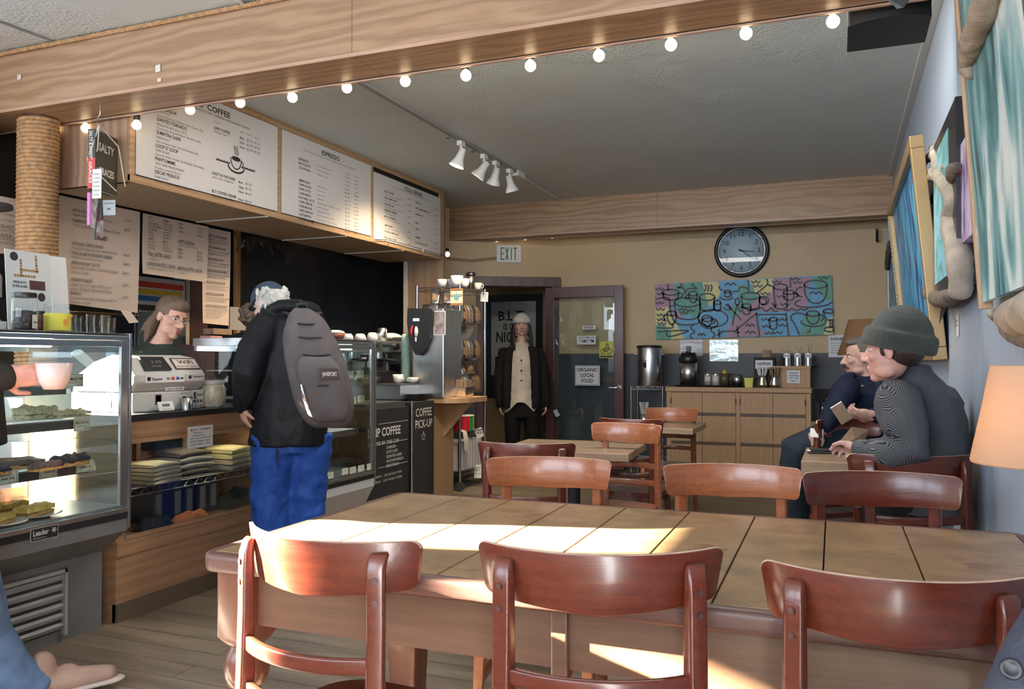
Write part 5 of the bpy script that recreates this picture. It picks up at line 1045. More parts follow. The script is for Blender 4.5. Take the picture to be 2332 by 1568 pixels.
# ================================================================== chalk panels, pick-up end, work counter
a = y2c+0.02; bq = AX(934, 1000, XK).y; cq = AX(988, 1000, XK).y
L = V((XK, a, 0)); t = thing('chalk_panel', 'black chalk panel reading DRIP COFFEE below the espresso machine', 'chalkboard', L)
m_ = MB(); m_.box(-0.03, 0, 0, bq-a-0.02, 0, 0.86); m_.build('panel', M_blackm, t)
m_ = MB(); mb = m_; m_.T = Matrix.Translation(-L)
def ct(s, px0, py, px1, cap, bo=False): p = AX(px0, py, XK+0.001); q = AX(px1, py, XK+0.001); m_.text(s, FR((XK+0.001, p.y, p.z), (0, 1, 0)), q.y-p.y, cap, 0, bo)
ct('DRIP COFFEE', 838, 998, 912, 0.062, True); ct('BREWED BY THE CUP', 838, 1018, 908, 0.026)
for i, s in enumerate(('DARKER~', "LOOP D' LOOP", 'SUMATRA DARK', 'PANTOMIME FRENCH', 'DECAF FRENCH')): ct(s, 880, 1022+10.5*i, (903, 905, 915, 918, 908)[i], 0.022)
ct('A MOMENT!   ...FOR THE NICE COFFEE', 846, 1092, 915, 0.016); ct('LET IT DRINK!  ...FOR THE BIG COFFEE', 838, 1106, 915, 0.016)
for py in (966, 1012, 1066):
    p = AX(862, py, XK+0.001); m_.box(XK+0.001, XK+0.0015, p.y, bq-0.04, p.z, p.z+0.003)
m_.build('chalk_lettering', M_chalk, t)
L = V((XK, bq, 0)); t = thing('chalk_panel', 'black panel reading COFFEE PICK-UP with a chalk star', 'chalkboard', L)
m_ = MB(); m_.box(-0.5, 0, 0.02, cq-bq, 0, 0.885); m_.build('panel', M_blackm, t)
m_ = MB(); m_.T = Matrix.Translation(-L)
ct('COFFEE', 947, 949, 983, 0.066); ct('PICK-UP', 946, 976, 984, 0.066)
p = AX(964, 993, XK+0.001); pts = [(0.035*(1 if i % 2 == 0 else 0.42)*math.sin(i*PI/5), 0.04*(1 if i % 2 == 0 else 0.42)*math.cos(i*PI/5)) for i in range(11)]; stroke(m_, pts, 0.005, FR((XK+0.001, p.y, p.z), (0, 1, 0)), 0)
m_.build('chalk_lettering', M_chalk, t)
m_ = MB(); m_.cyl((XK+0.014, bq, 0), (XK+0.014, bq, 0.90), 0.0125, n=16); tag(m_.build('chrome_post', M_wire), 'thin chrome post between the two black chalk panels', 'post')
# work counter behind the panels
t = thing('work_counter', 'dark work counter that carries the espresso machine', 'counter', (-3.45, 5.2, 0))
m_ = MB(); m_.T = Matrix.Translation((3.45, -5.2, 0)); m_.box(-4.05, XK-0.035, a, bq-0.02, 0.86, 0.90); m_.box(-4.05, -3.64, bq-0.02, 6.86, 0.86, 0.90); m_.build('worktop', M_dgrey, t)
m_ = MB(); m_.T = Matrix.Translation((3.45, -5.2, 0)); m_.box(-4.05, -3.66, a, 6.86, 0, 0.86); m_.build('cupboards', M_blackm, t)
# espresso machine
XE = -3.55; yE0 = 5.25; yE1 = AX(922, 800, XE).y; ZE = 0.90
t = thing('espresso_machine', 'chrome espresso machine with cups on top behind the second case', 'espresso machine', (XE, yE0, ZE)); w = yE1-yE0
zt_ = AX(860, 775, XE).z-ZE; zg = AX(860, 843, XE).z-ZE; zb_ = AX(860, 802, XE).z-ZE
m_ = MB(); m_.box(-0.42, 0.0, 0.0, w, zb_, zt_); m_.build('head', M_steel, t, bevel=0.01)
m_ = MB(); m_.box(-0.42, -0.12, 0.02, w-0.06, zg-0.04, zb_); m_.build('splash_back', mat('polished_steel', (0.8, 0.8, 0.8), 0.15, 1.0), t)
m_ = MB(); m_.box(-0.40, 0.03, 0.0, w, zg-0.05, zg-0.01); m_.build('drip_tray', M_black, t)
m_ = MB(); m_.box(-0.38, -0.03, 0.03, w-0.03, 0.0, zg-0.05); m_.build('base', M_steel, t)
m_ = MB(); m_.box(-0.42, 0.002, w-0.035, w+0.03, zb_-0.10, zt_+0.04); m_.build('side_panel', M_dgrey, t, bevel=0.01)
for yy in (0.35, 0.75, 1.02):
    if yy < w-0.12:
        m_ = MB(); m_.cyl((-0.06, yy, zb_), (-0.06, yy, zb_-0.05), 0.035, n=18); g_ = m_.build('group_head', M_chrome, t)
        m_ = MB(); m_.tube([(-0.06, yy, zb_-0.055), (0.12, yy, zb_-0.07)], [0.012, 0.015], 8); m_.build('portafilter', M_black, g_)
for i in range(4): m_ = MB(); m_.box(0.001, 0.003, 0.22+i*0.25, 0.40+i*0.25, zb_+0.045, zt_-0.03); m_.build('button_panel', M_black, t) if 0.4+i*0.25 < w else None
m_ = MB(); m_.cyl((0.0, w-0.17, (zb_+zt_)/2), (0.03, w-0.17, (zb_+zt_)/2), 0.028, n=18); m_.build('steam_knob', M_black, t)
m_ = MB(); m_.cyl((-0.12, w-0.22, zb_-0.09), (-0.105, w-0.22, zb_-0.09), 0.035, n=20); m_.build('gauge', M_black, t)
m_ = MB(); m_.tube([(0.0, w-0.32, zb_-0.01), (0.02, w-0.34, zb_-0.08), (0.04, w-0.37, zb_-0.15)], 0.005, 6); m_.build('steam_wand', M_chrome, t)
def cup(name, label, loc, r=0.045, h=0.06, handle=None, group=None, m=M_cer, cat='cup'):
    t = thing(name, label, cat, loc, 0, group); mb = MB(); mb.lathe([(0.001, 0), (r*0.55, 0), (r*0.8, h*0.3), (r, h), (r*0.93, h), (r*0.74, h*0.32), (r*0.4, h*0.1), (0.001, h*0.09)], 24); mb.build('cup_body', m, t)
    if handle is not None:
        mb = MB(); c, s = math.cos(handle), math.sin(handle); mb.tube([(c*(r*0.85+0.02*math.sin(a))*1.0, s*(r*0.85+0.02*math.sin(a)), h*0.55+h*0.3*math.cos(a)) for a in [i*PI/8 for i in range(9)]], 0.0045, 6); mb.build('handle', m, t)
    return t
def on(px, py, X): return AX(px, py, X)
ZT = ZE+zt_
for i, (px, r, h) in enumerate(((792, 0.05, 0.05), (820, 0.055, 0.055), (848, 0.055, 0.07))):
    X = -3.68; p = AX(px, 775, X); c = cup('upturned_cup', ['white cup upside down on the espresso machine, nearest the backpack', 'white cup upside down in the middle of the espresso machine top', 'larger white cup upside down beside the steel milk jug'][i], (X, p.y, ZT+h+0.001), r, h, None, 'cups upside down on the espresso machine'); c.rotation_euler = (PI, 0, 0)
def rev(name, label, cat, X, px, py, prof, m, n=24, z=None, **k):
    p = AX(px, py, X); mb = MB(); mb.lathe(prof, n); o = mb.build(name, m); o.location = (X, p.y, p.z if z is None else z); return tag(o, label, cat, **k)
t = thing('milk_jug', 'steel milk jug on top of the espresso machine', 'jug', (-3.62, AX(869, 770, -3.62).y, ZT)); m_ = MB(); m_.lathe([(0.001, 0), (0.046, 0), (0.042, 0.06), (0.038, 0.11), (0.036, 0.11), (0.040, 0.01)], 24); m_.build('jug_body', M_steel, t); m_ = MB(); m_.tube([(0.04, -0.02, 0.10), (0.065, -0.03, 0.095), (0.065, -0.03, 0.03), (0.045, -0.02, 0.02)], 0.004, 6); m_.build('handle', M_steel, t)
t = thing('croissant_basket', 'brown baked things under white cloth on the machine top', 'basket', (-3.75, AX(768, 772, -3.75).y, ZT)); m_ = MB(); m_.ell((0, 0, 0.035), (0.07, 0.11, 0.035)); m_.build('pastry', mat('baked_brown', (0.16, 0.05, 0.025), 0.6), t); m_ = MB(); m_.ell((0, -0.02, 0.06), (0.06, 0.09, 0.02)); m_.build('cloth', M_paper, t)
p = AX(890, 775, -3.72); m_ = MB(); m_.ell((0, 0, 0.04), (0.09, 0.13, 0.04)); o = m_.build('folded_towel', mat('cream_towel', (0.6, 0.57, 0.5), 0.8, bump=0.5)); o.location = (-3.72, p.y, ZT); tag(o, 'cream towel bundled on the right end of the espresso machine', 'towel')
# paper cup stack, cup tray
X = -3.60; p = AX(925, 846, X); m_ = MB(); nC = 26; pr = []
for i in range(nC): z = i*0.0125; pr += [(0.036, z), (0.043, z+0.009), (0.045, z+0.012), (0.041, z+0.0125)]
m_.lathe(pr, 22); m_.lathe([(0.041, nC*0.0125), (0.032, nC*0.0125+0.085), (0.001, nC*0.0125+0.085)], 22)
p = V((-3.46, AX(924, 846, -3.46).y, 0.90)); 
t = thing('paper_cup_stack', 'tall stack of pale green paper cups beside the hot water tower', 'paper cups', (p.x, p.y, 1.03)); m_.build('cups', mat('pale_green_cup', (0.36, 0.52, 0.45), 0.5), t)
p = AX(905, 862, -3.42); t = thing('cup_tray', 'dark tray of white cups on the end of the work counter', 'tray', (-3.40, p.y, 0.90)); 
m_ = MB(); m_.box(-0.14, 0.14, -0.22, 0.22, 0.115, 0.125); m_.build('tray', M_dgrey, t, bevel=0.004); m_ = MB(); m_.box(-0.12, 0.12, -0.2, 0.2, 0.0, 0.115); m_.build('steel_box', M_steel, t)
cup('cup', 'white cup with a handle at the front of the dark tray', (-3.32, p.y+0.09, 1.026), 0.05, 0.05, -1.9, 'cups on the dark tray')
cup('cup', 'plain white cup at the left of the dark tray', (-3.38, p.y-0.06, 1.026), 0.045, 0.075, None, 'cups on the dark tray')
cup('cup', 'small white cup behind the other two on the dark tray', (-3.46, p.y+0.13, 1.026), 0.045, 0.05, None, 'cups on the dark tray')
p = AX(936, 905, -3.30); t = thing('plate_stack', 'stack of black plates above the pick-up panel', 'plates', (-3.28, p.y, 0.887))
for i in range(5): m_ = MB(); m_.lathe([(0.001, 0), (0.08, 0), (0.12, 0.007), (0.12, 0.009), (0.001, 0.006)], 26, 0, Matrix.Translation((0, 0, i*0.011))); m_.build('plate', M_black, t)
# hot water tower with its black shield front
Xw, Yw = -3.34, 6.28; kz = 0.86
t = thing('hot_water_dispenser', 'tall steel hot water tower with a black shield-shaped front', 'water dispenser', (Xw, Yw, 0.905))
def wq(px, py): p = AY(px, py, Yw-0.20); return (p.x-Xw, p.z-0.905)
x0, _ = wq(936, 800); x1, _ = wq(1008, 800); _, zt2 = wq(970, 702)
m_ = MB(); m_.box(x0+0.0, x1, -0.18, 0.16, 0.0, zt2); m_.build('body', M_steel, t, bevel=0.008)
out = [(932, 702), (988, 703), (987, 740), (982, 770), (972, 795), (960, 809), (950, 807), (942, 793), (935, 765), (931, 735)]
m_ = MB(FR((0, -0.182, 0), (1, 0, 0))); m_.prism([wq(*q) for q in out][::-1], 0, 0.05); m_.build('shield', M_black, t, bevel=0.008, seg=3)
m_ = MB(FR((0, -0.233, 0), (1, 0, 0))); u, v = wq(952, 728); m_.box(u-0.03, u+0.03, v-0.012, v+0.012, 0, 0.001); m_.build('display', mat('lcd_blue', (0.3, 0.5, 0.7), 0.3, emit=(0.35, 0.6, 1.0), estr=1.2), t)
u, v = wq(944, 756); m_ = MB(); m_.tube([(u, -0.235, v+0.05), (u, -0.26, v+0.01), (u, -0.25, v-0.02)], 0.010, 8); m_.build('tap_lever', mat('red_lever', (0.5, 0.02, 0.03), 0.3), t)
u, v = wq(953, 755); m_ = MB(); m_.ell((u, -0.24, v), (0.018, 0.014, 0.045)); m_.build('sight_glass', M_cer, t)
u, v = wq(953, 772); m_ = MB(); m_.cyl((u, -0.24, v+0.015), (u, -0.24, v-0.02), 0.012, n=12); m_.build('spout', M_chrome, t)
m_ = MB(FR((x1-0.09, -0.186, 0.52), (1, 0, 0))); m_.box(0.0, 0.11, 0, 0.20, 0, 0.003, 0); m_.box(0.006, 0.104, 0.006, 0.194, 0.003, 0.0035, 1); tag(m_.build('notice', [M_paper, mat('photo_grey', (0.28, 0.24, 0.24), 0.4, vary=0.5, vscale=20)], t), 'framed photo notice')
# pick-up shelf with bracket, wood post
t = thing('pickup_shelf', 'rounded wooden pick-up shelf on a post with a diagonal bracket', 'shelf', (-3.16, 6.45, 0))
Lm = Matrix.Translation((3.16, -6.45, 0))
m_ = MB(Lm); pts = [(-3.50, 6.12), (-3.06, 6.12), (-2.96, 6.17), (-2.90, 6.27), (-2.88, 6.62), (-3.50, 6.62)]; m_.prism(pts, 0.86, 0.902); m_.build('shelf_top', M_birch, t, bevel=0.008, seg=3)
m_ = MB(Lm); m_.box(-3.36, -3.20, 6.22, 6.60, 0, 0.86); m_.build('post', M_birch, t)
m_ = MB(Lm); m_.add([(-3.20, 6.40, 0.86), (-2.93, 6.40, 0.86), (-3.20, 6.40, 0.55), (-3.20, 6.43, 0.86), (-2.93, 6.43, 0.86), (-3.20, 6.43, 0.55)], [(0, 2, 1), (3, 4, 5), (0, 1, 4, 3), (1, 2, 5, 4), (2, 0, 3, 5)]); m_.build('bracket', M_birch, t)
m_ = MB(Lm); pts = [(-3.42, 0.902), (-3.15, 0.902), (-3.15, 1.20), (-3.26, 1.20)]
m_.add([(a, 6.50, b) for a, b in pts]+[(a, 6.53, b) for a, b in pts], [(0, 1, 2, 3), (7, 6, 5, 4), (0, 4, 5, 1), (1, 5, 6, 2), (2, 6, 7, 3), (3, 7, 4, 0)]); m_.build('side_board', M_birch, t)
t = thing('cutlery_pan', 'steel pan of stirrers and bags on the pick-up shelf', 'pan', (-3.04, 6.38, 0.903)); m_ = MB(); m_.rings([[(x, y, 0) for x, y in rrect(0.20, 0.16, 0.02)], [(x, y, 0.085) for x, y in rrect(0.23, 0.19, 0.02)]]); m_.build('pan', M_steel, t)
m_ = MB(); m_.box(-0.115, 0.115, -0.095, 0.095, 0.085, 0.088); m_.build('rim', M_dgrey, t)
for i in range(6): m_ = MB(); m_.box(-0.10+i*0.034, -0.075+i*0.034, -0.06, 0.06, 0.088, 0.135+0.01*(i % 2)); m_.build('packet', M_kraft, t)

# ================================================================== wire rack with coffee bags
RX0, RX1, RY0, RY1 = -3.74, -3.29, 6.92, 7.50
t = thing('wire_rack', 'tall chrome wire rack loaded with bags of coffee', 'rack', (RX1, RY0, 0)); Lm = Matrix.Translation((-RX1, -RY0, 0))
for x in (RX0, RX1):
    for y in (RY0, RY1):
        m_ = MB(Lm); m_.cyl((x, y, 0.09), (x, y, 1.925), 0.0135, n=16); po = m_.build('post', M_wire, t)
        m_ = MB(Lm); m_.cyl((x, y-0.012, 0.045), (x, y+0.012, 0.045), 0.045, n=18); m_.build('caster', M_dgrey, po)
RZS = [0.18, 0.54, 0.905, 1.235, 1.575, 1.905]
for z in RZS: m_ = MB(Lm); wire_shelf(m_, RX0, RX1, RY0, RY1, z, n=10); m_.build('wire_shelf', M_wire, t)
M_bagk = mat('kraft_coffee_bag', (0.20, 0.13, 0.075), 0.7, vary=0.15, vscale=12)
M_bagf = mat('silver_foil_bag', (0.55, 0.56, 0.60), 0.22, 0.9, bump=1.0, bscale=14)
M_bagd = mat('dark_foil_bag', (0.05, 0.05, 0.06), 0.25, 0.5, bump=1.0, bscale=14)
def bag_proto(name, label, m, lab, lean=0.0):
    t = thing(name, label, 'coffee bag', (0, 0, 0), 0, 'coffee bags on the wire rack'); mb = MB(); w, d, h = 0.085, 0.06, 0.17
    def r_(z, kw, kd): return [(x, y, z) for x, y in rrect(w*kw, max(0.006, d*kd), min(0.012, d*kd*0.45), 3)]
    mb.rings([r_(0, 0.95, 0.9), r_(0.01, 1, 1), r_(h*0.6, 1, 1.02), r_(h*0.82, 1, 0.6), r_(h*0.92, 1, 0.12), r_(h, 1, 0.10)]); mb.build('bag_body', m, t)
    mb = MB(FR((-0.024, -d/2-0.002, 0.03), (1, 0, 0))); mb.box(0, 0.048, 0, 0.07, 0, 0.001); mb.build('bag_label', lab, t)
    return t
bk = bag_proto('coffee_bag', 'kraft coffee bag', M_bagk, M_kraft); bf = bag_proto('coffee_bag', 'silver foil coffee bag', M_bagf, M_kraft); bd = bag_proto('coffee_bag', 'dark coffee bag', M_bagd, M_kraft)
used = set(); KN = {id(bk): 'brown kraft', id(bf): 'silver foil', id(bd): 'dark foil'}; SH = {1.575: 'upper shelf of the wire rack', 1.235: 'middle shelf of the wire rack', 0.905: 'lower shelf of the wire rack at pick-up height', 1.905: 'top'}
GN = {}
def putbag(src, x, y, z, rz=0.0, tilt=0.0, where=''):
    shelf = min(SH, key=lambda q: abs(q-z)); key = (id(src), shelf)
    lab = '%s coffee bag on the %s' % (KN[id(src)], SH[shelf]) if not where else '%s coffee bag %s' % (KN[id(src)], where)
    grp = '%s bags on the %s' % (KN[id(src)], SH[shelf])
    if id(src) in used: o = dup(src, (x, y, z), rz, lab, grp)
    else: o = src; used.add(id(src)); o.location = (x, y, z); o.rotation_euler.z = rz; o['label'] = lab; o['group'] = grp
    o.rotation_euler.x = tilt; return o
for z in (1.575, 1.235):
    seq = [bd, bf, bd, bf, bk] if z > 1.4 else [bd, bd, bf, bd, bk]
    for i in range(5): putbag(seq[i] if i < 4 else bf, RX0+0.07+i*0.083, RY0+0.06, z+0.004, 0.1*(i % 3-1))
    for i in range(5): putbag((bd, bk, bf, bd, bk)[i], RX1-0.05, RY0+0.14+i*0.085, z+0.004, PI/2+0.1*(i % 2))
for i in range(2): putbag(bf, RX0+0.14+i*0.13, RY0+0.10, 1.575+0.175, 0.2, -0.35+0.0*i, 'lying on the row below, %s' % ('left of the price card' if i == 0 else 'nearest the price card'))
for i in range(6): putbag((bd, bk, bf, bd, bk, bk)[i], RX1-0.05, RY0+0.06+i*0.085, 0.909, PI/2)
for i in range(3): putbag(bk, RX0+0.10+i*0.1, RY0+0.06, 0.909, 0)
putbag(bf, RX1-0.06, RY0+0.20, 0.909+0.165, PI/2, -0.5, 'tipped over on top of the lower row')
putbag(bk, RX1-0.05, RY0+0.36, 0.909+0.17, PI/2, -0.4, 'leaning back on top of the lower row')
# cups and a flask on top
for i, (x, y, r, h, l) in enumerate(((RX0+0.22, RY0+0.09, 0.05, 0.075, 'grey-blue cup on the wire rack, leftmost'), (RX0+0.315, RY0+0.12, 0.045, 0.075, 'grey-blue cup on the wire rack, behind the large white one'), (RX1-0.06, RY0+0.06, 0.062, 0.10, 'largest white cup on top of the wire rack'), (RX1-0.05, RY0+0.21, 0.05, 0.085, 'cream cup on the wire rack beside the flask'))):
    cup('cup', l, (x, y, 1.91), r, h, None, 'cups on top of the wire rack', M_cer if i > 1 else mat('grey_blue_ceramic', (0.45, 0.48, 0.55), 0.2))
cup('cup', 'small white cup with a handle behind the flask on the wire rack', (RX1-0.04, RY0+0.50, 1.91), 0.04, 0.07, 0.2)
t = thing('flask', 'steel travel flask with a black lid on top of the wire rack', 'flask', (RX1-0.04, RY0+0.33, 1.91)); m_ = MB(); m_.lathe([(0.001, 0), (0.034, 0), (0.042, 0.13), (0.001, 0.13)], 22); m_.build('flask_body', M_steel, t); m_ = MB(); m_.lathe([(0.049, 0.13), (0.049, 0.145), (0.036, 0.16), (0.001, 0.16)], 22); m_.build('lid', M_black, t)
def card(name, label, cat, F_, w, h, m, items=(), th=0.0015, tilt=0.0, bord=None, extra=None, mats=()):
    T_ = F_ @ Matrix.Rotation(tilt, 4, 'Z'); L = T_.translation.copy(); mb = MB(T_); mb.box(0, w, 0, h, 0, th)
    for it in items: mb.text(it[0], Matrix.Translation((it[1]*w, it[2]*h, th)), (it[3]-it[1])*w, it[4]*h, it[5] if len(it) > 5 else 1, True)
    if bord:
        for a, b, c, d in ((.03, .03, .97, .045), (.03, .955, .97, .97), (.03, .03, .04, .97), (.96, .03, .97, .97)): mb.box(a*w, c*w, b*h, d*h, th, th+0.0004, 1)
    if extra: extra(mb, w, h, th)
    return tag(mb.build(name, [m, M_ink]+list(mats), loc=L), label, cat)
def globe(mb, w, h, th):
    mb.prism([(0.5*w+0.2*w*math.cos(i*PI/10), 0.48*h+0.22*h*math.sin(i*PI/10)) for i in range(20)], th, th+0.001, 2); mb.box(0, w, 0.86*h, h, th, th+0.0008, 3); mb.box(0, w, 0, 0.13*h, th, th+0.0008, 3)
    mb.text('Fair Trade Organic', Matrix.Translation((0.06*w, 0.88*h, th+0.001)), 0.88*w, 0.08*h, 1, True)
p = AY(1026, 695, RY0-0.02); q = AY(1054, 656, RY0-0.02)
card('price_card', 'Fair Trade Organic price card with a blue globe on the rack post', 'sign', FR(p, (1, 0, 0)), q.x-p.x, q.z-p.z, mat('card_cream', (0.66, 0.60, 0.48), 0.5), (('$13', .04, .5, .30, .16), ('$18', .70, .5, .97, .16), ('Size 12oz Bag $13', .06, .03, .94, .06)), extra=globe, mats=(mat('globe_blue', (0.15, 0.35, 0.42), 0.5), mat('card_orange', (0.45, 0.22, 0.08), 0.5)))
p = AY(1094, 688, RY1-0.02)
for i, (px, py, w_, h_, tl, lb) in enumerate(((1094, 686, 0.075, 0.095, -0.05, 'white shelf card at the top right of the wire rack'), (1087, 998, 0.075, 0.095, 0.35, 'white shelf card hanging tilted at the lower right of the wire rack'), (1080, 1088, 0.07, 0.13, 0.0, 'white shelf card near the foot of the wire rack'))):
    p = AY(px, py, RY1-0.025 if i != 2 else 7.3); card('shelf_card', lb, 'sign', FR(p, (1, 0.35, 0)), w_, h_, M_paper, (('1/2 PRICE SALE', .1, .75, .9, .09), ('BAGS & BULK', .2, .55, .8, .09), ('ask at counter', .1, .3, .9, .07)), tilt=tl)
p = AY(1112, 820, 7.9); card('wall_paper', 'sheet of paper on the wall to the right of the wire rack', 'paper', FR((p.x-0.30, 7.62, p.z), (1, 0, 0)), 0.30, 0.42, mat('grey_paper', (0.30, 0.29, 0.27), 0.6), (('HOURS AND NOTES', .1, .85, .9, .05),))
# lower shelves: binders, striped tin, rope
for i in range(8):
    m_ = MB(); m_.box(-0.10, 0.10, -0.028, 0.028, 0, 0.26+0.01*(i % 3)); o = m_.build('magazine_file', mat('file_white', (0.55, 0.55, 0.57), 0.5), bevel=0.002); o.location = (RX1-0.11, RY0+0.05+i*0.064, 0.184); tag(o, 'white file box in the row on the low shelf of the wire rack', 'file box', 'white file boxes on the wire rack')
t = thing('striped_tin', 'round tin striped red, green and yellow on the wire rack', 'tin', (RX1-0.10, RY0+0.30, 0.545))
for i, (c, a0, a1) in enumerate((((0.45, 0.01, 0.02), -1.9, -0.55), ((0.02, 0.22, 0.07), -0.55, -0.05), ((0.75, 0.60, 0.03), -0.05, 0.6), ((0.45, 0.01, 0.02), 0.6, 4.39))):
    m_ = MB(); n = 14; vs = [(0.10*math.cos(a0+(a1-a0)*k/n), 0.10*math.sin(a0+(a1-a0)*k/n), z) for z in (0, 0.14) for k in range(n+1)]; m_.add(vs, [(k, k+1, n+2+k, n+1+k) for k in range(n)], 0, True); m_.build('stripe', mat('tin_%d' % i, c, 0.3), t)
m_ = MB(); m_.lathe([(0.103, 0.135), (0.103, 0.145), (0.001, 0.148)], 30); m_.build('lid', mat('tin_lid', (0.6, 0.6, 0.6), 0.3), t)
m_ = MB()
for i in range(5): m_.tube([(RX1-0.02, RY0+0.03+i*0.012, 0.56), (RX1+0.02, RY0+0.03+i*0.015, 0.55), (RX1+0.03, RY0+0.04+i*0.02, 0.46), (RX1+0.025, RY0+0.05+i*0.02, 0.38-0.02*(i % 2))], 0.007, 6)
tag(m_.build('cotton_rope', mat('cotton', (0.6, 0.58, 0.54), 0.9)), 'white cotton cords hanging over the low shelf edge', 'cords', kind='stuff')
m_ = MB(); m_.box(RX0+0.04, RX1-0.24, RY0+0.05, RY1-0.05, 0.545, 0.70); tag(m_.build('storage_crate', M_dgrey, bevel=0.01), 'dark crate behind the cords on the wire rack', 'crate').location = (0, 0, 0)
bpy.data.objects['storage_crate'].hide_render = False
# oak partition at the end of the menu box
m_ = MB(); m_.box(-4.16, -3.76, 7.51, 7.56, 0, CEIL); tag(m_.build('wood_partition', wood('partition_fir', (0.30, 0.20, 0.12), (0.20, 0.12, 0.07), 0.5, 'z', 0.6, 0.6)), 'wooden partition at the far end of the menu box', 'partition')
m_ = MB(); m_.box(-4.215, -4.165, 7.50, 7.57, 0, CEIL); tag(m_.build('pale_post', mat('cream_post', (0.62, 0.52, 0.40), 0.5)), 'pale upright strip between the blackboard and the partition', 'post')
# ================================================================== rear wall: open glass door, cabinet, painting, clock
YD = 8.86
a = AY(1243, 655, YD); b = AY(1420, 657, YD); ztop = a.z
t = thing('glass_door', 'dark wood glass door standing open against the back wall, with notices', 'door', (a.x, YD, 0)); Lm = Matrix.Translation((-a.x, -YD, 0)); x0, x1 = a.x, b.x
M_door = wood('door_stain', (0.105, 0.042, 0.038), (0.06, 0.022, 0.022), 0.35, 'z', 0.8, 0.9, coat=0.2)
m_ = MB(Lm); m_.box(x0, x0+0.10, YD-0.02, YD+0.02, 0.01, ztop); m_.build('hinge_stile', M_door, t, bevel=0.003)
m_ = MB(Lm); m_.box(x1-0.10, x1, YD-0.02, YD+0.02, 0.01, ztop); m_.build('lock_stile', M_door, t, bevel=0.003)
m_ = MB(Lm); m_.box(x0+0.10, x1-0.10, YD-0.02, YD+0.02, ztop-0.12, ztop); m_.build('top_rail', M_door, t, bevel=0.003)
m_ = MB(Lm); m_.box(x0+0.10, x1-0.10, YD-0.02, YD+0.02, 0.01, 0.24); m_.build('bottom_rail', M_door, t, bevel=0.003)
m_ = MB(Lm); m_.box(x0+0.10, x1-0.10, YD-0.002, YD+0.002, 0.24, ztop-0.12); m_.build('pane', M_glass, t)
p = AY(1411, 882, YD-0.02); Lp = Lm
m_ = MB(Lp); m_.cyl((p.x, YD-0.02, p.z), (p.x, YD-0.03, p.z), 0.032, n=20); m_.tube([(p.x, YD-0.03, p.z), (p.x, YD-0.065, p.z), (p.x-0.02, YD-0.07, p.z), (p.x-0.11, YD-0.07, p.z)], 0.010, 10); m_.build('lever_handle', M_chrome, t)
def onY(name, label, cat, px0, py0, px1, py1, Y, m, items=(), **k):
    a = AY(px0, py1, Y); b = AY(px1, py0, Y); return card(name, label, cat, FR((a.x, Y, a.z), (1, 0, 0)), b.x-a.x, b.z-a.z, m, items, **k)
M_lav = mat('white_paper_cool', (0.66, 0.66, 0.70), 0.4)
onY('notice', 'white ORGANIC LOCAL FOOD notice taped on the glass door', 'sign', 1310, 832, 1366, 877, YD-0.006, M_lav, (('ORGANIC', .08, .70, .92, .18), ('LOCAL', .22, .43, .78, .18), ('FOOD', .26, .15, .74, .18)), bord=True)
def bike(mb, w, h, th):
    for cx in (0.27, 0.73): stroke(mb, arc(16, lambda u: (w*(cx+0.17*math.cos(2*PI*u)), h*0.42+w*0.17*math.sin(2*PI*u))), 0.007, Matrix(), 1, th+0.0006)
    for q in (((.27, .42), (.42, .62), (.66, .62), (.73, .42)), ((.42, .62), (.52, .42), (.66, .62)), ((.27, .42), (.52, .42)), ((.45, .78), (.62, .84), (.66, .62)), ((.50, .64), (.52, .85), (.60, .90))): stroke(mb, [(a*w, b*h) for a, b in q], 0.009, Matrix(), 1, th+0.0008)
    mb.box(0.04*w, 0.96*w, 0.04*h, 0.14*h, th, th+0.0008, 1)
onY('bike_poster', 'yellow-green bicycle poster on the glass door beside the lock stile', 'poster', 1365, 777, 1397, 815, YD-0.007, mat('yellow_green', (0.50, 0.50, 0.06), 0.4), (('Bicycle Benefits', .12, .18, .88, .07),), extra=bike)
onY('notice', 'small white ENTER strip on the glass door', 'sign', 1327, 741, 1356, 750, YD-0.006, M_lav, (('ENTER', .15, .2, .85, .6),))
onY('notice', 'white hours notice reading 7 AM - 7 PM on the glass door', 'sign', 1314, 764, 1357, 784, YD-0.006, M_lav, (('WINTER & SUMMER HOURS', .1, .72, .9, .16), ('7 AM-7 PM', .12, .2, .9, .4)))
p = AY(1271, 942, YD-0.05); card('hang_tag', 'small pale blue tag hanging at the edge of the glass door', 'tag', FR((p.x-0.03, YD-0.03, p.z-0.04), (1, 0, 0)), 0.05, 0.08, mat('pale_blue', (0.55, 0.65, 0.78), 0.4), (), tilt=0.5)
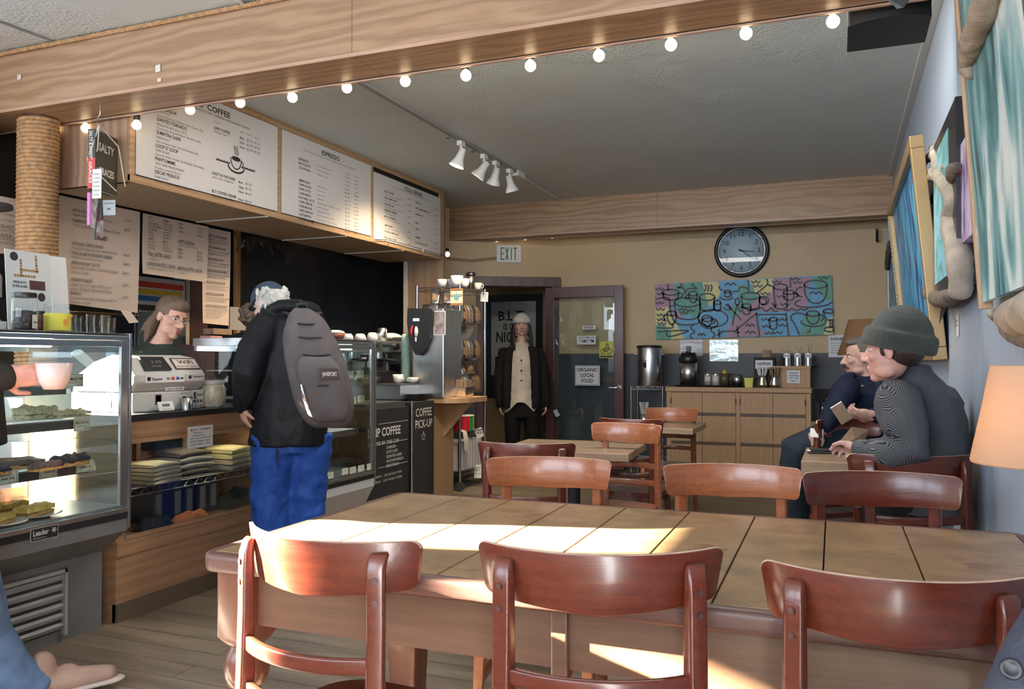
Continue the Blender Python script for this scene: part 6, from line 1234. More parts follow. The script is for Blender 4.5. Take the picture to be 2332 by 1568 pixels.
# exit sign on the angled wall
def on_angled(px, py, off=0.0):   # ray meets the angled wall plane
    n = (TA.to_3x3() @ V((0, 1, 0))); o = TA.translation + n*off; d = ray(px, py); return CAM + d*((o-CAM).dot(n)/d.dot(n))
ea = on_angled(1131, 597, 0.02); eb = on_angled(1187, 558, 0.02); rdir = (TA.to_3x3() @ V((-1, 0, 0)))
w_ = (V((eb.x, eb.y, 0))-V((ea.x, ea.y, 0))).length; h_ = eb.z-ea.z
t = thing('exit_sign', 'white EXIT sign with green letters over the doorway', 'sign', ea)
m_ = MB(FR((0, 0, 0), rdir)); m_.box(0, w_, 0, h_, -0.045, 0.0, 0); m_.build('sign_box', mat('exit_white', (0.72, 0.72, 0.68), 0.4), t, bevel=0.005)
m_ = MB(FR((0, 0, 0), rdir)); 
for i, c in enumerate('EXIT'):
    x0_ = (0.16+0.185*i)*w_; W_ = 0.15*w_; y0_, H_ = 0.14*h_, 0.72*h_; b_ = 0.042*w_
    q = {'E': [(0, 0, b_, H_), (0, 0, W_, b_*1.2), (0, H_/2-b_*.6, W_*.85, H_/2+b_*.6), (0, H_-b_*1.2, W_, H_)], 'I': [(W_*.3, 0, W_*.3+b_, H_)], 'T': [(W_/2-b_/2-W_*.25, 0, W_/2+b_/2-W_*.25, H_), (-W_*.25, H_-b_*1.2, W_*.75, H_)]}.get(c, [])
    for a, b, e, f in q: m_.box(x0_+a, x0_+e, y0_+b, y0_+f, 0.0, 0.0015)
    if c == 'X':
        for s_ in (0, 1): xa, xb = (x0_+b_/2, x0_+W_-b_/2) if s_ else (x0_+W_-b_/2, x0_+b_/2); stroke(m_, [(xa, y0_), (xb, y0_+H_)], b_*1.05, Matrix(), 0, 0.0016)
m_.build('lettering', mat('exit_green', (0.004, 0.13, 0.05), 0.4), t)
c0 = on_angled(1018, 590, 0.02); m_ = MB(); 
for dz in (0, 0.02): m_.tube([c0+V((0, 0, dz)), c0.lerp(ea, 0.5)+V((0, 0, -0.01+dz)), ea+V((0, 0, 0.04+dz))], 0.005, 6)
tag(m_.build('cable', mat('tan_cable', (0.30, 0.22, 0.10), 0.5)), 'tan twin cable running to the EXIT sign', 'cable')
# corridor poster
t = thing('poster', 'black-framed white poster in the corridor behind the woman', 'poster', (0, 0, 0)); Yp = 10.195
a = AY(1106, 905, Yp); b = AY(1236, 668, Yp); t.location = (a.x, Yp, a.z); w_, h_ = b.x-a.x, b.z-a.z
m_ = MB(FR((0, 0, 0), (1, 0, 0))); m_.box(0, w_, 0, h_, -0.003, 0.02); m_.build('frame', M_black, t)
m_ = MB(FR((0, 0, 0), (1, 0, 0))); m_.box(0.11*w_, 0.89*w_, 0.22*h_, 0.93*h_, 0.02, 0.022)
for s, u, v, u1, c in (('B.L.T.', .24, .75, .72, .09), ('IS OPEN', .33, .66, .70, .06), ('NIGHTS', .20, .54, .82, .10), ('JAZZ & BLUES', .22, .44, .78, .045)): m_.text(s, Matrix.Translation((u*w_, v*h_, 0.022)), (u1-u)*w_, c*h_, 1, True)
m_.box(0.18*w_, 0.40*w_, 0.26*h_, 0.40*h_, 0.022, 0.0225, 1); m_.build('sheet', [mat('poster_white', (0.55, 0.56, 0.55), 0.5), M_ink], t)
# birch cabinet
YC = 8.38
a = AY(1518, 882, YC); b = AY(1846, 882, YC); zc = (a.z+b.z)/2; x0, x1 = a.x, b.x
t = thing('birch_cabinet', 'long birch cabinet with four plain doors against the back wall', 'cabinet', ((x0+x1)/2, YC, 0)); Lm = Matrix.Translation((-(x0+x1)/2, -YC, 0))
m_ = MB(Lm); m_.box(x0-0.01, x1+0.01, YC-0.02, YB-0.02, zc-0.045, zc); m_.build('top', M_birch, t, bevel=0.003)
m_ = MB(Lm); m_.box(x0+0.01, x1-0.0, YC+0.022, YB-0.03, 0.0, zc-0.046); m_.build('carcass', M_birch, t)
for q in ((x0, x0+0.045), ((x0+x1)/2-0.005, (x0+x1)/2+0.035), (x1-0.045, x1)): m_ = MB(Lm); m_.box(q[0], q[1], YC, YC+0.0215, 0.0, zc-0.046); m_.build('face_frame', M_birch, t)
M_band = mat('dark_band', (0.10, 0.065, 0.045), 0.5)
xm = (x0+x1)/2
for k, (u, v) in enumerate(((x0+0.047, (x0+xm)/2+0.012), ((x0+xm)/2+0.015, xm-0.008), (xm+0.038, (xm+x1)/2-0.002), ((xm+x1)/2+0.001, x1-0.048))):
    m_ = MB(Lm); m_.box(u, v, YC-0.004, YC+0.018, 0.08, zc-0.055); d_ = m_.build('door', M_birch, t, bevel=0.002)
    for z0 in (0.66, 0.37): m_ = MB(Lm); m_.box(u, v, YC-0.0055, YC-0.004, z0, z0+0.033); m_.build('band', M_band, d_)
    hx = u-0.002 if k % 2 == 0 else v+0.002; m_ = MB(Lm); m_.cyl((hx, YC-0.006, zc-0.17), (hx, YC-0.006, zc-0.11), 0.006, n=8); m_.build('hinge', M_darkwood, d_)
# riser box and things on the cabinet
Yr = 8.55; a = AY(1760, 880, Yr); b = AY(1845, 833, Yr)
t = thing('riser_box', 'birch riser box at the right end of the cabinet', 'box', ((a.x+b.x)/2, Yr, zc)); h_ = b.z-zc
m_ = MB(Matrix.Translation((-(a.x+b.x)/2, -Yr, 0))); m_.box(a.x, b.x, Yr, YB-0.03, 0, h_-0.03); m_.build('box_body', M_birch, t)
m_ = MB(Matrix.Translation((-(a.x+b.x)/2, -Yr, 0))); m_.box(a.x-0.005, b.x+0.003, Yr-0.012, YB-0.03, h_-0.03, h_); m_.box(b.x-0.035, b.x, Yr-0.006, Yr, 0, h_-0.03); m_.build('box_rim', M_birch, t, bevel=0.002)
ZR = zc+h_
onY('thank_you_note', 'small white hand-lettered thank-you note on the riser box', 'sign', 1792, 843, 1822, 872, Yr-0.012, M_lav, (('Thanks for', .15, .75, .85, .12), ('recycling', .1, .55, .9, .12), ('your trash', .15, .36, .85, .12), ('here :)', .3, .12, .7, .14)))
def sit(px, Y, z): p = AY(px, 880, Y); return V((p.x, Y, z))
def stack(name, label, cat, px, Y, wpx, toppy, botpy, prof, m, group=None, z=None, parts=()):
    """lathe object sized from its outline in metres at depth Y"""
    a = AY(px-wpx/2, botpy, Y); b = AY(px+wpx/2, toppy, Y); r = (b.x-a.x)/2; h = b.z-a.z
    t = thing(name, label, cat, ((a.x+b.x)/2, Y, zc if z is None else z), 0, group); mb = MB(); mb.lathe([(p*r, q*h) for p, q in prof], 26); mb.build('body', m, t); return t, r, h
t, r, h = stack('tea_urn', 'tall steel tea urn with a black spigot on the small wire stand', 'urn', 1479, 8.60, 54, 790, 882, ((0.001, 0), (0.97, 0), (1, 0.02), (1, 0.93), (0.98, 0.94), (0.001, 0.94)), M_steel, z=zc)
m_ = MB(); m_.lathe([(r*1.06, h*0.94), (r*1.06, h*0.975), (r*0.9, h), (0.001, h)], 26); m_.build('lid', M_black, t)
m_ = MB(); m_.tube([(-0.02, -r-0.002, h*0.58), (-0.02, -r-0.03, h*0.57), (-0.02, -r-0.035, h*0.45)], 0.012, 8); m_.box(-0.03, -0.01, -r-0.045, -r-0.02, h*0.57, h*0.65); m_.build('spigot', M_black, t)
m_ = MB()
for s_ in (-1, 1): m_.tube([(s_*r, 0, h*0.78), (s_*(r+0.035), 0, h*0.78)], 0.005, 6)
m_.build('side_handles', M_chrome, t)
a = AY(1437, 885, 8.50); b = AY(1509, 885, 8.50); t2 = thing('wire_stand', 'small chrome wire stand beside the cabinet carrying the tea urn', 'stand', (a.x, 8.50, 0)); w_ = b.x-a.x
for x in (0.0, w_):
    for y in (0.0, 0.30): m_ = MB(); m_.cyl((x, y, 0), (x, y, zc-0.002), 0.0115, n=12); m_.build('post', M_wire, t2)
for z in (zc-0.006, 0.50, 0.18): m_ = MB(); wire_shelf(m_, 0, w_, 0, 0.30, z-0.0, h=0.03, n=8); m_.build('wire_shelf', M_wire, t2)
t = thing('stirrer_tin', 'tin of stirrers on the lower shelf of the small wire stand', 'tin', (a.x+0.12, 8.58, 0.504)); m_ = MB(); m_.lathe([(0.001, 0), (0.05, 0), (0.05, 0.15), (0.046, 0.15), (0.046, 0.01)], 20); m_.build('tin', M_steel, t)
for i in range(7): m_ = MB(); an = i*0.9; m_.tube([(0.01*math.cos(an), 0.01*math.sin(an), 0.05), (0.045*math.cos(an), 0.045*math.sin(an), 0.27)], 0.006, 5); m_.build('stirrer', M_paper, t)
t, r, h = stack('airpot', 'steel airpot with a black pump head on the cabinet', 'airpot', 1568, 8.62, 42, 785, 873, ((0.001, 0), (0.92, 0), (0.92, 0.60), (0.001, 0.60)), M_steel)
m_ = MB(); m_.lathe([(r, h*0.60), (r*1.04, h*0.64), (r*1.0, h*0.72), (r*0.75, h*0.83), (0.001, h*0.84)], 24); m_.build('pump_head', M_black, t)
m_ = MB(); m_.box(-0.018, 0.018, -r*0.9, r*0.5, h*0.82, h*0.87); m_.box(-0.02, 0.02, -r*0.2, r*0.5, h*0.80, h*1.0); m_.tube([(0, -r*0.7, h*0.84), (0, -r*1.15, h*0.80), (0, -r*1.2, h*0.74)], 0.014, 8); m_.build('spout', M_black, t)
t = thing('serving_tray', 'long black tray under the airpot and jars', 'tray', sit(1618, 8.60, zc)); m_ = MB(); m_.rings([[(x, y, 0) for x, y in rrect(0.66, 0.30, 0.03)], [(x, y, 0.014) for x, y in rrect(0.70, 0.34, 0.04)]]); m_.build('tray', M_black, t)
for nm in ('airpot',): bpy.data.objects[nm].location.z += 0.014
M_sug = mat('sugar', (0.45, 0.36, 0.26), 0.7)
for i, px in enumerate((1612, 1630)):
    t, r, h = stack('sugar_shaker', ('left', 'right')[i]+' one of the two glass shakers with white labels on the tray', 'shaker', px, 8.56, 16, 847, 876, ((0.001, 0), (1, 0.02), (1, 0.8), (0.001, 0.8)), (M_sug, M_cer)[0] if i == 0 else mat('sugar2', (0.55, 0.52, 0.45), 0.7), z=zc+0.014)
    m_ = MB(); m_.lathe([(r*1.02, h*0.8), (r*1.02, h*0.92), (r*0.6, h), (0.001, h)], 18); m_.build('lid', M_steel, t)
    m_ = MB(); n = 8; m_.add([((r+0.001)*math.cos(-2.3+1.5*k/n), (r+0.001)*math.sin(-2.3+1.5*k/n), z) for z in (h*0.35, h*0.68) for k in range(n+1)], [(k, k+1, n+2+k, n+1+k) for k in range(n)], 0, True); m_.build('jar_label', M_lav, t)
t, r, h = stack('honey_jar', 'dark jar with a yellow pointed lid on the tray', 'jar', 1650, 8.58, 20, 841, 876, ((0.001, 0), (1, 0.02), (1, 0.78), (0.001, 0.78)), mat('dark_honey', (0.10, 0.07, 0.04), 0.3), z=zc+0.014); m_ = MB(); m_.lathe([(r*0.6, h*0.78), (r*0.5, h*0.9), (r*0.1, h*1.02), (0.001, h*1.02)], 16); m_.build('lid', mat('yellow_lid', (0.7, 0.45, 0.03), 0.4), t)
stack('steel_canister', 'steel canister at the right end of the black tray', 'canister', 1679, 8.56, 23, 852, 877, ((0.001, 0), (1, 0), (1, 1), (0.9, 1), (0.9, 0.05)), M_steel, z=zc+0.014)
stack('steel_canister', 'darker canister between the honey jar and the steel one on the tray', 'canister', 1663, 8.66, 20, 850, 876, ((0.001, 0), (1, 0), (1, 1), (0.9, 1), (0.9, 0.05)), M_dgrey, z=zc+0.014)
t = thing('yellow_tub', 'small yellow tub between the tray and the straw jars', 'tub', sit(1706, 8.50, zc)); m_ = MB(); m_.rings([[(x, y, 0) for x, y in rrect(0.075, 0.075, 0.01)], [(x, y, 0.095) for x, y in rrect(0.095, 0.095, 0.012)]]); m_.build('tub', mat('yellow_tub', (0.70, 0.66, 0.16), 0.45), t)
M_brass2 = mat('aged_nickel', (0.55, 0.50, 0.42), 0.2, 1.0)
for i, (px, lab) in enumerate(((1736, 'pewter vase filled with white straws on the cabinet'), (1764, 'pewter vase filled with kraft stirrers on the cabinet'))):
    t, r, h = stack('vase', lab, 'vase', px, 8.48, 26, 850, 879, ((0.001, 0), (0.95, 0.0), (1.0, 0.25), (0.7, 0.7), (0.8, 0.95), (0.72, 0.95), (0.62, 0.7), (0.001, 0.3)), M_brass2, z=zc)
    for k in range(9):
        an = k*0.7; m_ = MB(); m_.tube([(0.012*math.cos(an), 0.012*math.sin(an), 0.03), (0.05*math.cos(an), 0.05*math.sin(an), h+0.075)], 0.0075, 5); m_.build('straw', M_paper if i == 0 else M_kraft, t)
# napkin box, utensil caddy
p0 = sit(1742, 8.62, ZR); t = thing('napkin_box', 'black wire napkin box with NAPKIN sign on the riser box', 'napkin box', (p0.x+0.0, 8.60, zc+0.14)); 
m_ = MB(); m_.box(-0.10, 0.10, -0.05, 0.08, 0, 0.16); m_.build('wire_box', M_blackm, t); 
m_ = MB(FR((-0.085, -0.052, 0.045), (1, 0, 0))); m_.box(0, 0.165, 0, 0.085, 0, 0.002); m_.text('NAPKIN', Matrix.Translation((0.02, 0.035, 0.002)), 0.125, 0.03, 1, True); m_.build('sign', [M_lav, M_ink], t)
m_ = MB(); m_.box(-0.02, 0.06, -0.02, 0.06, 0.16, 0.235); m_.build('napkins', M_kraft, t)
m_ = MB(); m_.box(-0.10, 0.10, -0.045, 0.10, -0.14, 0.0); tag(m_.build('stand', M_blackm, t), 'black stand')
p0 = sit(1822, 8.62, ZR); t = thing('utensil_caddy', 'black wire caddy of three steel cutlery holders on the riser box', 'caddy', (p0.x-0.02, 8.66, ZR+0.001)); m_ = MB(); m_.box(-0.17, 0.17, -0.05, 0.06, 0.0, 0.10); m_.build('caddy_frame', M_blackm, t)
for i in range(3):
    x = -0.10+0.10*i; m_ = MB(); m_.cyl((x, -0.055, 0), (x, -0.055, 0.125), 0.038, n=18); h_ = m_.build('holder', M_steel, t)
    m_ = MB(FR((x-0.03, -0.0935, 0.08), (1, 0, 0))); m_.box(0, 0.06, 0, 0.04, 0, 0.001); m_.text(('SPOONS', 'FORKS', 'KNIVES')[i], Matrix.Translation((0.005, 0.013, 0.001)), 0.05, 0.012, 1, True); m_.build('holder_label', [M_lav, M_ink], h_)
    for k in range(4): m_ = MB(); an = k*1.6+i; m_.tube([(x, -0.055, 0.10), (x+0.035*math.cos(an)+0.01*i, -0.055+0.02*math.sin(an), 0.16+0.025*i)], 0.006, 5, flat=0.5); m_.build('utensil', M_steel if k % 2 else M_kraft, h_)
# foil sheets, dishes sign
def foil(mb, w, h, th): pass
M_foil = mat('laminate_glare', (0.62, 0.72, 0.72), 0.15, 0.25, bump=0.8, bscale=9)
onY('laminated_sheet', 'glossy laminated sheet on the wall behind the airpot', 'paper', 1549, 773, 1600, 810, YB-0.008, mat('laminate_lilac', (0.50, 0.48, 0.52), 0.12, bump=0.6, bscale=12))
onY('laminated_sheet', 'large glossy laminated sheet on the wall between airpot and vases', 'paper', 1616, 773, 1681, 822, YB-0.008, M_foil)
onY('notice', 'white DISHES notice on the back wall beside the lampshade', 'sign', 1887, 762, 1937, 813, YB-0.008, M_lav, (('DISHES', .10, .76, .75, .13),)+tuple((('plates go in the bin', 'food in the compost', 'silverware soaks', 'cups on the tray', 'thank you')[i], .10, .62-.11*i, .7, .04) for i in range(5)))
# clock
c = AY(1688, 570, 8.955); r = (AY(1751, 570, 8.955).x-AY(1624, 570, 8.955).x)/2
t = thing('wall_clock', 'large round black-rimmed wall clock showing twenty-two past three', 'clock', (c.x, YB, c.z)); Tc = FR((0, 0, 0), (1, 0, 0))
m_ = MB(Tc); m_.lathe([(0.001, 0.0), (r*0.98, 0.0), (r, 0.02), (r*0.97, 0.05), (r*0.90, 0.055), (r*0.84, 0.038), (r*0.84, 0.02)], 56); m_.build('rim', M_black, t)
m_ = MB(Tc); m_.lathe([(r*0.845, 0.03), (r*0.84, 0.041), (r*0.825, 0.036), (r*0.82, 0.024)], 56, cap=False); m_.build('bezel', M_chrome, t)
m_ = MB(Tc); m_.lathe([(r*0.84, 0.018), (r*0.84, 0.022), (0.001, 0.022)], 48, 0)
for k in range(60):
    a = k*PI/30; rr = r*0.755; l = 0.028 if k % 5 == 0 else 0.014; d = V((math.sin(a), math.cos(a))); stroke(m_, [tuple(d*rr), tuple(d*(rr+l*0.5+0.006))], 0.006 if k % 5 == 0 else 0.003, Matrix.Translation((0, 0, 0.0222)))
for k in range(1, 13):
    a = k*PI/6; x, y = r*0.62*math.sin(a), r*0.62*math.cos(a); m_.text(str(k), Matrix.Translation((x, y-0.024, 0.0225)), None, 0.050, 1, False, 'c')
m_.build('dial', [mat('dial_blue_white', (0.62, 0.70, 0.76), 0.35), M_ink], t)
for nm, an, ln, bk_, wd in (('hour_hand', 97.5, 0.47, 0.1, 0.013), ('minute_hand', 127, 0.62, 0.12, 0.010)):
    a = math.radians(an); d = V((math.sin(a), math.cos(a))); m_ = MB(Tc @ Matrix.Translation((0, 0, 0.026 if nm[0] == 'h' else 0.029))); n_ = V((-d.y, d.x))
    q = [-d*bk_*r+n_*wd*0.5, -d*bk_*r-n_*wd*0.5, d*ln*r-n_*wd*0.25, d*ln*r+n_*wd*0.25]; m_.prism([(v.x, v.y) for v in q], 0, 0.002); m_.build(nm, M_ink, t)
m_ = MB(Tc); m_.lathe([(0.010, 0.024), (0.010, 0.033), (0.001, 0.033)], 14); m_.build('hub', M_ink, t)
m_ = MB(Tc @ Matrix.Translation((0, 0, 0.040))); m_.prism([(r*0.83*math.cos(i*PI/24), r*0.83*math.sin(i*PI/24)) for i in range(48)], 0, 0.0005); m_.build('clock_glass', glass('thin_glass', (0.95, 0.98, 1.0), 0.12), t)
# coffee-cup painting: patches of colour and black outlines
Yq = YB-0.035
A_, B_, C_, D_ = [AY(*q, Yq) for q in ((1489, 648), (1893, 625), (1899, 762), (1496, 772))]
PW = ((B_-A_).length+(C_-D_).length)/2; PH = ((A_-D_).length+(B_-C_).length)/2
ux_ = (B_-A_+C_-D_).normalized(); cen = (A_+B_+C_+D_)/4
tp = thing('cup_painting', 'wide pastel painting of outlined coffee cups on the back wall', 'painting', cen)
TP = FR((0, 0, 0), ux_, V((0, 0, 1))) @ Matrix.Translation((-PW/2, -PH/2, 0))
m_ = MB(TP); m_.box(0, PW, 0, PH, -0.03, 0.0, 0); m_.build('canvas', mat('canvas_edge', (0.05, 0.05, 0.08), 0.7), tp)
ZPX = lambda x, y: ((x-55)/2165*PW, (1-(y-715+ (x-55)*0.038)/690)*PH)   # zoom-frame pixels of the painting to its own metres
def pt(x, y):
    u = (x-50)/(2195-50); top = 775-(775-655)*u; bot = 1443-(1443-1370)*u; return (min(max(u, 0.0), 1.0)*PW, min(max(1-(y-top)/(bot-top), 0.0), 1.0)*PH)
colP = [mat('paint_mauve', (0.42, 0.24, 0.34), 0.55, vary=0.12, vscale=14), mat('paint_blue', (0.14, 0.40, 0.66), 0.55, vary=0.12, vscale=14), mat('paint_green', (0.12, 0.36, 0.27), 0.55, vary=0.12, vscale=14), mat('paint_yellow', (0.68, 0.62, 0.28), 0.55, vary=0.1, vscale=14), mat('paint_black', (0.015, 0.02, 0.035), 0.5)]
m_ = MB(TP); k_ = [0]
def patch(c, *pts):
    k_[0] += 1; m_.add([(*pt(*p), 0.0004*k_[0]+0.0002) for p in pts], [tuple(range(len(pts)))[::-1]], c)
patch(1, (50, 600), (2240, 600), (2240, 1460), (50, 1460))
patch(0, (50, 770), (300, 760), (310, 960), (240, 1040), (400, 1140), (380, 1200), (300, 1200), (250, 1060), (50, 1060))
patch(2, (300, 770), (660, 740), (700, 900), (720, 1040), (640, 1130), (400, 1150), (300, 960))
patch(3, (660, 745), (860, 735), (880, 880), (800, 1000), (740, 1040), (700, 920))
patch(3, (50, 1060), (220, 1050), (320, 1250), (420, 1440), (250, 1440), (150, 1280), (50, 1270))
patch(2, (50, 1270), (170, 1265), (250, 1350), (245, 1445), (50, 1448))
patch(2, (500, 1160), (610, 1100), (620, 1190), (540, 1210))
patch(2, (1090, 870), (1220, 800), (1300, 800), (1310, 960), (1240, 1030), (1160, 1180), (1010, 1190), (990, 1060), (1120, 980))
patch(3, (1240, 715), (1520, 700), (1520, 860), (1420, 920), (1320, 900))
patch(0, (1520, 700), (1970, 680), (1920, 800), (1900, 1060), (1700, 1100), (1400, 1100), (1200, 1060), (1330, 940), (1500, 880))
patch(0, (1000, 1220), (1180, 1060), (1310, 1110), (1320, 1260), (1420, 1380), (960, 1420), (970, 1300))
patch(2, (1960, 680), (2190, 655), (2210, 960), (2120, 960), (2010, 800))
patch(2, (1840, 1180), (1960, 1100), (2110, 1130), (2120, 1300), (2090, 1375), (1820, 1385), (1850, 1290))
patch(3, (2130, 1190), (2240, 1150), (2240, 1370), (2090, 1375))
patch(2, (1090, 780), (1200, 770), (1220, 860), (1120, 870))
kz = 0.0004*(k_[0]+1)+0.0004
def ln(*pts, w=0.016):
    P_ = [V(pt(*p)) for p in pts]
    if len(P_) > 2:   # smooth
        Q = []
        for i in range(len(P_)-1):
            p0 = P_[max(i-1, 0)]; p1 = P_[i]; p2 = P_[i+1]; p3 = P_[min(i+2, len(P_)-1)]
            for s in range(4): u = s/4; Q.append(0.5*((2*p1)+(p2-p0)*u+(2*p0-5*p1+4*p2-p3)*u*u+(3*p1-p0-3*p2+p3)*u**3))
        Q.append(P_[-1]); P_ = Q
    stroke(m_, [tuple(p) for p in P_], w, Matrix(), 4, kz)
def el(cx, cy, rx, ry, a0=0, a1=360, w=0.016, n=22): stroke(m_, [pt(cx+rx*math.cos(math.radians(a0+(a1-a0)*i/n)), cy+ry*math.sin(math.radians(a0+(a1-a0)*i/n))) for i in range(n+1)], w, Matrix(), 4, kz)
def cupd(cx, cy, rx, ry, h, bot=0.7, hd=1, hr=0.35, ell=True):
    el(cx, cy, rx, ry); ln((cx-rx, cy), (cx-rx*0.92, cy+h*0.6), (cx-rx*bot, cy+h)); ln((cx+rx, cy), (cx+rx*0.92, cy+h*0.6), (cx+rx*bot, cy+h)); el(cx, cy+h-ry*0.3, rx*bot, ry*0.8, 0, 180)
    if hd: el(cx+hd*(rx+rx*hr*0.5), cy+h*0.45, rx*hr, h*0.28, -100 if hd > 0 else 80, 100 if hd > 0 else 280)
def wav(x, y, w_=130, a=14, n=3):
    ln(*[(x+w_*i/(2*n), y+(a if i % 2 else -a)) for i in range(2*n+1)], w=0.013)
cupd(255, 870, 105, 35, 75, 0.9, 1); cupd(540, 885, 52, 28, 95, 0.6, -1, 0.5); cupd(465, 990, 165, 55, 180, 0.85, 0); cupd(715, 925, 95, 42, 150, 0.9, 0); cupd(840, 990, 45, 25, 90, 0.8, 0)
cupd(262, 1125, 58, 28, 125, 0.3, -1, 0.5); el(780, 1180, 185, 105); cupd(710, 1185, 62, 38, 80, 0.5, 1); el(735, 1240, 105, 65, 0, 360)
cupd(968, 855, 36, 15, 60, 0.9, 1); el(955, 930, 72, 25, -20, 200); cupd(1248, 910, 112, 42, 140, 0.85, 1, 0.45); cupd(1195, 1030, 55, 25, 90, 0.6, -1, 0.5); el(1405, 965, 55, 50)
cupd(1605, 800, 80, 35, 250, 0.85, 0); cupd(1700, 865, 62, 25, 80, 0.85, 1, 0.5); cupd(2010, 770, 130, 50, 200, 0.6, -1, 0.5); ln((1840, 950), (1770, 990), (1800, 1030), (1950, 1045), (2120, 1020), (2205, 980))
ln((345, 815), (405, 790), (380, 765)); ln((345, 815), (425, 820), (440, 885), (480, 825), (595, 825), (530, 785), (550, 765)); ln((1225, 720), (1225, 865)); ln((1320, 880), (1450, 770), (1445, 705)); ln((1450, 770), (1510, 795))
for x in (690, 725, 765): ln((x, 775), (x+15, 810), (x-5, 860))
ln((940, 1010), (1010, 1070), (1135, 1205)); ln((910, 1050), (960, 1080), (1000, 1075)); ln((965, 1005), (1000, 1050), (1005, 1075)); ln((1020, 1270), (1050, 1130), (1090, 1010)); el(1085, 980, 26, 42)
ln((1080, 1270), (1085, 1410)); ln((1040, 1350), (1110, 1350)); ln((870, 1340), (1060, 1330), (1090, 1300), (1320, 1115)); ln((1310, 1110), (1345, 1400)); ln((1660, 1110), (1685, 1385)); ln((1320, 1135), (1660, 1130))
cupd(1508, 1190, 46, 22, 110, 0.75, 0); ln((1715, 1190), (1760, 1250), (1810, 1375)); el(1805, 1165, 90, 50, 150, 330); cupd(1970, 1120, 72, 32, 110, 0.6, 1, 0.45); el(1975, 1220, 140, 55, -20, 200); el(2160, 1090, 70, 25); ln((2090, 1090), (2120, 1190), (2210, 1190)); ln((2160, 1195), (2165, 1290)); ln((2185, 1195), (2190, 1290)); el(2160, 1310, 65, 28)
ln((70, 1300), (265, 1300), (265, 1255)); ln((75, 1350), (200, 1340), (470, 1330), (380, 1370), (215, 1405), (190, 1350)); ln((55, 955), (225, 940), (245, 1100), (330, 1250), (580, 1250), (610, 1190)); ln((240, 1040), (300, 1030)); ln((220, 775), (225, 850))
ln((540, 1260), (500, 1300), (550, 1345), (490, 1390), (520, 1425)); ln((760, 1290), (760, 1340), (800, 1370), (770, 1420)); ln((850, 1310), (860, 1415)); ln((820, 1390), (890, 1350)); ln((865, 790), (880, 830), (915, 840)); ln((1035, 855), (1100, 850), (1130, 800), (1215, 820))
ln((1200, 1090), (1330, 1070), (1380, 1050), (1430, 1095), (1490, 1050), (1520, 1090), (1570, 1090)); ln((1640, 1080), (1700, 1080), (1730, 1060), (1790, 1085), (1830, 1060), (1870, 1080), (1920, 1050)); ln((1500, 990), (1530, 1030), (1560, 1000)); ln((1725, 690), (1720, 810))
for a_ in ((60, 830), (75, 890), (60, 1000), (65, 1075), (70, 1145), (70, 1200), (75, 1250), (340, 1075), (450, 1090), (360, 1115), (1730, 700), (1750, 745), (1510, 740), (1260, 740), (1280, 790), (1370, 880), (1370, 1190), (1370, 1275), (1560, 1190), (1560, 1260), (1400, 1355), (1500, 1350), (2050, 690), (1560, 915), (1600, 1010)): wav(*a_, w_=110, n=2)
for x, y, s in ((1010, 765, 70), (2010, 870, 75), (1235, 1260, 55), (1235, 1345, 65), (635, 1375, 50)): ln((x-s, y+18), (x-s*0.4, y-10), (x, y+15), (x+s*0.4, y-10), (x+s, y+18))
for i in range(4): ln((1890+i*20, 1350-i*20), (1940, 1340-i*20), w=0.012)
m_.build('paint', colP, tp)
# ================================================================== string lights, track lights, speaker, hanging books
M_bulb = mat('warm_bulb_glass', (1, 0.9, 0.75), 0.2, emit=(1.0, 0.72, 0.40), estr=4.5)
M_fil = mat('bulb_filament', (1, 1, 1), 0.2, emit=(1.0, 0.85, 0.6), estr=40)
YS = 3.53
BP = [(127, 290), (195, 292), (311, 285), (433, 250), (547, 234), (666, 222), (790, 200), (923, 185), (1061, 172), (1208, 150), (1364, 127), (1528, 102), (1699, 76), (1897, 49)]
sock = []
def bulb(px, py, Y, label, group, first=[None], up=None):
    c = AY(px, py, Y); d = V((-0.45, 0, 1)).normalized() if up is None else V(up).normalized(); r = 0.0265
    t = thing('string_light_bulb', label, 'light bulb', c, 0, group); q = d.to_track_quat('Z', 'Y').to_matrix().to_4x4()
    m = MB(q); m.lathe([(0.001, -r), (r*0.5, -r*0.87), (r*0.87, -r*0.5), (r, 0), (r*0.9, r*0.42), (r*0.62, r*0.8), (r*0.42, r*1.1), (0.001, r*1.12)], 18); m.build('globe', M_bulb, t)
    m = MB(q); m.lathe([(0.001, r*1.08), (0.0145, r*1.08), (0.018, r*1.5), (0.018, r*2.1), (0.012, r*2.35), (0.001, r*2.4)], 14); m.build('socket', M_black, t)
    return c+d*r*2.3
for i, (px, py) in enumerate(BP):
    up = (-0.75, 0, 0.5) if i == 0 else ((0.05, 0, 1) if i in (1, 2) else ((-0.5, 0.1, 1) if i < 7 else (-0.15, 0.15, 1)))
    sock.append(bulb(px, py, YS, 'glowing globe bulb on the black string along the front beam', 'string bulbs along the front beam', up=up))
m_ = MB(); pts = []
for i, s in enumerate(sock):
    pts.append(s+V((0, 0, 0.004)))
    if i < len(sock)-1: pts.append(s.lerp(sock[i+1], 0.5)-V((0, 0, 0.012 if i < 3 else 0.0)))
m_.tube(pts, 0.0045, 6); tag(m_.build('string_light_cable', M_black), 'black cable of the bulb string under the front beam', 'cable')
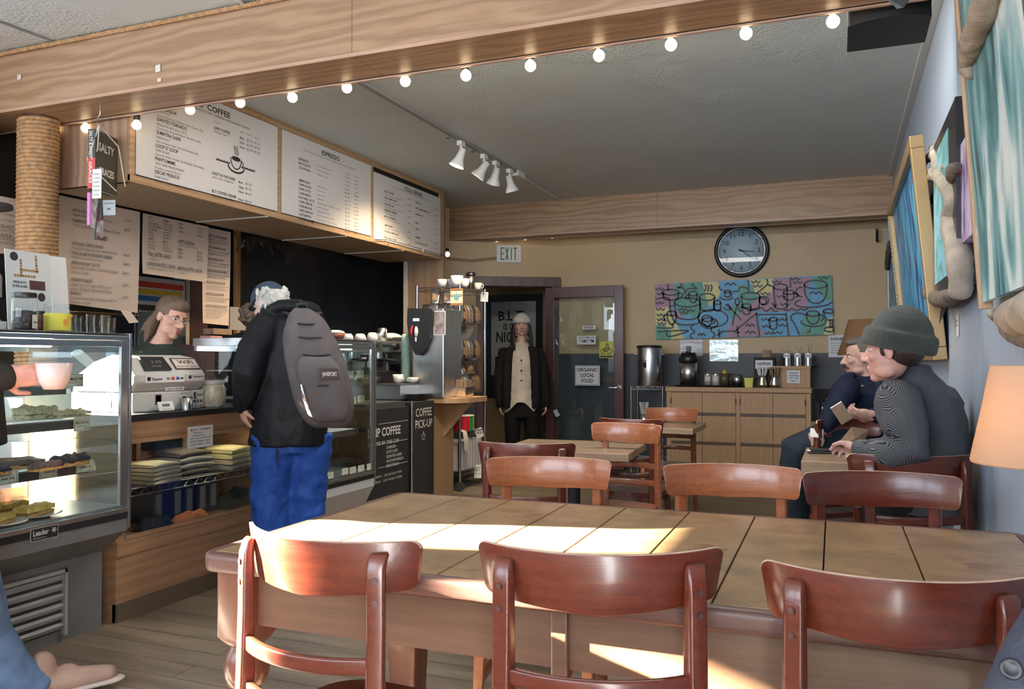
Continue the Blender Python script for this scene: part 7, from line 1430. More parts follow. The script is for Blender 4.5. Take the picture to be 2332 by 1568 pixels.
# second, mostly hidden string behind the far beam
s2 = []
for i, (px, py) in enumerate(((1019, 579), (1131, 549), (1196, 545), (1257, 541), (1322, 536), (1390, 530))):
    s2.append(bulb(px, py+ (0 if i == 0 else -4), 8.66 if i else 7.9, 'small warm bulb at the near end of the string by the EXIT sign' if i == 0 else 'bulb peeking out under the far beam', None if i == 0 else 'bulbs behind the far beam', up=(0, 0, 1)))
m_ = MB(); m_.tube([q-V((0, 0, 0.012)) for q in s2[1:]], 0.004, 6); tag(m_.build('string_light_cable', M_black), 'black cable of the bulb string behind the far beam', 'cable')
m_ = MB(); m_.tube([V((FXM, 7.51, 2.55)), s2[0]+V((-0.06, -0.1, 0.02)), s2[0]], 0.004, 6); tag(m_.build('bulb_cord', M_black), 'short black cord of the small bulb beside the COLD DRINKS board', 'cord')
# wires with clips in front of the COLD DRINKS board
m_ = MB(); p0, p1, p2, p3 = AX(855, 546, FXM+0.03), AX(882, 545, FXM+0.03), AX(963, 568, FXM+0.03), AX(1015, 583, FXM+0.03)
m_.tube([p0, p1, p2, p3], 0.003, 5); tag(m_.build('wire', M_black), 'thin black wire across the bottom of the COLD DRINKS board', 'wire')
for i, p in enumerate((p1, p2)):
    m_ = MB(); m_.tube([p+V((0, 0, 0.01)), p+V((0.005, 0, -0.04)), p+V((0.0, 0.01, -0.06))], 0.004, 6); tag(m_.build('clip', M_chrome), ('left', 'right')[i]+' metal clip on the wire of the COLD DRINKS board', 'clip')
# track with four spot heads
TXx = -2.75; ya, yb = 3.52, 6.95
t = thing('light_track', 'dark ceiling track running away from the front beam', 'light track', (TXx, ya, CEIL)); m_ = MB(); m_.box(-0.018, 0.018, 0, yb-ya, -0.022, -0.0005); m_.build('rail', mat('track_grey', (0.25, 0.25, 0.25), 0.4), t)
for yy in (2.1, 2.55): m_ = MB(); m_.tube([(0, yy, -0.022), (-0.02, yy, -0.04), (-0.035, yy, -0.035)], 0.006, 6); m_.build('hook', M_dgrey, t)
m_ = MB(); m_.box(-0.035, 0.035, yb-ya, yb-ya+0.16, -0.05, -0.0005); m_.build('feed_box', M_white, t)
m_ = MB(); m_.tube([(TXx, yb+0.16, CEIL-0.012), (TXx-0.02, 7.6, CEIL-0.012), (TXx-0.05, 8.39, CEIL-0.012)], 0.008, 6); tag(m_.build('conduit', M_white), 'white conduit on the ceiling from the track to the far beam', 'conduit')
def spot(Y, aim, label, lit=True, en=115):
    t = thing('track_spotlight', label, 'spotlight', (TXx, Y, CEIL-0.022), 0, None)
    m = MB(); m.box(-0.02, 0.02, -0.035, 0.035, -0.035, 0); m.tube([(0, 0, -0.03), (0.0, 0, -0.09)], 0.012, 8); m.build('arm', M_white, t)
    d = V(aim).normalized(); q = (-d).to_track_quat('Z', 'Y').to_matrix().to_4x4(); q.translation = V((0, 0, -0.10))
    m = MB(q); m.lathe([(0.001, 0.05), (0.026, 0.045), (0.03, 0.0), (0.036, -0.04), (0.058, -0.085), (0.061, -0.10)], 24, cap=False); m.lathe([(0.057, -0.098), (0.033, -0.04), (0.001, -0.03)], 24, cap=False); m.build('head', M_white, t)
    if lit:
        m = MB(q); m.lathe([(0.056, -0.088), (0.03, -0.094), (0.001, -0.096)], 24, cap=False); m.build('lamp', mat('spot_lens', (1, 1, 1), 0.3, emit=(1.0, 0.80, 0.52), estr=28), t)
        l = bpy.data.lights.new('spot_beam', 'SPOT'); l.energy = en; l.color = (1.0, 0.76, 0.48); l.spot_size = math.radians(95); l.spot_blend = 0.7; l.shadow_soft_size = 0.05
        o = bpy.data.objects.new('spot_beam', l); COL.objects.link(o); o.parent = t; o.location = V((0, 0, -0.10))+d*0.115; o.rotation_euler = d.to_track_quat('-Z', 'Y').to_euler()
    else:
        m = MB(q); m.lathe([(0.056, -0.088), (0.001, -0.096)], 24, cap=False); m.build('lamp', mat('unlit_lens', (0.3, 0.3, 0.3), 0.3), t)
spot(5.80, (-0.35, -0.15, -1), 'lit white spotlight nearest us on the ceiling track')
spot(6.25, (-0.65, -0.1, -0.9), 'lit white spotlight second on the ceiling track')
spot(6.50, (-0.4, 0.25, -1), 'lit white spotlight third on the ceiling track, overlapping the second')
spot(6.82, (0.15, 0.3, -1), 'unlit white spotlight farthest along the ceiling track', False)
spot(3.62, (-1.7, 0.5, -1.25), 'track spotlight hidden above the front beam, aimed at the paper menus', en=6)  # unseen spot added to brighten the paper menus
m_ = MB(); m_.box(-2.55, 0.15, 3.80, 4.10, 2.905, CEIL-0.0005); tag(m_.build('fill_light_housing', M_white), 'long white ceiling light hidden behind the front beam', 'ceiling light')  # housing invented for the added fill light, out of view
# speaker under the beam by the right wall
t = thing('wall_speaker', 'black speaker tucked under the front beam at the blue wall', 'speaker', (0.19, 3.62, 2.585))
m_ = MB(); pr = []
for i in range(9): x = -0.155+0.31*i/8; pr.append((x, -0.05*math.cos((x/0.155)*PI/2)))
m_.prism(pr+[(0.155, 0.30), (-0.155, 0.30)], 0, 0.22); m_.build('cabinet', M_blackm, t, bevel=0.012, seg=3)
m_ = MB(); m_.box(0.02, 0.12, 0.05, 0.15, 0.22, 0.3649); m_.build('bracket', M_dgrey, t)
m_ = MB(); m_.box(-0.03, 0.03, -0.425, -0.415, 0.12, 0.25, 0); 
p = AY(2050, 5, 3.19); m_ = MB(); m_.add([(p.x-0.055, 3.19, p.z+0.03), (p.x+0.05, 3.19, p.z+0.03), (p.x+0.01, 3.18, p.z-0.025), (p.x-0.01, 3.185, p.z-0.025)], [(0, 3, 2, 1)]); tag(m_.build('tape_scrap', M_dgrey, solid=0.003), 'grey tape folded over the front beam above the speaker', 'tape')
# ring / conduit at the top of the picture on the beam
m_ = MB(); a = AZ(545, 0, CEIL-0.01); b = AZ(575, 33, CEIL-0.005); m_.tube([a+(a-b)*2, a, b, b+V((0.02, 0.04, -0.03))], 0.010, 8); tag(m_.build('conduit', M_white), 'white conduit coming across the near ceiling to the beam', 'conduit')
m_ = MB(); a = AZ(0, 50, CEIL-0.006); b = AZ(115, 92, CEIL-0.006); m_.tube([a+(a-b), a, b], 0.006, 6); tag(m_.build('conduit', mat('grey_wire', (0.25, 0.25, 0.24), 0.5)), 'thin grey wire on the near ceiling at the top left', 'wire')
# bundle of books and papers hanging on a hook
Yh = 3.34
def hq(px, py, Y=Yh): return AY(px, py, Y)
t = thing('hook', 'bent wire hook under the front beam holding the books', 'hook', hq(228, 243)); p = t.location.copy()
m_ = MB(Matrix.Translation(-p)); m_.tube([hq(228, 243), hq(228, 260), hq(222, 270), hq(226, 280), hq(234, 268)], 0.003, 6); m_.build('hook_wire', M_chrome, t)
c = hq(222, 360); t = thing('hanging_book', 'thick cookbook with black and red spine hung in white string', 'book', c); R_ = Matrix.Rotation(-0.25, 4, 'Z')
w_, d_, hh = 0.035, 0.20, 0.30
Bk = Matrix.Rotation(0.30, 4, 'Z')
m_ = MB(Bk); m_.box(-0.045, -0.01, -0.004, 0.20, -0.165, 0.155, 0); m_.build('pages', M_paper, t)
m_ = MB(Bk); m_.box(-0.010, -0.006, -0.01, 0.205, -0.17, 0.16, 0); m_.box(-0.049, -0.045, -0.01, 0.205, -0.17, 0.16, 0); m_.box(-0.049, -0.006, -0.012, -0.008, 0.0, 0.16, 0); m_.box(-0.049, -0.006, -0.012, -0.008, -0.17, 0.0, 1)
m_.text('SALTY & SWEET', FR((-0.040, -0.0125, 0.15), (0, 0, -1), (1, 0, 0)), 0.15, 0.018, 2, True); m_.text('GRACES', FR((-0.040, -0.0125, -0.02), (0, 0, -1), (1, 0, 0)), 0.12, 0.018, 2, True)
m_.text('SALTY', FR((-0.0055, 0.02, 0.05), (0, 1, 0)), 0.15, 0.045, 2, True); m_.text('GRACES', FR((-0.0055, 0.02, -0.08), (0, 1, 0)), 0.15, 0.04, 2, True)
m_.build('cover', [mat('book_dark', (0.06, 0.055, 0.04), 0.4), mat('book_red', (0.60, 0.06, 0.05), 0.4), M_paper], t)
m_ = MB(); k = hq(226, 285)-c
for s_ in ((-0.052, 0.0), (-0.03, 0.02)): m_.tube([k, V((s_[0]+0.03, s_[1]-0.02, 0.05)), V((s_[0], s_[1]-0.02, 0.0)), V((s_[0]+0.03, -0.02, -0.10))], 0.0035, 6)
m_.tube([k, V((-0.06, -0.01, 0.06)), V((-0.02, -0.02, 0.0)), V((0.0, 0.03, -0.1)), V((0.01, 0.12, -0.16))], 0.0035, 6); m_.tube([k, V((-0.01, 0.15, 0.10)), V((0.0, 0.19, -0.12))], 0.0035, 6); m_.build('string', mat('white_string', (0.72, 0.68, 0.6), 0.8), t)
c = hq(205, 480); t = thing('hanging_magazine', 'thin pink-edged magazine hanging below the cookbook', 'magazine', c); Bk2 = Matrix.Rotation(0.25, 4, 'Z')
m_ = MB(Bk2); m_.add([(0, 0, 0.10), (0.0, 0.11, 0.05), (0.0, 0.11, -0.13), (0, 0, -0.07)], [(0, 1, 2, 3)]); m_.build('cover', mat('magazine_grey', (0.40, 0.38, 0.415), 0.35, vary=0.7, vscale=25), t, solid=0.012)
m_ = MB(Bk2); m_.box(-0.008, 0.008, -0.014, 0.0, -0.08, 0.10); m_.build('spine', mat('pink_spine', (0.70, 0.22, 0.60), 0.4), t)
m_ = MB(Bk2); m_.box(0.0065, 0.008, 0.045, 0.075, -0.05, 0.03); m_.build('red_picture', mat('red_picture', (0.35, 0.03, 0.03), 0.4), t)
p = hq(213, 450, 3.28); card('price_list', 'long white slip hanging in front of the books', 'paper', FR(hq(210, 452, 3.28), (1, 0.2, 0), (-0.06, 0, 1)), 0.055, 0.16, M_paper, tuple((('soup', 'crisps', 'salad', 'bread', 'cheese', 'honey')[i], .15, .82-.14*i, .8, .03) for i in range(6)))
p = hq(233, 500, 3.40); card('tag_card', 'small square white card with a round stamp beside the books', 'card', FR(hq(234, 490, 3.42), (1, 0.3, 0), (0.05, 0, 1)), 0.075, 0.085, mat('blue_white_card', (0.55, 0.62, 0.64), 0.5), (('$45', .35, .35, .65, .14), ('Handmade Soap', .1, .75, .9, .08)))
m_ = MB(); a = hq(224, 460, 3.31); b = hq(215, 545, 3.31); m_.tube([a, b], 0.004, 6); m_.tube([hq(228, 455, 3.33), hq(230, 500, 3.33)], 0.012, 8); tag(m_.build('pen_on_string', M_black), 'dark pen dangling on a string under the books', 'pen')

# ================================================================== art on the blue wall
def wall_T(Y, z, lean=0.0, X=XR-0.002):    # frame on the right wall, local x towards the camera (right as seen), y up
    up = V((-math.sin(lean), 0, math.cos(lean))); return FR((X, Y, z), (0, -1, 0), up)
def paint_mat(name, cols, scale=5, stretch=(1, 1, 0.22), seed=0, sharp=0.12):
    m, nt, b = new_mat(name); N = nt.nodes.new; L = nt.links.new
    tc = N('ShaderNodeTexCoord'); mp = N('ShaderNodeMapping'); mp.inputs['Scale'].default_value = stretch; mp.inputs['Location'].default_value = (seed, seed*2, seed)
    n = N('ShaderNodeTexNoise'); n.inputs['Scale'].default_value = scale; n.inputs['Detail'].default_value = 5; n.inputs['Distortion'].default_value = 1.2
    L(tc.outputs['Object'], mp.inputs[0]); L(mp.outputs[0], n.inputs['Vector']); r = N('ShaderNodeValToRGB'); L(n.outputs[0], r.inputs[0])
    el_ = r.color_ramp.elements
    while len(el_) < len(cols): el_.new(0.5)
    for i, c in enumerate(cols): el_[i].position = 0.30+0.42*i/(len(cols)-1); el_[i].color = tuple(c)+(1,)
    L(r.outputs[0], b.inputs['Base Color']); b.inputs['Roughness'].default_value = 0.35
    return m
M_fall = paint_mat('waterfall_paint', [(0.015, 0.03, 0.035), (0.08, 0.22, 0.25), (0.22, 0.48, 0.52), (0.75, 0.88, 0.88), (0.92, 0.95, 0.93), (0.03, 0.07, 0.08)], 4.2, (1, 1, 0.3))
M_purple = paint_mat('purple_paint', [(0.06, 0.03, 0.12), (0.25, 0.15, 0.40), (0.55, 0.45, 0.65), (0.75, 0.75, 0.85), (0.15, 0.25, 0.5)], 16, (1, 1, 0.3), 3)
M_bluep = paint_mat('blue_paint', [(0.01, 0.02, 0.05), (0.03, 0.10, 0.30), (0.05, 0.35, 0.65), (0.10, 0.5, 0.75), (0.35, 0.12, 0.10)], 9, (1, 1, 0.3), 7)
M_teal = paint_mat('teal_paint', [(0.02, 0.06, 0.05), (0.10, 0.35, 0.35), (0.25, 0.60, 0.75), (0.10, 0.45, 0.75)], 4, (1, 1, 1.2), 5)
M_drift = mat('driftwood', (0.36, 0.31, 0.25), 0.75, bump=0.8, bscale=30, vary=0.25, vscale=14)
M_drift_d = mat('dark_driftwood', (0.16, 0.13, 0.10), 0.8, bump=1.0, bscale=40, vary=0.4, vscale=20)
M_gold = mat('gilt_frame', (0.40, 0.27, 0.13), 0.35, 0.5)
M_pine = wood('pine_strip', (0.62, 0.40, 0.24), (0.50, 0.30, 0.16), 0.45, 'z', 1, 0.6)
# large waterfall painting with driftwood top and bottom, leaning out
Ye = 2.98
t = thing('waterfall_painting', 'large blue and white waterfall painting with driftwood ends at the right edge', 'painting', (XR-0.05, Ye, 1.40), 0)
T_ = FR((0, 0, 0), (0, -1, 0), V((-0.06, 0, 1)))
m_ = MB(T_); m_.box(0.03, 1.3, 0, 1.40, -0.02, 0.0); m_.build('canvas', M_fall, t)
m_ = MB(T_); m_.box(0, 0.03, -0.02, 1.40, -0.03, 0.008); m_.build('side_strip', M_pine, t, bevel=0.003)
def drift(mb, pts, rs, n=12, wob=0.25, seed=0):
    P_ = [V(p) for p in pts]; Q = []; R = []
    for i in range(len(P_)-1):
        p0 = P_[max(i-1, 0)]; p1 = P_[i]; p2 = P_[i+1]; p3 = P_[min(i+2, len(P_)-1)]
        for s in range(6): u = s/6; Q.append(0.5*((2*p1)+(p2-p0)*u+(2*p0-5*p1+4*p2-p3)*u*u+(3*p1-p0-3*p2+p3)*u**3)); R.append(rs[i]*(1-u)+rs[i+1]*u)
    Q.append(P_[-1]); R.append(rs[-1]); n0 = len(mb.v); mb.tube(Q, R, n, rnd=True)
    for k in range(n0, len(mb.v)):
        v = mb.v[k]; mb.v[k] = v+V((noise.noise(v*25+V((seed, 0, 0))), noise.noise(v*25+V((0, seed, 5))), noise.noise(v*25+V((3, 0, seed)))))*0.012*wob*3
pr = lambda px, py, X: AX(px, py, X)-V((XR-0.05, Ye, 1.40))
m_ = MB(); drift(m_, [pr(2207, 165, 0.365), pr(2205, 130, 0.36), pr(2218, 90, 0.355), pr(2243, 20, 0.35), pr(2262, -60, 0.345)], [0.022, 0.03, 0.034, 0.038, 0.03]); m_.build('driftwood_top', M_drift, t)
m_ = MB(); drift(m_, [pr(2258, 712, 0.39), pr(2285, 722, 0.43), pr(2320, 722, 0.37), pr(2380, 700, 0.37)], [0.012, 0.028, 0.045, 0.05], wob=0.1); m_.build('driftwood_bottom', M_drift, t)
m_ = MB(); drift(m_, [pr(2290, 740, 0.39), pr(2315, 755, 0.385), pr(2370, 770, 0.385)], [0.02, 0.03, 0.03], wob=0.1); m_.build('driftwood_bottom', M_drift_d, t)
# purple canvas
ya_, yb_ = AX(2184, 450, XR-0.03).y, AX(2243, 450, XR-0.03).y; zt_, zb_ = AX(2184, 385, XR-0.03).z, AX(2190, 565, XR-0.03).z
t = thing('purple_painting', 'narrow purple waterfall canvas between the driftwood frame and the large painting', 'painting', (XR-0.002, ya_, zb_))
m_ = MB(FR((0, 0, 0), (0, -1, 0))); m_.box(0, ya_-yb_, 0, zt_-zb_+0.05, 0.0, 0.045); m_.build('canvas', M_purple, t)
# driftwood-framed picture
Yf0, Yf1 = AX(2180, 500, 0.405).y, 4.26; zf0, zf1 = 1.50, 2.20
t = thing('driftwood_frame', 'picture framed by pale branching driftwood on the blue wall', 'framed picture', (XR-0.002, Yf1, zf0)); Lf = V((XR-0.002, Yf1, zf0))
m_ = MB(FR((0, 0, 0), (0, -1, 0))); m_.box(0.0, Yf1-Yf0, 0, zf1-zf0, 0.0, 0.06); m_.build('backing', M_black, t)
m_ = MB(FR((0, 0, 0), (0, -1, 0))); m_.box(0.06, Yf1-Yf0-0.22, 0.06, zf1-zf0-0.06, 0.06, 0.063); m_.build('picture', M_teal, t)
df = lambda px, py, X=0.41: AX(px+8, py, X)-Lf
m_ = MB(); drift(m_, [df(2180, 660), df(2178, 590), df(2162, 500), df(2166, 450), df(2148, 418), df(2125, 395)], [0.042, 0.046, 0.043, 0.038, 0.036, 0.030]); 
drift(m_, [df(2125, 395), df(2104, 402), df(2086, 385), df(2100, 362), df(2122, 350), df(2113, 335)], [0.035, 0.022, 0.024, 0.022, 0.024, 0.016]); drift(m_, [df(2130, 400), df(2130, 370), df(2122, 350)], [0.03, 0.03, 0.02]); drift(m_, [df(2140, 385), df(2152, 370), df(2158, 367)], [0.018, 0.01, 0.006])
m_.build('driftwood_right', M_drift, t)
m_ = MB(); drift(m_, [df(2132, 660, 0.43), df(2122, 590, 0.43), df(2118, 530, 0.43), df(2126, 465, 0.43)], [0.022, 0.03, 0.026, 0.006]); m_.build('driftwood_left', M_drift, t)
m_ = MB(); drift(m_, [df(2098, 650, 0.415), df(2112, 670, 0.415), df(2135, 680, 0.415), df(2160, 675, 0.415), df(2182, 660, 0.415)], [0.015, 0.035, 0.04, 0.035, 0.02], seed=4); drift(m_, [df(2106, 665, 0.415), df(2118, 685, 0.415), df(2140, 688, 0.415)], [0.012, 0.02, 0.015], seed=2); m_.build('driftwood_bottom', M_drift_d, t)
m_ = MB(); drift(m_, [df(2114, 458, 0.43), df(2128, 440, 0.43), df(2140, 430, 0.43)], [0.012, 0.022, 0.02]); m_.build('driftwood_top', M_drift_d, t); m_ = MB(); drift(m_, [df(2158, 405, 0.40), df(2166, 388, 0.40), df(2170, 382, 0.40)], [0.02, 0.03, 0.022]); m_.build('driftwood_top', M_drift_d, t)
# gilt frame leaning out
Yg0, Yg1 = AX(2124, 600, 0.40).y, AX(2066, 600, 0.43).y
t = thing('gilt_frame', 'tall gilt-framed blue painting leaning out from the wall', 'framed picture', (XR-0.03, Yg1, 1.22)); T_ = FR((0, 0, 0), (0, -1, 0), V((-0.09, 0, 1))); W_, H_ = Yg1-Yg0, 1.06
m_ = MB(T_); m_.box(0.05, W_-0.05, 0.05, H_-0.05, -0.01, 0.006); m_.build('picture', M_bluep, t)
for a, b, c, d in ((0, W_, 0, 0.06), (0, W_, H_-0.06, H_), (0, 0.06, 0.06, H_-0.06), (W_-0.06, W_, 0.06, H_-0.06)): m_ = MB(T_); m_.box(a, b, c, d, -0.025, 0.035); m_.build('frame_side', M_gold, t, bevel=0.004)
m_ = MB(T_)
for i in range(64): m_.ell((0.066, 0.08+i*(H_-0.16)/63, 0.036), 0.0065, n=6)
m_.build('beading', mat('gold_bead', (0.75, 0.65, 0.42), 0.3, 0.5), t)
# distant small pictures
def smallpic(label, px0, py0, px1, py1, m, fm, th=0.04, drift_top=False):
    a = AX(px1, py1, XR-0.04); b = AX(px0, py0, XR-0.04); t = thing('small_painting', label, 'painting', (XR-0.002, b.y, a.z)); w_, h_ = b.y-a.y, b.z-a.z
    m_ = MB(FR((0, 0, 0), (0, -1, 0))); m_.box(0.03, w_-0.06, 0.02, h_-0.02, 0, th); m_.build('canvas', m, t)
    m_ = MB(FR((0, 0, 0), (0, -1, 0))); m_.box(0, 0.03, 0, h_, 0, th+0.01); m_.build('frame_side', fm, t); m_ = MB(FR((0, 0, 0), (0, -1, 0))); m_.box(w_-0.06, w_, 0, h_, 0, th+0.01); m_.build('frame_side', fm, t)
    if drift_top: m_ = MB(); drift(m_, [(-0.06, -w_*0.1, h_-0.02), (-0.07, -w_*0.4, h_+0.06), (-0.06, -w_*0.75, h_+0.10)], [0.02, 0.03, 0.035]); m_.build('driftwood', M_drift_d, t)
smallpic('small blue painting with driftwood on top, farthest along the blue wall', 2024, 610, 2056, 705, M_bluep, M_paper, drift_top=True)
smallpic('narrow dark picture between the gilt frame and the far small painting', 2056, 560, 2063, 700, M_bluep, M_darkwood, 0.02)
for i, (px, py, w_, h_, lb) in enumerate(((2231, 575, 0.06, 0.07, 'small white price tag on the wall under the purple painting'), (2180, 742, 0.07, 0.09, 'narrow white price tag on the wall right of the gilt frame'))):
    p = AX(px, py, XR-0.004); card('wall_tag', lb, 'tag', FR((XR-0.002, p.y+w_/2, p.z-h_/2), (0, -1, 0)), w_, h_, M_paper, (('Untitled', .1, .7, .8, .1), ('oil on board', .1, .5, .9, .08)), th=0.002)
p = AX(2155, 715, XR-0.03); m_ = MB(); m_.add([(XR-0.01, p.y+0.12, p.z+0.05), (XR-0.06, p.y-0.10, p.z+0.07), (XR-0.07, p.y-0.10, p.z-0.05)], [(0, 1, 2)]); tag(m_.build('title_card', M_kraft, solid=0.002), 'beige folded card under the driftwood frame', 'card')
p = AX(2021, 465, XR-0.02); t = thing('wall_sensor', 'small blue-painted junction box at the end of the far beam', 'box', (XR-0.002, p.y, p.z)); m_ = MB(); m_.box(-0.05, 0, -0.16, 0.16, -0.06, 0.06); m_.build('box_body', M_bead, t, bevel=0.008)
m_ = MB(); m_.cyl((-0.015, 0, -0.06), (-0.015, 0, -0.5), 0.010, n=8); m_.build('conduit', M_bead, t)
m_ = MB(); a = AY(1997, 520, 8.9); m_.tube([a, a+V((0, 0, -0.12)), AX(2010, 570, XR-0.02), AX(2025, 600, XR-0.02)], 0.012, 6); tag(m_.build('cable', M_black), 'black cable hanging in the far corner', 'cable')

# ================================================================== lamps and table things
def lamp(label, loc, rb, rt, z0, z1, base_z, shade_m, lit=0, shade_label=None):
    t = thing('table_lamp', label, 'lamp', loc); n = 36
    m = MB(); m.lathe([(rb, z0), (rb*1.01, z0+0.004), ((rb+rt)/2, (z0+z1)/2), (rt*1.01, z1-0.004), (rt, z1)], n, cap=False); m.build('shade', shade_m, t, solid=0.003)
    m = MB(); m.lathe([(0.001, base_z), (0.055, base_z), (0.05, base_z+0.02), (0.015, base_z+0.04), (0.02, (base_z+z0)/2), (0.010, z0), (0.008, z0+0.06), (0.001, z0+0.06)], 20); m.build('base', M_brass2, t)
    m = MB(); m.tube([(-rt, 0, z1-0.005), (rt, 0, z1-0.005)], 0.002, 5); m.tube([(0, 0, z0+0.05), (0, 0, z1-0.005)], 0.003, 5); m.build('harp', M_brass2, t)
    m = MB(); m.ell((0, 0, z0+0.08), (0.022, 0.022, 0.03)); m.build('bulb', mat('lamp_bulb_%d' % lit, (1, 0.9, 0.7), 0.3, emit=(1, 0.75, 0.45), estr=lit), t)
    return t
def shade_mat(name, col, tr):
    m, nt, b = new_mat(name); N = nt.nodes.new; L = nt.links.new; b.inputs['Base Color'].default_value = tuple(col)+(1,); b.inputs['Roughness'].default_value = 0.8
    t_ = N('ShaderNodeBsdfTranslucent'); t_.inputs[0].default_value = tuple(tr)+(1,); mx = N('ShaderNodeMixShader'); mx.inputs[0].default_value = 0.55
    o = nt.nodes['Material Output']; L(b.outputs[0], mx.inputs[1]); L(t_.outputs[0], mx.inputs[2]); L(mx.outputs[0], o.inputs[0])
    n = N('ShaderNodeTexNoise'); n.inputs['Scale'].default_value = 220; bp = N('ShaderNodeBump'); bp.inputs['Strength'].default_value = 0.5; bp.inputs['Distance'].default_value = 0.003; tc = N('ShaderNodeTexCoord'); L(tc.outputs['Object'], n.inputs['Vector']); L(n.outputs[0], bp.inputs['Height']); L(bp.outputs[0], b.inputs['Normal']); return m
Yl = 1.85; e = AY(2212, 1050, Yl); zt0 = AY(2240, 832, Yl).z; rb_ = 0.118; xc = e.x+rb_
lamp('table lamp with a glowing cream burlap shade at the right edge', (xc, Yl, TZ), rb_, 0.082, e.z-TZ, zt0-TZ, 0.0, shade_mat('burlap_shade', (0.80, 0.60, 0.43), (0.85, 0.62, 0.415)), 20)
pL = AY(1940, 728, 6.10); pB = AY(1908, 808, 6.10); rb2 = 0.20
lamp('table lamp with a dim brown shade behind the man with the moustache', (pB.x+rb2, 6.10, 0.771), rb2, 0.13, pB.z-0.771, pL.z-0.771, 0.0, shade_mat('brown_shade', (0.30, 0.17, 0.08), (0.30, 0.16, 0.07)), 8)
# wallet, mug
p = AZ(1880, 1030, 0.741); t = thing('wallet', 'long black wallet lying on the thick-topped cafe table', 'wallet', (p.x, p.y-0.02, 0.7405), 0.12)
m_ = MB(); m_.box(-0.085, 0.085, -0.05, 0.05, 0, 0.012); m_.build('lower_flap', M_blackm, t, bevel=0.004); m_ = MB(); m_.box(-0.075, 0.09, -0.048, 0.048, 0.013, 0.022, 0, Matrix.Rotation(-0.03, 4, 'Y')); m_.build('upper_flap', M_blackm, t, bevel=0.004)
m_ = MB(); m_.box(-0.09, -0.03, -0.045, 0.03, 0.0122, 0.0132); m_.build('cards', M_paper, t)
p = AY(1894, 965, 5.80); t = thing('travel_mug', 'steel travel mug with a loop handle standing on the far table', 'mug', (p.x, 5.80, 0.771)); hh = AY(1894, 907, 5.80).z-0.771
m_ = MB(); m_.lathe([(0.001, 0), (0.031, 0), (0.035, hh*0.5), (0.036, hh*0.9), (0.034, hh), (0.001, hh)], 22); m_.build('body', M_steel, t); m_ = MB(); m_.tube([(-0.034, -0.01, hh*0.72), (-0.055, -0.015, hh*0.7), (-0.056, -0.015, hh*0.38), (-0.036, -0.01, hh*0.35)], 0.005, 8); m_.build('handle', M_chrome, t)
# ================================================================== people
M_skin = mat('skin', (0.58, 0.33, 0.25), 0.5, vary=0.06, vscale=12)
M_skin2 = mat('skin_flushed', (0.55, 0.25, 0.18), 0.5, vary=0.10, vscale=12)
M_lip = mat('lips', (0.40, 0.12, 0.10), 0.45); M_eye = mat('eye_white', (0.7, 0.68, 0.65), 0.2); M_iris = mat('iris', (0.05, 0.035, 0.025), 0.2)
def cloth_mat(name, col, rough=0.85, b=0.35, sc=22, vary=0.15): return mat(name, col, rough, bump=b, bscale=sc, vary=vary, vscale=9, spec=0.15)
def hframe(c, fwd, up=(0, 0, 1), s=1.0):
    f = V(fwd).normalized(); u = V(up); u = (u-f*u.dot(f)).normalized(); r = f.cross(u)
    return Matrix(((r.x*s, f.x*s, u.x*s, c[0]), (r.y*s, f.y*s, u.y*s, c[1]), (r.z*s, f.z*s, u.z*s, c[2]), (0, 0, 0, 1)))
def head(mb, T, ears=True):
    e = lambda c, r, R=None: mb.ell(c, r, R, 16, 0, T)
    e((0, -0.014, 0.030), (0.074, 0.096, 0.086)); e((0, 0.020, -0.030), (0.060, 0.068, 0.080)); e((0, 0.034, -0.062), (0.046, 0.050, 0.048)); e((0, 0.066, -0.096), (0.024, 0.020, 0.018))
    mb.tube([(0, 0.080, 0.016), (0, 0.093, -0.008), (0, 0.106, -0.030)], [0.008, 0.010, 0.013], 10, 0, T, rnd=True)
    for s in (-1, 1):
        e((s*0.012, 0.094, -0.033), (0.009, 0.011, 0.008)); e((s*0.030, 0.070, 0.022), (0.024, 0.014, 0.008)); e((s*0.040, 0.050, -0.022), (0.024, 0.026, 0.020)); e((s*0.034, 0.020, -0.075), (0.024, 0.038, 0.026))
        if ears: e((s*0.074, -0.008, -0.008), (0.008, 0.019, 0.031), Matrix.Rotation(s*0.35, 4, 'Z')); e((s*0.078, -0.004, -0.004), (0.006, 0.012, 0.020))
    e((0, 0.086, -0.060), (0.022, 0.010, 0.008)); e((0, 0.084, -0.073), (0.018, 0.010, 0.007))
def face_parts(T, par, brow=None, eyes=True):
    if eyes:
        for s in (-1, 1):
            m = MB(T); m.ell((s*0.030, 0.064, 0.004), (0.0125, 0.011, 0.0065), None, 12, 0); e_ = m.build('eye', M_eye, par)
            m = MB(T); m.ell((s*0.030, 0.0735, 0.004), (0.0055, 0.0025, 0.0055), None, 10); m.build('iris', M_iris, e_)
            m = MB(T); m.tube([(s*0.014, 0.083, 0.020), (s*0.030, 0.083, 0.026), (s*0.048, 0.070, 0.021)], [0.003, 0.0042, 0.002], 6); m.build('eyebrow', brow or M_hair, par)
    m = MB(T); m.ell((0, 0.0925, -0.0605), (0.021, 0.006, 0.0045), None, 12); m.ell((0, 0.0905, -0.070), (0.017, 0.0065, 0.0052), None, 12); m.build('lips', M_lip, par)
M_hair = mat('brown_hair', (0.09, 0.055, 0.035), 0.55, bump=1.0, bscale=60, stretch=(1, 1, 0.15))
M_hair_dk = mat('dark_hair', (0.03, 0.018, 0.013), 0.5, bump=1.0, bscale=70, stretch=(1, 1, 0.15))
M_hair_gr = mat('grey_hair', (0.48, 0.47, 0.45), 0.6, bump=1.0, bscale=60, vary=0.3, vscale=40)
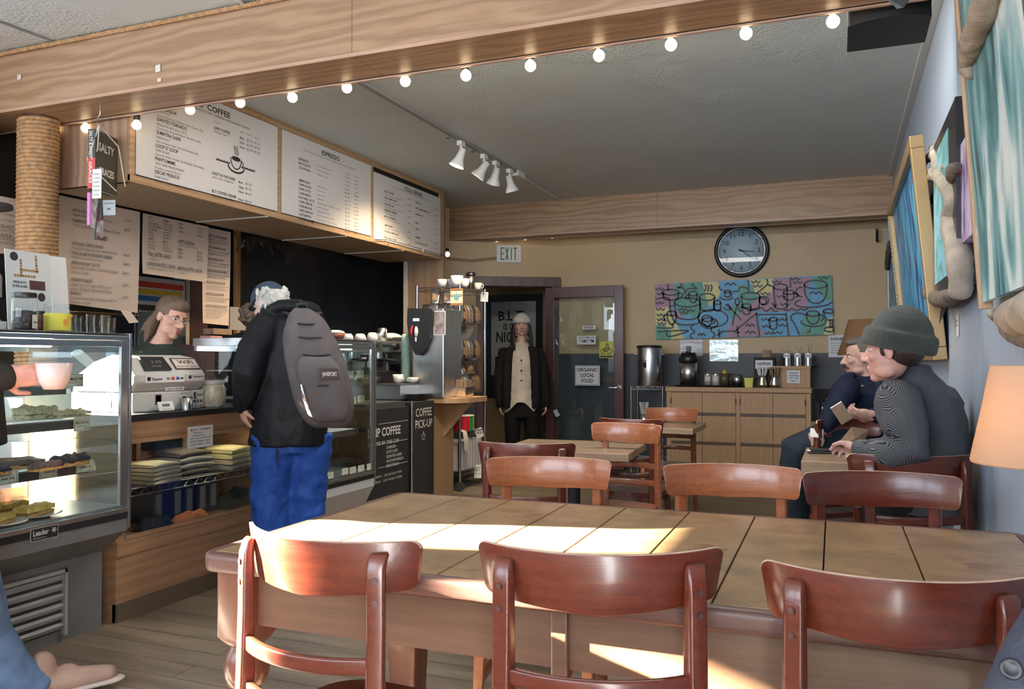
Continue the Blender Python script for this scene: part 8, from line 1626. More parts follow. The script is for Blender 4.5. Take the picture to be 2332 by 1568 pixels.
def hand(mb, wrist, d, palm, side=1, s=1.0, curl=0.5, thumb_in=0.6, T=None):
    """fingers along d, palm facing `palm`, thumb on +side of d x palm"""
    d = V(d).normalized(); n = V(palm); n = (n-d*n.dot(d)).normalized(); a = d.cross(n)*side; w = V(wrist)
    B = Matrix(((a.x, d.x, n.x, 0), (a.y, d.y, n.y, 0), (a.z, d.z, n.z, 0), (0, 0, 0, 1)))
    mb.ell(w+d*0.045*s, (0.040*s, 0.052*s, 0.017*s), B, 14); mb.ell(w+d*0.012*s, (0.028*s, 0.03*s, 0.019*s), B, 12); mb.ell(w+d*0.03*s+a*0.026*s+n*0.006*s, (0.018*s, 0.034*s, 0.017*s), B, 12)
    for i, (o, L) in enumerate(((0.028, 0.072), (0.009, 0.080), (-0.010, 0.075), (-0.028, 0.060))):
        p = w+d*(0.080-0.004*abs(i-1.3))*s+a*o*s; dr = (d+a*(o*1.5)).normalized(); pts = [p-dr*0.02*s, p]; c = curl*(0.9+0.12*i)
        for j, f in enumerate((0.42, 0.32, 0.26)):
            ang = c*(j+0.8)*0.85; v = (dr*math.cos(ang)+n*math.sin(ang)); p = p+v*L*f*s; pts.append(p)
        mb.tube(pts, [0.0095*s, 0.0095*s, 0.009*s, 0.0082*s, 0.0070*s], 8, rnd=True)
    p = w+d*0.022*s+a*0.030*s; v1 = (a*0.75+d*0.65+n*thumb_in*0.5).normalized(); v2 = (a*0.2+d*0.85+n*thumb_in).normalized()
    mb.tube([w+d*0.015*s+a*0.012*s, p, p+v1*0.036*s, p+v1*0.036*s+v2*0.032*s], [0.014*s, 0.0125*s, 0.0105*s, 0.0085*s], 8, rnd=True)
def loftv(mb, secs, right, fwd, n=20, e=0.8):
    """closed loft through (centre, half width, half depth)"""
    r = V(right).normalized(); f = V(fwd).normalized(); rg = []
    for c, a, b in secs:
        rg.append([V(c)+r*(a*math.copysign(abs(math.cos(t))**e, math.cos(t)))+f*(b*math.copysign(abs(math.sin(t))**e, math.sin(t))) for t in [2*PI*k/n for k in range(n)]])
    mb.rings(rg)
def person(label, base): return thing('person', label, 'person', base)
def put(o, root):
    o.parent = root; o.matrix_parent_inverse = Matrix.Translation(-root.location); return o
def mk(mb, name, m, root, vox=0.007, sm=4, disp=None, label=None):
    o = mb.build(name, m, None, remesh=vox, smooth=sm, disp=disp); put(o, root)
    if label: o['label'] = label
    return o
class PV:   # a parent shim so face parts follow the root
    pass
def faceput(T, root, **k):
    before = set(bpy.data.objects); face_parts(T, None, **k)
    for o in set(bpy.data.objects)-before:
        if o.parent is None: put(o, root)
def shell(mb, T, a0, rx, ry, rz, c=(0, 0, 0), n=20, rows=8, lo=0.0, thick=0.0):
    """dome from the crown down to height fraction lo"""
    rg = []
    for i in range(rows+1):
        t = (PI/2*0.97)*(1-i/rows)+math.asin(max(-1, min(1, lo)))*(i/rows); rg.append([(c[0]+rx*math.cos(t)*math.cos(2*PI*k/n), c[1]+ry*math.cos(t)*math.sin(2*PI*k/n), c[2]+rz*math.sin(t)) for k in range(n)])
    mb.rings(rg[::-1], 0, True, True, T)
def strands(mb, T, roots, r=0.006, n=5):
    for pts in roots: mb.tube(pts, [r*0.7]+[r]*(len(pts)-2)+[r*0.3], n, 0, T)

# ---- man with the backpack at the counter
d0 = 4.42; A = lambda px, py, d=d0: AD(px, py, d)
R0 = V((0.86, 0.51, 0)); F0 = V((-0.51, 0.86, 0))
rt = person('person in a black parka, blue ski trousers and navy cap leaning on the counter', (A(655, 1100).x, A(655, 1100).y, 0))
m_ = MB(); Th = hframe(A(613, 694), (-0.85, 0.30, -0.38), (-0.35, 0.12, 0.93)); head(m_, Th)
m_.tube([A(618, 705), A(635, 735), A(648, 770)], [0.055, 0.058, 0.08], 14)
loftv(m_, [(A(650, 760), 0.13, 0.09), (A(655, 850), 0.13, 0.10), (A(658, 950), 0.14, 0.11), (A(658, 1010), 0.14, 0.11)], R0, F0)
m_.tube([A(615, 770, 4.32), A(572, 850, 4.27), A(553, 925, 4.3)], [0.045, 0.03, 0.026], 12); m_.tube([A(700, 770, 4.6), A(700, 900, 4.75), A(640, 930, 4.85)], [0.05, 0.04, 0.03], 12)
for x, dd in ((618, 4.40), (700, 4.46)):
    fz = AD(x, 1300, dd); fz.z = 0.09; m_.tube([A(x+5, 1000, dd), A(x-2, 1130, dd), fz], [0.085, 0.06, 0.045], 12, rnd=True)
hand(m_, A(550, 925, 4.30), (0.10, 0.25, -1.0), (0.4, 0.6, 0.1), 1, 1.0, 0.55); mk(m_, 'body', M_skin, rt, 0.006)
mouthless = None
m_ = MB()
for x, dd in ((618, 4.38), (700, 4.46)):
    fz = AD(x, 1300, dd); fz.z = 0.06; k = AD(x-2, 1120, dd); m_.tube([A(x+6, 985, dd), A(x+2, 1060, dd), k, k.lerp(fz, 0.5), fz], [0.125, 0.115, 0.105, 0.098, 0.092], 16)
loftv(m_, [(A(657, 1030), 0.16, 0.14), (A(657, 960), 0.15, 0.13)], R0, F0); mk(m_, 'ski_trousers', cloth_mat('royal_blue_nylon', (0.020, 0.070, 0.30), 0.5, 0.5, 14), rt, 0.012, 3, (0.03, 0.07))
for x, dd in ((618, 4.38), (706, 4.46)):
    fz = AD(x, 1300, dd); m_ = MB(); m_.tube([(fz.x+0.03, fz.y-0.03, 0.045), (fz.x-0.06, fz.y+0.06, 0.05), (fz.x-0.14, fz.y+0.13, 0.04)], [0.045, 0.05, 0.038], 12, rnd=True); put(m_.build('shoe', M_black), rt)
M_parka = cloth_mat('black_parka', (0.008, 0.009, 0.012), 0.5, 0.5, 16)
m_ = MB(); loftv(m_, [(A(655, 1012), 0.205, 0.17), (A(660, 960), 0.205, 0.17), (A(662, 870), 0.185, 0.165), (A(655, 780), 0.19, 0.16), (A(650, 730), 0.175, 0.14), (A(645, 700), 0.11, 0.10)], R0, F0)
m_.tube([A(612, 745, 4.34), A(578, 800, 4.26), A(563, 850, 4.22), A(556, 900, 4.25), A(549, 922, 4.29)], [0.095, 0.088, 0.082, 0.062, 0.047], 14, rnd=True); m_.tube([A(700, 750, 4.58), A(712, 850, 4.7), A(680, 930, 4.85)], [0.09, 0.08, 0.05], 12)
m_.ell(A(690, 706, 4.40), (0.095, 0.08, 0.050), Matrix.Rotation(0.5, 4, 'Z')); m_.ell(A(640, 705, 4.4), (0.10, 0.09, 0.035), Matrix.Rotation(0.3, 4, 'Y')); m_.tube([A(590, 735, 4.36), A(600, 715, 4.33), A(640, 695, 4.3), A(680, 695, 4.3), A(715, 712, 4.38)], [0.02, 0.03, 0.034, 0.04, 0.035], 12, rnd=True)
mk(m_, 'parka', M_parka, rt, 0.010, 3, (0.018, 0.13))
m_ = MB(); m_.tube([A(631, 1008, 4.26), A(629, 1035, 4.26), A(633, 1068, 4.26), A(637, 1066, 4.26), A(633, 1035, 4.26), A(631, 1010, 4.26)], 0.0022, 5); put(m_.build('drawstring', M_black), rt)
m_ = MB(Th); shell(m_, None, 0, 0.086, 0.108, 0.092, (0, -0.004, 0.035), lo=-0.1); m_.prism([(0.062*math.cos(a), 0.075+0.085*math.sin(a)) for a in [i*PI/10 for i in range(11)]], 0.034, 0.040); mk(m_, 'cap', cloth_mat('navy_cap', (0.035, 0.05, 0.08)), rt, 0.004, 2)
m_ = MB(Th); m_.ell((0, -0.052, 0.0), (0.088, 0.070, 0.080)); m_.ell((0.0, -0.03, -0.02), (0.088, 0.05, 0.05)); random.seed(5)
for i in range(34):
    a = random.uniform(-1.7, 1.7); z = random.uniform(-0.05, 0.05); x, y = 0.088*math.sin(a), -0.045-0.072*math.cos(a); m_.tube([(x*0.9, y*0.9, z+0.02), (x*1.05, y*1.05, z-0.005), (x*1.08+random.uniform(-.01, .01), y*1.12, z-0.03)], [0.008, 0.009, 0.003], 6)
mk(m_, 'hair', M_hair_gr, rt, 0.004, 1)
faceput(Th, rt, brow=M_hair_gr)
# backpack
bc = A(722, 838, 4.13); t = thing('backpack', 'grey-brown backpack with a dark front patch worn by the man at the counter', 'backpack', bc)
o_ = (V((0.62, -0.78, 0))).normalized(); r_ = V((0.78, 0.62, 0)); U_ = (V((0.13, 0.05, -1))*-1).normalized()
U_ = V((-0.20, -0.10, 0.97)).normalized(); Bk = hframe((0, 0, 0), o_, U_)   # x = -right seen, y = outward, z = up
Bk = Matrix(((r_.x, o_.x, U_.x, 0), (r_.y, o_.y, U_.y, 0), (r_.z, o_.z, U_.z, 0), (0, 0, 0, 1)))
M_pack = cloth_mat('pack_grey', (0.105, 0.092, 0.095), 0.85, 0.4, 30)
def bring(z, w, y0, y1): return [(x, (y0+y1)/2+y, z) for x, y in rrect(w*2, y1-y0, min(w, (y1-y0)/2)*0.7, 5)]
m_ = MB(Bk); m_.rings([bring(-0.305, 0.07, -0.11, 0.01), bring(-0.285, 0.12, -0.13, 0.05), bring(-0.18, 0.15, -0.13, 0.09), bring(0.0, 0.15, -0.13, 0.09), bring(0.15, 0.135, -0.12, 0.06), bring(0.26, 0.095, -0.11, 0.02), bring(0.31, 0.04, -0.10, -0.03)]); m_.build('main_bag', M_pack, t, subsurf=2, disp=(0.02, 0.08))
m_ = MB(Bk); m_.rings([bring(-0.27, 0.07, 0.03, 0.08), bring(-0.25, 0.10, 0.03, 0.12), bring(-0.10, 0.115, 0.05, 0.15), bring(0.02, 0.11, 0.05, 0.15), bring(0.06, 0.07, 0.04, 0.11)]); m_.build('front_pocket', M_pack, t, subsurf=2, disp=(0.008, 0.05))
for z, w, y in ((-0.075, 0.10, 0.146), (0.075, 0.10, 0.088), (0.165, 0.10, 0.062), (0.235, 0.075, 0.035)): m_ = MB(Bk); m_.tube(arc(9, lambda u: ((u*2-1)*w, y-0.045*(2*u-1)**2, z-0.01*math.sin(u*PI))), 0.006, 6); m_.build('zipper', M_blackm, t)
m_ = MB(Bk @ FR((0.005, 0.157, -0.045), (1, 0, 0), (0, -0.05, 1)) @ Matrix.Rotation(PI, 4, 'Y') @ Matrix.Rotation(PI, 4, 'Y'))
m_ = MB(Bk @ Matrix(((1, 0, 0, 0.0), (0, 0, 1, 0.156), (0, 1, 0, -0.055), (0, 0, 0, 1))))
m_.box(0.0, 0.088, 0, 0.055, 0, 0.003, 0); m_.text('JANSPORT', Matrix.Translation((0.008, 0.018, 0.0035)), 0.072, 0.020, 1, True); m_.build('logo_patch', [mat('patch_dark', (0.04, 0.02, 0.022), 0.7), M_chalk], t)
m_ = MB(Bk); m_.tube([(-0.10, 0.155, -0.08), (-0.10, 0.165, -0.13), (-0.098, 0.16, -0.16)], [0.006, 0.009, 0.005], 6); m_.build('zip_pull', M_chrome, t)
m_ = MB(Bk)
for s in (-1, 1): m_.tube([(s*0.06, -0.11, 0.28), (s*0.09, -0.20, 0.30), (s*0.11, -0.30, 0.22)], 0.018, 6, flat=0.4); 
m_.tube([(-0.03, -0.09, 0.29), (-0.02, -0.07, 0.335), (0.02, -0.07, 0.335), (0.03, -0.09, 0.29)], 0.008, 6); m_.build('shoulder_strap', M_blackm, t)

# ---- barista at the register
A = lambda px, py, d=4.72: AD(px, py, d)
rt = person('person with brown ponytail and glasses in a dark green top behind the register', (A(360, 900).x, A(360, 900).y, 0))
sr = V((0.928, 0.371, 0)); sf = V((-0.371, 0.928, 0))
m_ = MB(); fw = sr*0.80-sf*0.52+V((0, 0, -0.30)); Th = hframe(A(392, 722), fw, sr*0.25+V((0, 0, 1))); head(m_, Th)
m_.tube([A(388, 735), A(374, 768), A(362, 800)], [0.052, 0.050, 0.07], 14); loftv(m_, [(A(358, 800), 0.14, 0.08), (A(352, 900), 0.12, 0.09), (A(352, 1010), 0.13, 0.10)], sr, sf)
for x in (335, 375): m_.tube([A(x, 1000), A(x, 1150, 4.75), V((A(x, 1000).x, A(x, 1000).y, 0.05))], [0.08, 0.06, 0.04], 12, rnd=True)
m_.tube([A(310, 830), A(318, 900, 4.6), A(380, 900, 4.45)], [0.05, 0.04, 0.028], 12); m_.tube([A(405, 830), A(420, 890, 4.7), A(440, 905, 4.55)], [0.05, 0.04, 0.028], 12)
hand(m_, A(380, 900, 4.45), sr, (0, 0, -1), 1, 0.95, 0.5); hand(m_, A(440, 905, 4.55), sr*0.5-sf*0.5, (0, 0, -1), -1, 0.95, 0.5); mk(m_, 'body', M_skin, rt, 0.006)
M_green = cloth_mat('dark_green_knit', (0.022, 0.030, 0.026), 0.8)
m_ = MB(); loftv(m_, [(A(352, 1020), 0.15, 0.11), (A(352, 900), 0.145, 0.11), (A(356, 830), 0.165, 0.11), (A(360, 800), 0.14, 0.085), (A(368, 783), 0.07, 0.06)], sr, sf)
m_.tube([A(312, 815), A(306, 870, 4.66), A(340, 905, 4.55), A(372, 900, 4.46)], [0.07, 0.062, 0.05, 0.035], 12, rnd=True); m_.tube([A(402, 815), A(414, 870, 4.7), A(434, 900, 4.58)], [0.065, 0.05, 0.035], 12, rnd=True)
mk(m_, 'top', M_green, rt, 0.009, 2, (0.02, 0.07))
m_ = MB(Th); m_.ell((0, -0.026, 0.036), (0.084, 0.096, 0.088)); m_.ell((0, 0.030, 0.075), (0.066, 0.055, 0.045)); m_.ell((0, -0.10, -0.01), (0.045, 0.045, 0.04)); m_.tube([(0, -0.11, -0.02), (0.0, -0.15, -0.07), (0.0, -0.155, -0.14), (0.01, -0.15, -0.19)], [0.035, 0.040, 0.030, 0.012], 10, rnd=True)
for s in (-0.03, 0.02): m_.tube([(s, -0.12, -0.03), (s*1.5, -0.17, -0.10), (s*2, -0.18, -0.16)], [0.02, 0.014, 0.004], 8)
mk(m_, 'hair', M_hair, rt, 0.005, 2); faceput(Th, rt)
m_ = MB(Th)
for s in (-1, 1): m_.tube([(s*0.031+0.020*math.cos(a), 0.094-0.004*abs(math.cos(a)), 0.001+0.015*math.sin(a)) for a in [i*PI/9 for i in range(19)]], 0.0014, 5); m_.tube([(s*0.050, 0.090, 0.004), (s*0.075, 0.03, 0.004), (s*0.079, -0.01, 0.002)], 0.0014, 5)
m_.tube([(-0.011, 0.097, 0.004), (0.011, 0.097, 0.004)], 0.0014, 5); put(m_.build('glasses', M_chrome), rt)

# ---- second worker, mostly hidden
A = lambda px, py, d=5.75: AD(px, py, d)
rt = person('person with dark curly hair and black shirt behind the second pastry case, mostly hidden', (A(545, 900).x, A(545, 900).y, 0))
m_ = MB(); Th = hframe(A(588, 733), sr*0.9+sf*0.35+V((0, 0, -0.2))); head(m_, Th); m_.tube([A(583, 745), A(568, 770), A(555, 790)], [0.05, 0.05, 0.07], 12); loftv(m_, [(A(550, 785), 0.14, 0.08), (A(545, 900), 0.12, 0.09), (A(545, 960), 0.12, 0.09)], sr, sf)
m_.tube([A(545, 950), V((A(545, 950).x, A(545, 950).y, 0.05))], [0.10, 0.06], 12); mk(m_, 'body', M_skin, rt, 0.008)
m_ = MB(); loftv(m_, [(A(545, 970), 0.15, 0.11), (A(545, 850), 0.15, 0.11), (A(548, 790), 0.17, 0.10), (A(556, 765), 0.12, 0.07), (A(566, 757), 0.06, 0.05)], sr, sf); m_.tube([A(510, 790), A(505, 850), A(530, 880, 5.6)], [0.06, 0.05, 0.04], 12, rnd=True); mk(m_, 'black_shirt', cloth_mat('black_cotton', (0.012, 0.012, 0.013)), rt, 0.012, 2)
m_ = MB(Th); random.seed(11); m_.ell((0, -0.03, 0.03), (0.09, 0.10, 0.09))
for i in range(60): a, b = random.uniform(0.6, 5.7)+PI/2, random.uniform(-0.5, 1.4); m_.ell((0.09*math.cos(a)*math.cos(b), -0.03+0.105*math.sin(a)*math.cos(b), 0.02+0.10*math.sin(b)), random.uniform(0.012, 0.022), None, 8)
mk(m_, 'curly_hair', M_hair, rt, 0.006, 0)

# ---- woman in the doorway
d0 = 8.95; A = lambda px, py, d=d0: AD(px, py, d); vr = V((0.928, 0.371, 0)); vr = RT; vf = V((FW.x, FW.y, 0)).normalized()
rt = person('person in white knitted hat, pale cardigan and open black jacket standing in the doorway', (A(1190, 1050).x, A(1190, 1050).y, 0))
m_ = MB(); Th = hframe(A(1188, 741), -vf+vr*0.05+V((0, 0, 0.02)), s=0.98); head(m_, Th); m_.tube([A(1188, 752), A(1187, 775), A(1187, 790)], [0.048, 0.046, 0.07], 12)
loftv(m_, [(A(1187, 787), 0.13, 0.075), (A(1187, 850), 0.125, 0.09), (A(1187, 900), 0.12, 0.09), (A(1190, 940), 0.155, 0.10)], vr, vf)
m_.tube([A(1150, 805), A(1140, 865), A(1140, 925)], [0.042, 0.034, 0.026], 10); m_.tube([A(1225, 805), A(1238, 865), A(1243, 922)], [0.042, 0.034, 0.026], 10)
hand(m_, A(1139, 920), (0.05, 0, -1), vr, -1, 0.95, 0.45); hand(m_, A(1243, 918), (0, 0, -1), -vr, 1, 0.95, 0.45)
def leg(m, x0, x1, r0, r1): p = A(x0, 945); k = A((x0+x1)/2, 1010); f = A(x1, 1060); f.z = 0.07; m.tube([p, k, f], [r0, (r0+r1)/2, r1], 14, rnd=True)
leg(m_, 1168, 1168, 0.085, 0.045); leg(m_, 1212, 1222, 0.085, 0.045); mk(m_, 'body', mat('skin_pale', (0.55, 0.33, 0.26), 0.5), rt, 0.007)
m_ = MB(); leg(m_, 1168, 1166, 0.098, 0.058); leg(m_, 1210, 1222, 0.098, 0.058); loftv(m_, [(A(1190, 950), 0.165, 0.11), (A(1190, 900), 0.14, 0.10)], vr, vf); mk(m_, 'black_leggings', cloth_mat('black_leggings', (0.008, 0.008, 0.009)), rt, 0.012, 2)
for x in (1166, 1222): f = A(x, 1060); m_ = MB(); m_.tube([(f.x, f.y+0.03, 0.045), (f.x+0.0, f.y-0.12, 0.04)], [0.045, 0.04], 10, rnd=True); put(m_.build('boot', M_black), rt)
m_ = MB(); rg = []; n = 28
for py, w, dep in ((780, 0.075, 0.065), (790, 0.12, 0.085), (830, 0.145, 0.115), (880, 0.155, 0.12), (915, 0.175, 0.13), (928, 0.18, 0.135)):
    ring = []
    for k in range(n):
        t_ = 2*PI*k/n; p = A(1186, py)+vr*(w*math.cos(t_))+vf*(dep*math.sin(t_))
        if py > 920: p.z += -0.10*max(0, abs(math.cos(t_))-0.4)+0.07*math.exp(-((t_-1.5*PI)/0.5)**2)
        ring.append(p)
    rg.append(ring)
m_.rings(rg[::-1], 0, True, False); put(m_.build('cardigan', cloth_mat('oatmeal_knit', (0.46, 0.42, 0.37), 0.9, 0.6, 26), disp=(0.02, 0.06)), rt)
for py in (820, 843, 865): m_ = MB(); c = A(1187, py)-vf*0.124; m_.ell(c, 0.010, None, 8); put(m_.build('cardigan_button', M_black), rt)
m_ = MB()
for s, xs in ((-1, (1148, 1137, 1136, 1138)), (1, (1228, 1240, 1244, 1245))):
    loftv(m_, [(A(1187+s*33, 928), 0.060, 0.13), (A(1187+s*32, 860), 0.060, 0.13), (A(1187+s*30, 805), 0.065, 0.11), (A(1187+s*20, 788), 0.045, 0.08)], vr, vf, 16); m_.tube([A(xs[0], 803), A(xs[1], 850), A(xs[2], 890), A(xs[3], 922)], [0.062, 0.058, 0.050, 0.042], 12, rnd=True)
loftv(m_, [(A(1187, 925)+vf*0.09, 0.19, 0.05), (A(1187, 800)+vf*0.08, 0.18, 0.05), (A(1187, 782)+vf*0.05, 0.11, 0.05)], vr, vf); mk(m_, 'black_jacket', cloth_mat('black_fleece', (0.010, 0.010, 0.012)), rt, 0.012, 2, (0.015, 0.06))
m_ = MB(Th); shell(m_, None, 0, 0.092, 0.105, 0.105, (0, -0.006, 0.040), lo=-0.12); m_.lathe([(0.094, 0.0), (0.100, 0.01), (0.100, 0.045), (0.094, 0.055)], 22, 0, Matrix.Translation((0, -0.006, 0.026))); mk(m_, 'knitted_hat', cloth_mat('white_knit_hat', (0.60, 0.56, 0.52), 0.9, 0.8, 70), rt, 0.006, 2)
m_ = MB(Th)
for s in (-1, 1):
    for i in range(5): m_.tube([(s*(0.078+0.004*i), 0.005-0.016*i, 0.02), (s*(0.088+0.005*i), 0.01-0.02*i, -0.06), (s*(0.092+0.006*i), 0.055-0.02*i, -0.15), (s*(0.075+0.01*i), 0.105-0.02*i, -0.22-(0.05 if s > 0 else 0.0)-0.01*i)], [0.010, 0.015, 0.017, 0.006], 8)
mk(m_, 'long_hair', M_hair_dk, rt, 0.006, 1); faceput(Th, rt, brow=M_hair_dk)

# ---- man with the moustache
A = lambda px, py, d=4.95: AD(px, py, d)
rt = person('person with a moustache in a navy jacket and jeans sitting sideways, holding a phone', (A(1930, 1000).x, A(1930, 1000).y, 0))
fw = V((-0.97, 0.02, -0.06)); Th = hframe(A(1962, 812), fw, V((0.05, 0, 1)), s=1.04); m_ = MB(); head(m_, Th); m_.tube([A(1968, 825), A(1975, 852), A(1980, 880)], [0.062, 0.064, 0.085], 14)
br_ = V((0, 1, 0)); bf_ = V((1, 0, 0))
loftv(m_, [(A(1965, 875), 0.13, 0.15), (A(1955, 940), 0.12, 0.15), (A(1950, 1010), 0.13, 0.16)], bf_, br_)
m_.tube([A(1950, 1010, 4.85), A(1800, 1020, 4.80), A(1812, 1150, 4.85)], [0.085, 0.065, 0.045], 12, rnd=True); m_.tube([A(1955, 1010, 5.1), A(1840, 1025, 5.15), A(1850, 1150, 5.15)], [0.085, 0.065, 0.045], 12, rnd=True)
m_.tube([A(1925, 890, 4.75), A(1895, 950, 4.75), A(1868, 980, 4.72)], [0.05, 0.04, 0.03], 12); m_.tube([A(2010, 890, 4.8), A(2030, 945, 4.65), A(1985, 945, 4.5)], [0.05, 0.04, 0.030], 12)
hand(m_, A(1872, 976, 4.70), (-0.55, 0, -0.55), (-0.2, 0.5, -0.7), 1, 1.0, 0.6); hand(m_, A(1988, 944, 4.50), (-1, 0.05, 0.02), (0.05, 0.7, 0.6), 1, 1.05, 0.7); mk(m_, 'body', mat('skin_ruddy', (0.46, 0.27, 0.21), 0.5, vary=0.08, vscale=14), rt, 0.005)
M_navy = cloth_mat('navy_jacket', (0.010, 0.014, 0.032), 0.75)
m_ = MB(); loftv(m_, [(A(1950, 1015), 0.15, 0.19), (A(1952, 950), 0.155, 0.19), (A(1960, 890), 0.15, 0.19), (A(1968, 866), 0.10, 0.12), (A(1972, 855), 0.07, 0.08)], bf_, br_)
m_.tube([A(1930, 885, 4.75), A(1898, 935, 4.72), A(1885, 965, 4.70)], [0.075, 0.066, 0.048], 12, rnd=True); m_.tube([A(2010, 885, 4.78), A(2035, 945, 4.66), A(1995, 944, 4.52)], [0.07, 0.065, 0.046], 12, rnd=True); m_.tube([A(1935, 862, 4.85), A(1920, 872, 4.85), A(1905, 890, 4.85)], 0.04, 10, rnd=True); mk(m_, 'jacket', M_navy, rt, 0.010, 2, (0.02, 0.08))
m_ = MB(); m_.tube([A(1950, 1005, 4.85), A(1870, 1000, 4.8), A(1808, 1022, 4.80), A(1806, 1080, 4.82), A(1818, 1200, 4.88)], [0.115, 0.10, 0.088, 0.08, 0.07], 16, rnd=True); m_.tube([A(1955, 1010, 5.1), A(1845, 1025, 5.15), A(1855, 1200, 5.15)], [0.11, 0.085, 0.07], 14, rnd=True); mk(m_, 'jeans', cloth_mat('dark_jeans', (0.022, 0.030, 0.042), 0.8), rt, 0.012, 3, (0.012, 0.08))
for x, dd in ((1818, 4.88), (1855, 5.15)): q = A(x, 1250, dd); m_ = MB(); m_.tube([(q.x+0.05, q.y, 0.045), (q.x-0.12, q.y, 0.04)], [0.045, 0.04], 10, rnd=True); put(m_.build('shoe', M_black), rt)
m_ = MB(Th); m_.ell((0, -0.030, 0.045), (0.080, 0.088, 0.080)); m_.ell((0, 0.02, 0.085), (0.062, 0.058, 0.034)); m_.ell((0, 0.066, 0.085), (0.045, 0.02, 0.022)); mk(m_, 'short_hair', mat('salt_pepper_hair', (0.10, 0.085, 0.075), 0.7, bump=1, bscale=90), rt, 0.005, 1)
faceput(Th, rt, brow=M_hair_dk); m_ = MB(Th); m_.tube([(-0.034, 0.074, -0.062), (-0.018, 0.096, -0.050), (0, 0.102, -0.046), (0.018, 0.096, -0.050), (0.034, 0.074, -0.062)], [0.004, 0.009, 0.008, 0.009, 0.004], 8); put(m_.build('moustache', M_hair_dk), rt)
c = A(1916, 940, 4.46); T_ = hframe(c, (-0.35, 0.75, 0.35), (-0.55, 0.0, 0.8)); m_ = MB(T_); m_.box(-0.034, 0.034, -0.004, 0.004, -0.065, 0.065, 0); o = m_.build('phone', [M_steel, M_black], bevel=0.002); tag(o, 'silver phone in the hand of the man with the moustache', 'phone')
c = A(1862, 988, 4.66); m_ = MB(hframe(c, (0.2, -0.9, 0.3), (0.1, 0, 1))); m_.box(-0.03, 0.04, -0.003, 0.003, -0.02, 0.03); tag(m_.build('folded_paper', M_paper), 'small white folded paper in the other hand of the man with the moustache', 'paper')

# ---- man in the knitted hat and herringbone coat
A = lambda px, py, d=3.10: AD(px, py, d+0.0)
rt = person('person in dark green knitted hat and grey herringbone coat, seated with back to us', (A(2110, 1100, 3.1).x, A(2110, 1100, 3.1).y, 0))
fw = V((-0.93, 0.36, -0.05)); Th = hframe(A(2035, 796, 3.02), fw, V((0.10, -0.02, 1)), s=1.03); m_ = MB(); head(m_, Th); m_.tube([A(2040, 815), A(2056, 850), A(2075, 890)], [0.056, 0.058, 0.08], 14)
wr = V((0.95, -0.3, 0)).normalized(); wf = V((0.3, 0.95, 0)).normalized()
loftv(m_, [(A(2085, 895), 0.12, 0.09), (A(2100, 960), 0.12, 0.10), (A(2110, 1080), 0.12, 0.11), (A(2110, 1150), 0.13, 0.12)], wr, wf)
for x in (2070, 2140): p = A(x, 1140); q = p+V((-0.05, 0.36, 0.02)); m_.tube([p, q, V((q.x, q.y+0.02, 0.06))], [0.08, 0.06, 0.045], 12, rnd=True)
m_.tube([A(2040, 915, 2.93), A(2070, 1025, 2.90), A(1962, 1022, 3.05)], [0.038, 0.032, 0.026], 12); m_.tube([A(2135, 920, 3.2), A(2145, 1020, 3.28), A(2080, 1030, 3.5)], [0.04, 0.035, 0.03], 12)
hand(m_, A(1960, 1022, 3.06), (-0.45, 0.75, 0.05), (-0.4, -0.2, -0.8), 1, 1.0, 0.55); mk(m_, 'body', mat('skin_rosy', (0.62, 0.34, 0.27), 0.5, vary=0.08, vscale=10), rt, 0.005)
def herring():
    m, nt, b = new_mat('herringbone_tweed'); N = nt.nodes.new; L = nt.links.new
    tc = N('ShaderNodeTexCoord'); sp = N('ShaderNodeSeparateXYZ'); L(tc.outputs['Object'], sp.inputs[0])
    ad = N('ShaderNodeMath'); ad.operation = 'ADD'; L(sp.outputs[0], ad.inputs[0]); L(sp.outputs[1], ad.inputs[1])
    pp = N('ShaderNodeMath'); pp.operation = 'PINGPONG'; pp.inputs[1].default_value = 0.014; L(ad.outputs[0], pp.inputs[0])
    sb = N('ShaderNodeMath'); sb.operation = 'ADD'; L(pp.outputs[0], sb.inputs[0]); L(sp.outputs[2], sb.inputs[1])
    mu = N('ShaderNodeMath'); mu.operation = 'MULTIPLY'; mu.inputs[1].default_value = 900; L(sb.outputs[0], mu.inputs[0]); sn = N('ShaderNodeMath'); sn.operation = 'SINE'; L(mu.outputs[0], sn.inputs[0])
    r = N('ShaderNodeValToRGB'); r.color_ramp.elements[0].position = 0.35; r.color_ramp.elements[1].position = 0.75; r.color_ramp.elements[0].color = (0.018, 0.020, 0.024, 1); r.color_ramp.elements[1].color = (0.15, 0.155, 0.165, 1)
    ma = N('ShaderNodeMath'); ma.operation = 'MULTIPLY_ADD'; ma.inputs[1].default_value = 0.5; ma.inputs[2].default_value = 0.5; L(sn.outputs[0], ma.inputs[0]); L(ma.outputs[0], r.inputs[0]); L(r.outputs[0], b.inputs['Base Color']); b.inputs['Roughness'].default_value = 0.9
    return m
M_hb = herring()
m_ = MB(); loftv(m_, [(A(2112, 1165), 0.15, 0.14), (A(2118, 1060), 0.135, 0.13), (A(2105, 960), 0.145, 0.125), (A(2092, 900), 0.14, 0.11), (A(2080, 868), 0.10, 0.09), (A(2070, 845), 0.078, 0.078), (A(2066, 828), 0.080, 0.080)], wr, wf)
m_.tube([A(2045, 915, 2.97), A(2062, 975, 2.92), A(2078, 1025, 2.90), A(2030, 1030, 2.94), A(1965, 1022, 3.04)], [0.085, 0.078, 0.066, 0.058, 0.042], 14, rnd=True); m_.tube([A(2140, 920, 3.2), A(2148, 1020, 3.28), A(2090, 1030, 3.48)], [0.085, 0.07, 0.045], 14, rnd=True)
mk(m_, 'herringbone_coat', M_hb, rt, 0.008, 3, (0.016, 0.09))
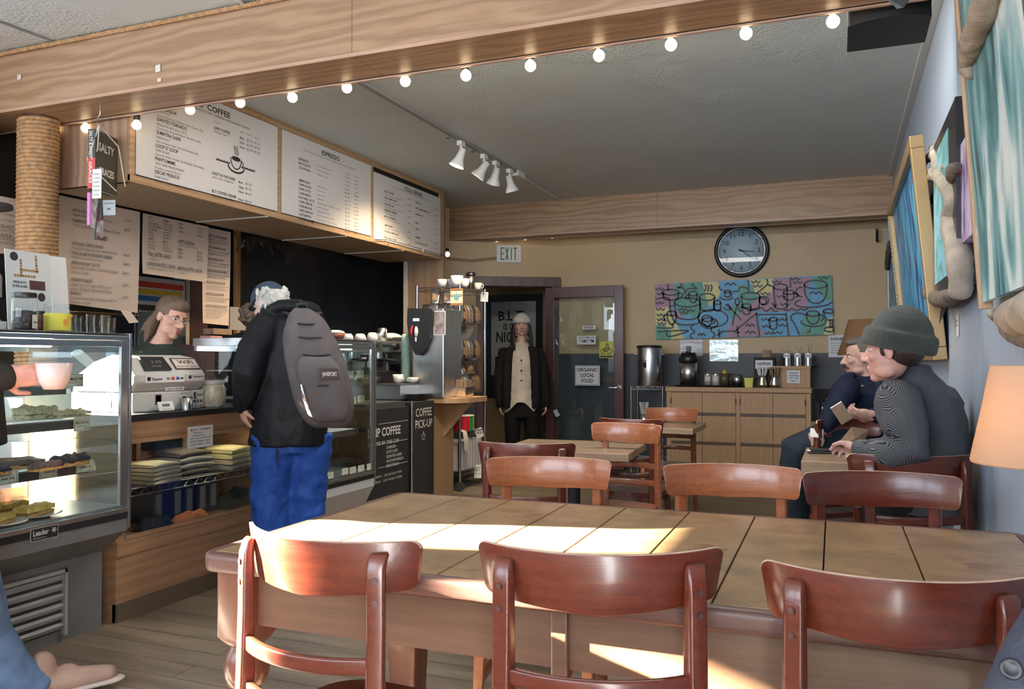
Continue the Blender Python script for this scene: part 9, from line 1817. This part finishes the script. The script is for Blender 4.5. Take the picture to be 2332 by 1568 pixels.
m_ = MB()
for x in (2070, 2140): p = A(x, 1140); q = p+V((-0.05, 0.36, 0.02)); m_.tube([p, q, V((q.x, q.y+0.02, 0.08))], [0.10, 0.08, 0.065], 14, rnd=True)
mk(m_, 'trousers', cloth_mat('charcoal_trousers', (0.02, 0.02, 0.024)), rt, 0.012, 2)
for x in (2070, 2140): q = A(x, 1140)+V((-0.05, 0.36, 0)); m_ = MB(); m_.tube([(q.x, q.y, 0.045), (q.x-0.02, q.y+0.15, 0.04)], [0.045, 0.04], 10, rnd=True); put(m_.build('shoe', M_black), rt)
Tt = Th @ Matrix.Rotation(0.26, 4, 'X'); m_ = MB(Tt); shell(m_, None, 0, 0.102, 0.112, 0.128, (0, -0.014, 0.035), lo=-0.10, n=28); m_.lathe([(0.104, -0.028), (0.112, -0.020), (0.113, 0.018), (0.108, 0.036), (0.100, 0.040)], 30, 0, Matrix.Translation((0, -0.014, 0.030)) @ Matrix.Diagonal((1, 1.12, 1, 1)))
mk(m_, 'knitted_hat', mat('green_knit', (0.030, 0.040, 0.030), 0.95, bump=0.8, bscale=300, vary=0.2, vscale=300, sheen=0.3), rt, 0.0045, 2)
m_ = MB(Th); m_.ell((0, -0.045, -0.010), (0.080, 0.058, 0.050)); m_.ell((-0.066, 0.012, 0.0), (0.012, 0.014, 0.026)); mk(m_, 'hair', M_hair_dk, rt, 0.005, 1); faceput(Th, rt, brow=M_hair_dk)
c = A(1946, 1004, 3.12); m_ = MB(); s_ = [(-0.065, 0.0, -0.02), (-0.01, -0.02, 0.055), (0.05, 0.0, 0.045), (0.03, 0.02, -0.015), (-0.02, 0.02, -0.035)]; m_.add([c+V(p) for p in s_]+[c+V((0, -0.012, 0.01))], [(0, 1, 5), (1, 2, 5), (2, 3, 5), (3, 4, 5), (4, 0, 5)]); tag(m_.build('napkin', M_kraft, solid=0.002), 'brown paper napkin in the hand of the man in the knitted hat', 'napkin')

# ---- person passing at the left edge with a cup
A = lambda px, py, d=2.66: AD(px, py, d)
rt = person('person cut off by the left edge, in faded jeans and tan shoe, carrying a cup', (A(-60, 1400).x, A(-60, 1400).y, 0))
Th = hframe(A(-98, 500), sr, V((0, 0, 1))); m_ = MB(); head(m_, Th); m_.tube([A(-104, 530), A(-115, 580)], [0.06, 0.08], 12); loftv(m_, [(A(-130, 600), 0.14, 0.09), (A(-130, 800), 0.13, 0.09), (A(-115, 1000), 0.14, 0.10)], sf, sr)
m_.tube([A(-90, 640, 2.58), A(-122, 800, 2.53), A(5, 858, 2.57)], [0.055, 0.045, 0.03], 12); hand(m_, A(-2, 858, 2.58), sr+V((0, 0, 0.05)), sf+V((0, 0, 0.2)), -1, 0.98, 0.42, 0.5)
m_.tube([A(-130, 990), A(-95, 1250), A(-30, 1440, 2.86), A(80, 1568, 2.96)], [0.09, 0.06, 0.045, 0.035], 12, rnd=True); m_.tube([A(-140, 990, 2.9), A(-150, 1250, 2.9), V((A(-190, 1500, 2.9).x, A(-190, 1500, 2.9).y, 0.09))], [0.09, 0.06, 0.045], 12, rnd=True); mk(m_, 'body', M_skin2, rt, 0.005)
m_ = MB(Th); shell(m_, None, 0, 0.088, 0.104, 0.088, (0, 0, 0.035)); m_.prism([(0.075*math.cos(a), 0.078+0.095*math.sin(a)) for a in [i*PI/12 for i in range(13)]], 0.036, 0.052); mk(m_, 'black_cap', M_blackm, rt, 0.005, 1)
m_ = MB(); loftv(m_, [(A(-115, 1020), 0.18, 0.14), (A(-125, 800), 0.17, 0.13), (A(-125, 620), 0.19, 0.12), (A(-100, 570), 0.08, 0.08)], sf, sr); m_.tube([A(-110, 650, 2.56), A(-130, 800, 2.52), A(-50, 850, 2.54), A(6, 857, 2.57)], [0.08, 0.07, 0.058, 0.048], 14, rnd=True); mk(m_, 'dark_jacket', cloth_mat('dark_brown_jacket', (0.020, 0.017, 0.015)), rt, 0.010, 2)
m_ = MB(); f_ = A(88, 1572, 2.97); m_.tube([A(-135, 1000), A(-95, 1250), A(-32, 1440, 2.86), A(28, 1530, 2.92), f_], [0.12, 0.10, 0.080, 0.074, 0.066], 16, rnd=False); m_.tube([A(-140, 1000, 2.9), A(-150, 1250, 2.9), A(-195, 1480, 2.9)], [0.13, 0.10, 0.08], 14); mk(m_, 'jeans', cloth_mat('faded_jeans', (0.10, 0.16, 0.27), 0.85, 0.5, 18, 0.3), rt, 0.010, 2, (0.012, 0.06))
h0 = A(105, 1585, 2.98); h0.z = 0.035; h1 = AD(170, 1560, 3.02); h1.z = 0.05; h2 = AD(245, 1540, 3.06); h2.z = 0.055; m_ = MB(); m_.tube([h0, h1, h2], [0.044, 0.046, 0.034], 14, flat=0.95, rnd=True); m_.tube([h0+V((-0.01, 0, 0.02)), h0+V((-0.02, 0, 0.08))], [0.048, 0.045], 12, rnd=True); m_.ell(h1+V((-0.02, -0.01, 0.025)), (0.05, 0.035, 0.03)); mk(m_, 'shoe', mat('tan_suede', (0.30, 0.19, 0.14), 0.8, vary=0.25), rt, 0.006, 2)
m_ = MB(); m_.tube([h0-V((0, 0, 0.018)), h1-V((0, 0, 0.03)), h2-V((0, 0, 0.022))+V((0.02, 0.01, 0))], [0.045, 0.048, 0.038], 14, flat=0.3, up=(0, 0, 1), rnd=True); put(m_.build('sole', mat('pale_sole', (0.45, 0.38, 0.33), 0.7)), rt)
cc = A(123, 886, 2.57); c_ = cup('cup', 'pale pink cup held by the person at the left edge', cc, 0.054, 0.082, None, None, mat('pink_cup', (0.80, 0.62, 0.56), 0.25))

# ---- coat of a neighbour at the bottom right corner
A = lambda px, py, d=0.80: AD(px, py, d)
rt = person('person cut off at the bottom right, showing only a blue-grey coat sleeve', (A(2560, 1700).x, A(2560, 1700).y, 0))
m_ = MB(); m_.tube([A(2640, 1250), A(2480, 1520), A(2320, 1720)], [0.05, 0.04, 0.03], 12, rnd=True); loftv(m_, [(A(2760, 1250), 0.12, 0.10), (A(2760, 1900), 0.13, 0.11)], RT, vf); hand(m_, A(2320, 1720), -RT+V((0, 0, -0.7)), (0, 0.3, -1), 1, 1, 0.5); mk(m_, 'body', M_skin, rt, 0.006)
m_ = MB(); m_.tube([A(2640, 1230), A(2520, 1440), A(2420, 1560), A(2330, 1690)], [0.075, 0.068, 0.060, 0.050], 18, rnd=True); loftv(m_, [(A(2780, 1200), 0.13, 0.11), (A(2780, 1950), 0.15, 0.12)], RT, vf); mk(m_, 'coat', cloth_mat('blue_grey_coat', (0.060, 0.065, 0.085), 0.9, 0.5, 60), rt, 0.006, 3)
bp_ = A(2303, 1522, 0.755); m_ = MB(hframe(bp_, -FW-RT*0.6+UP*0.5)); m_.lathe([(0.001, -0.003), (0.009, -0.003), (0.010, 0.0), (0.009, 0.003), (0.006, 0.001), (0.001, 0.001)], 18, 0, Matrix.Rotation(-PI/2, 4, 'X')); put(m_.build('coat_button', M_black), rt)
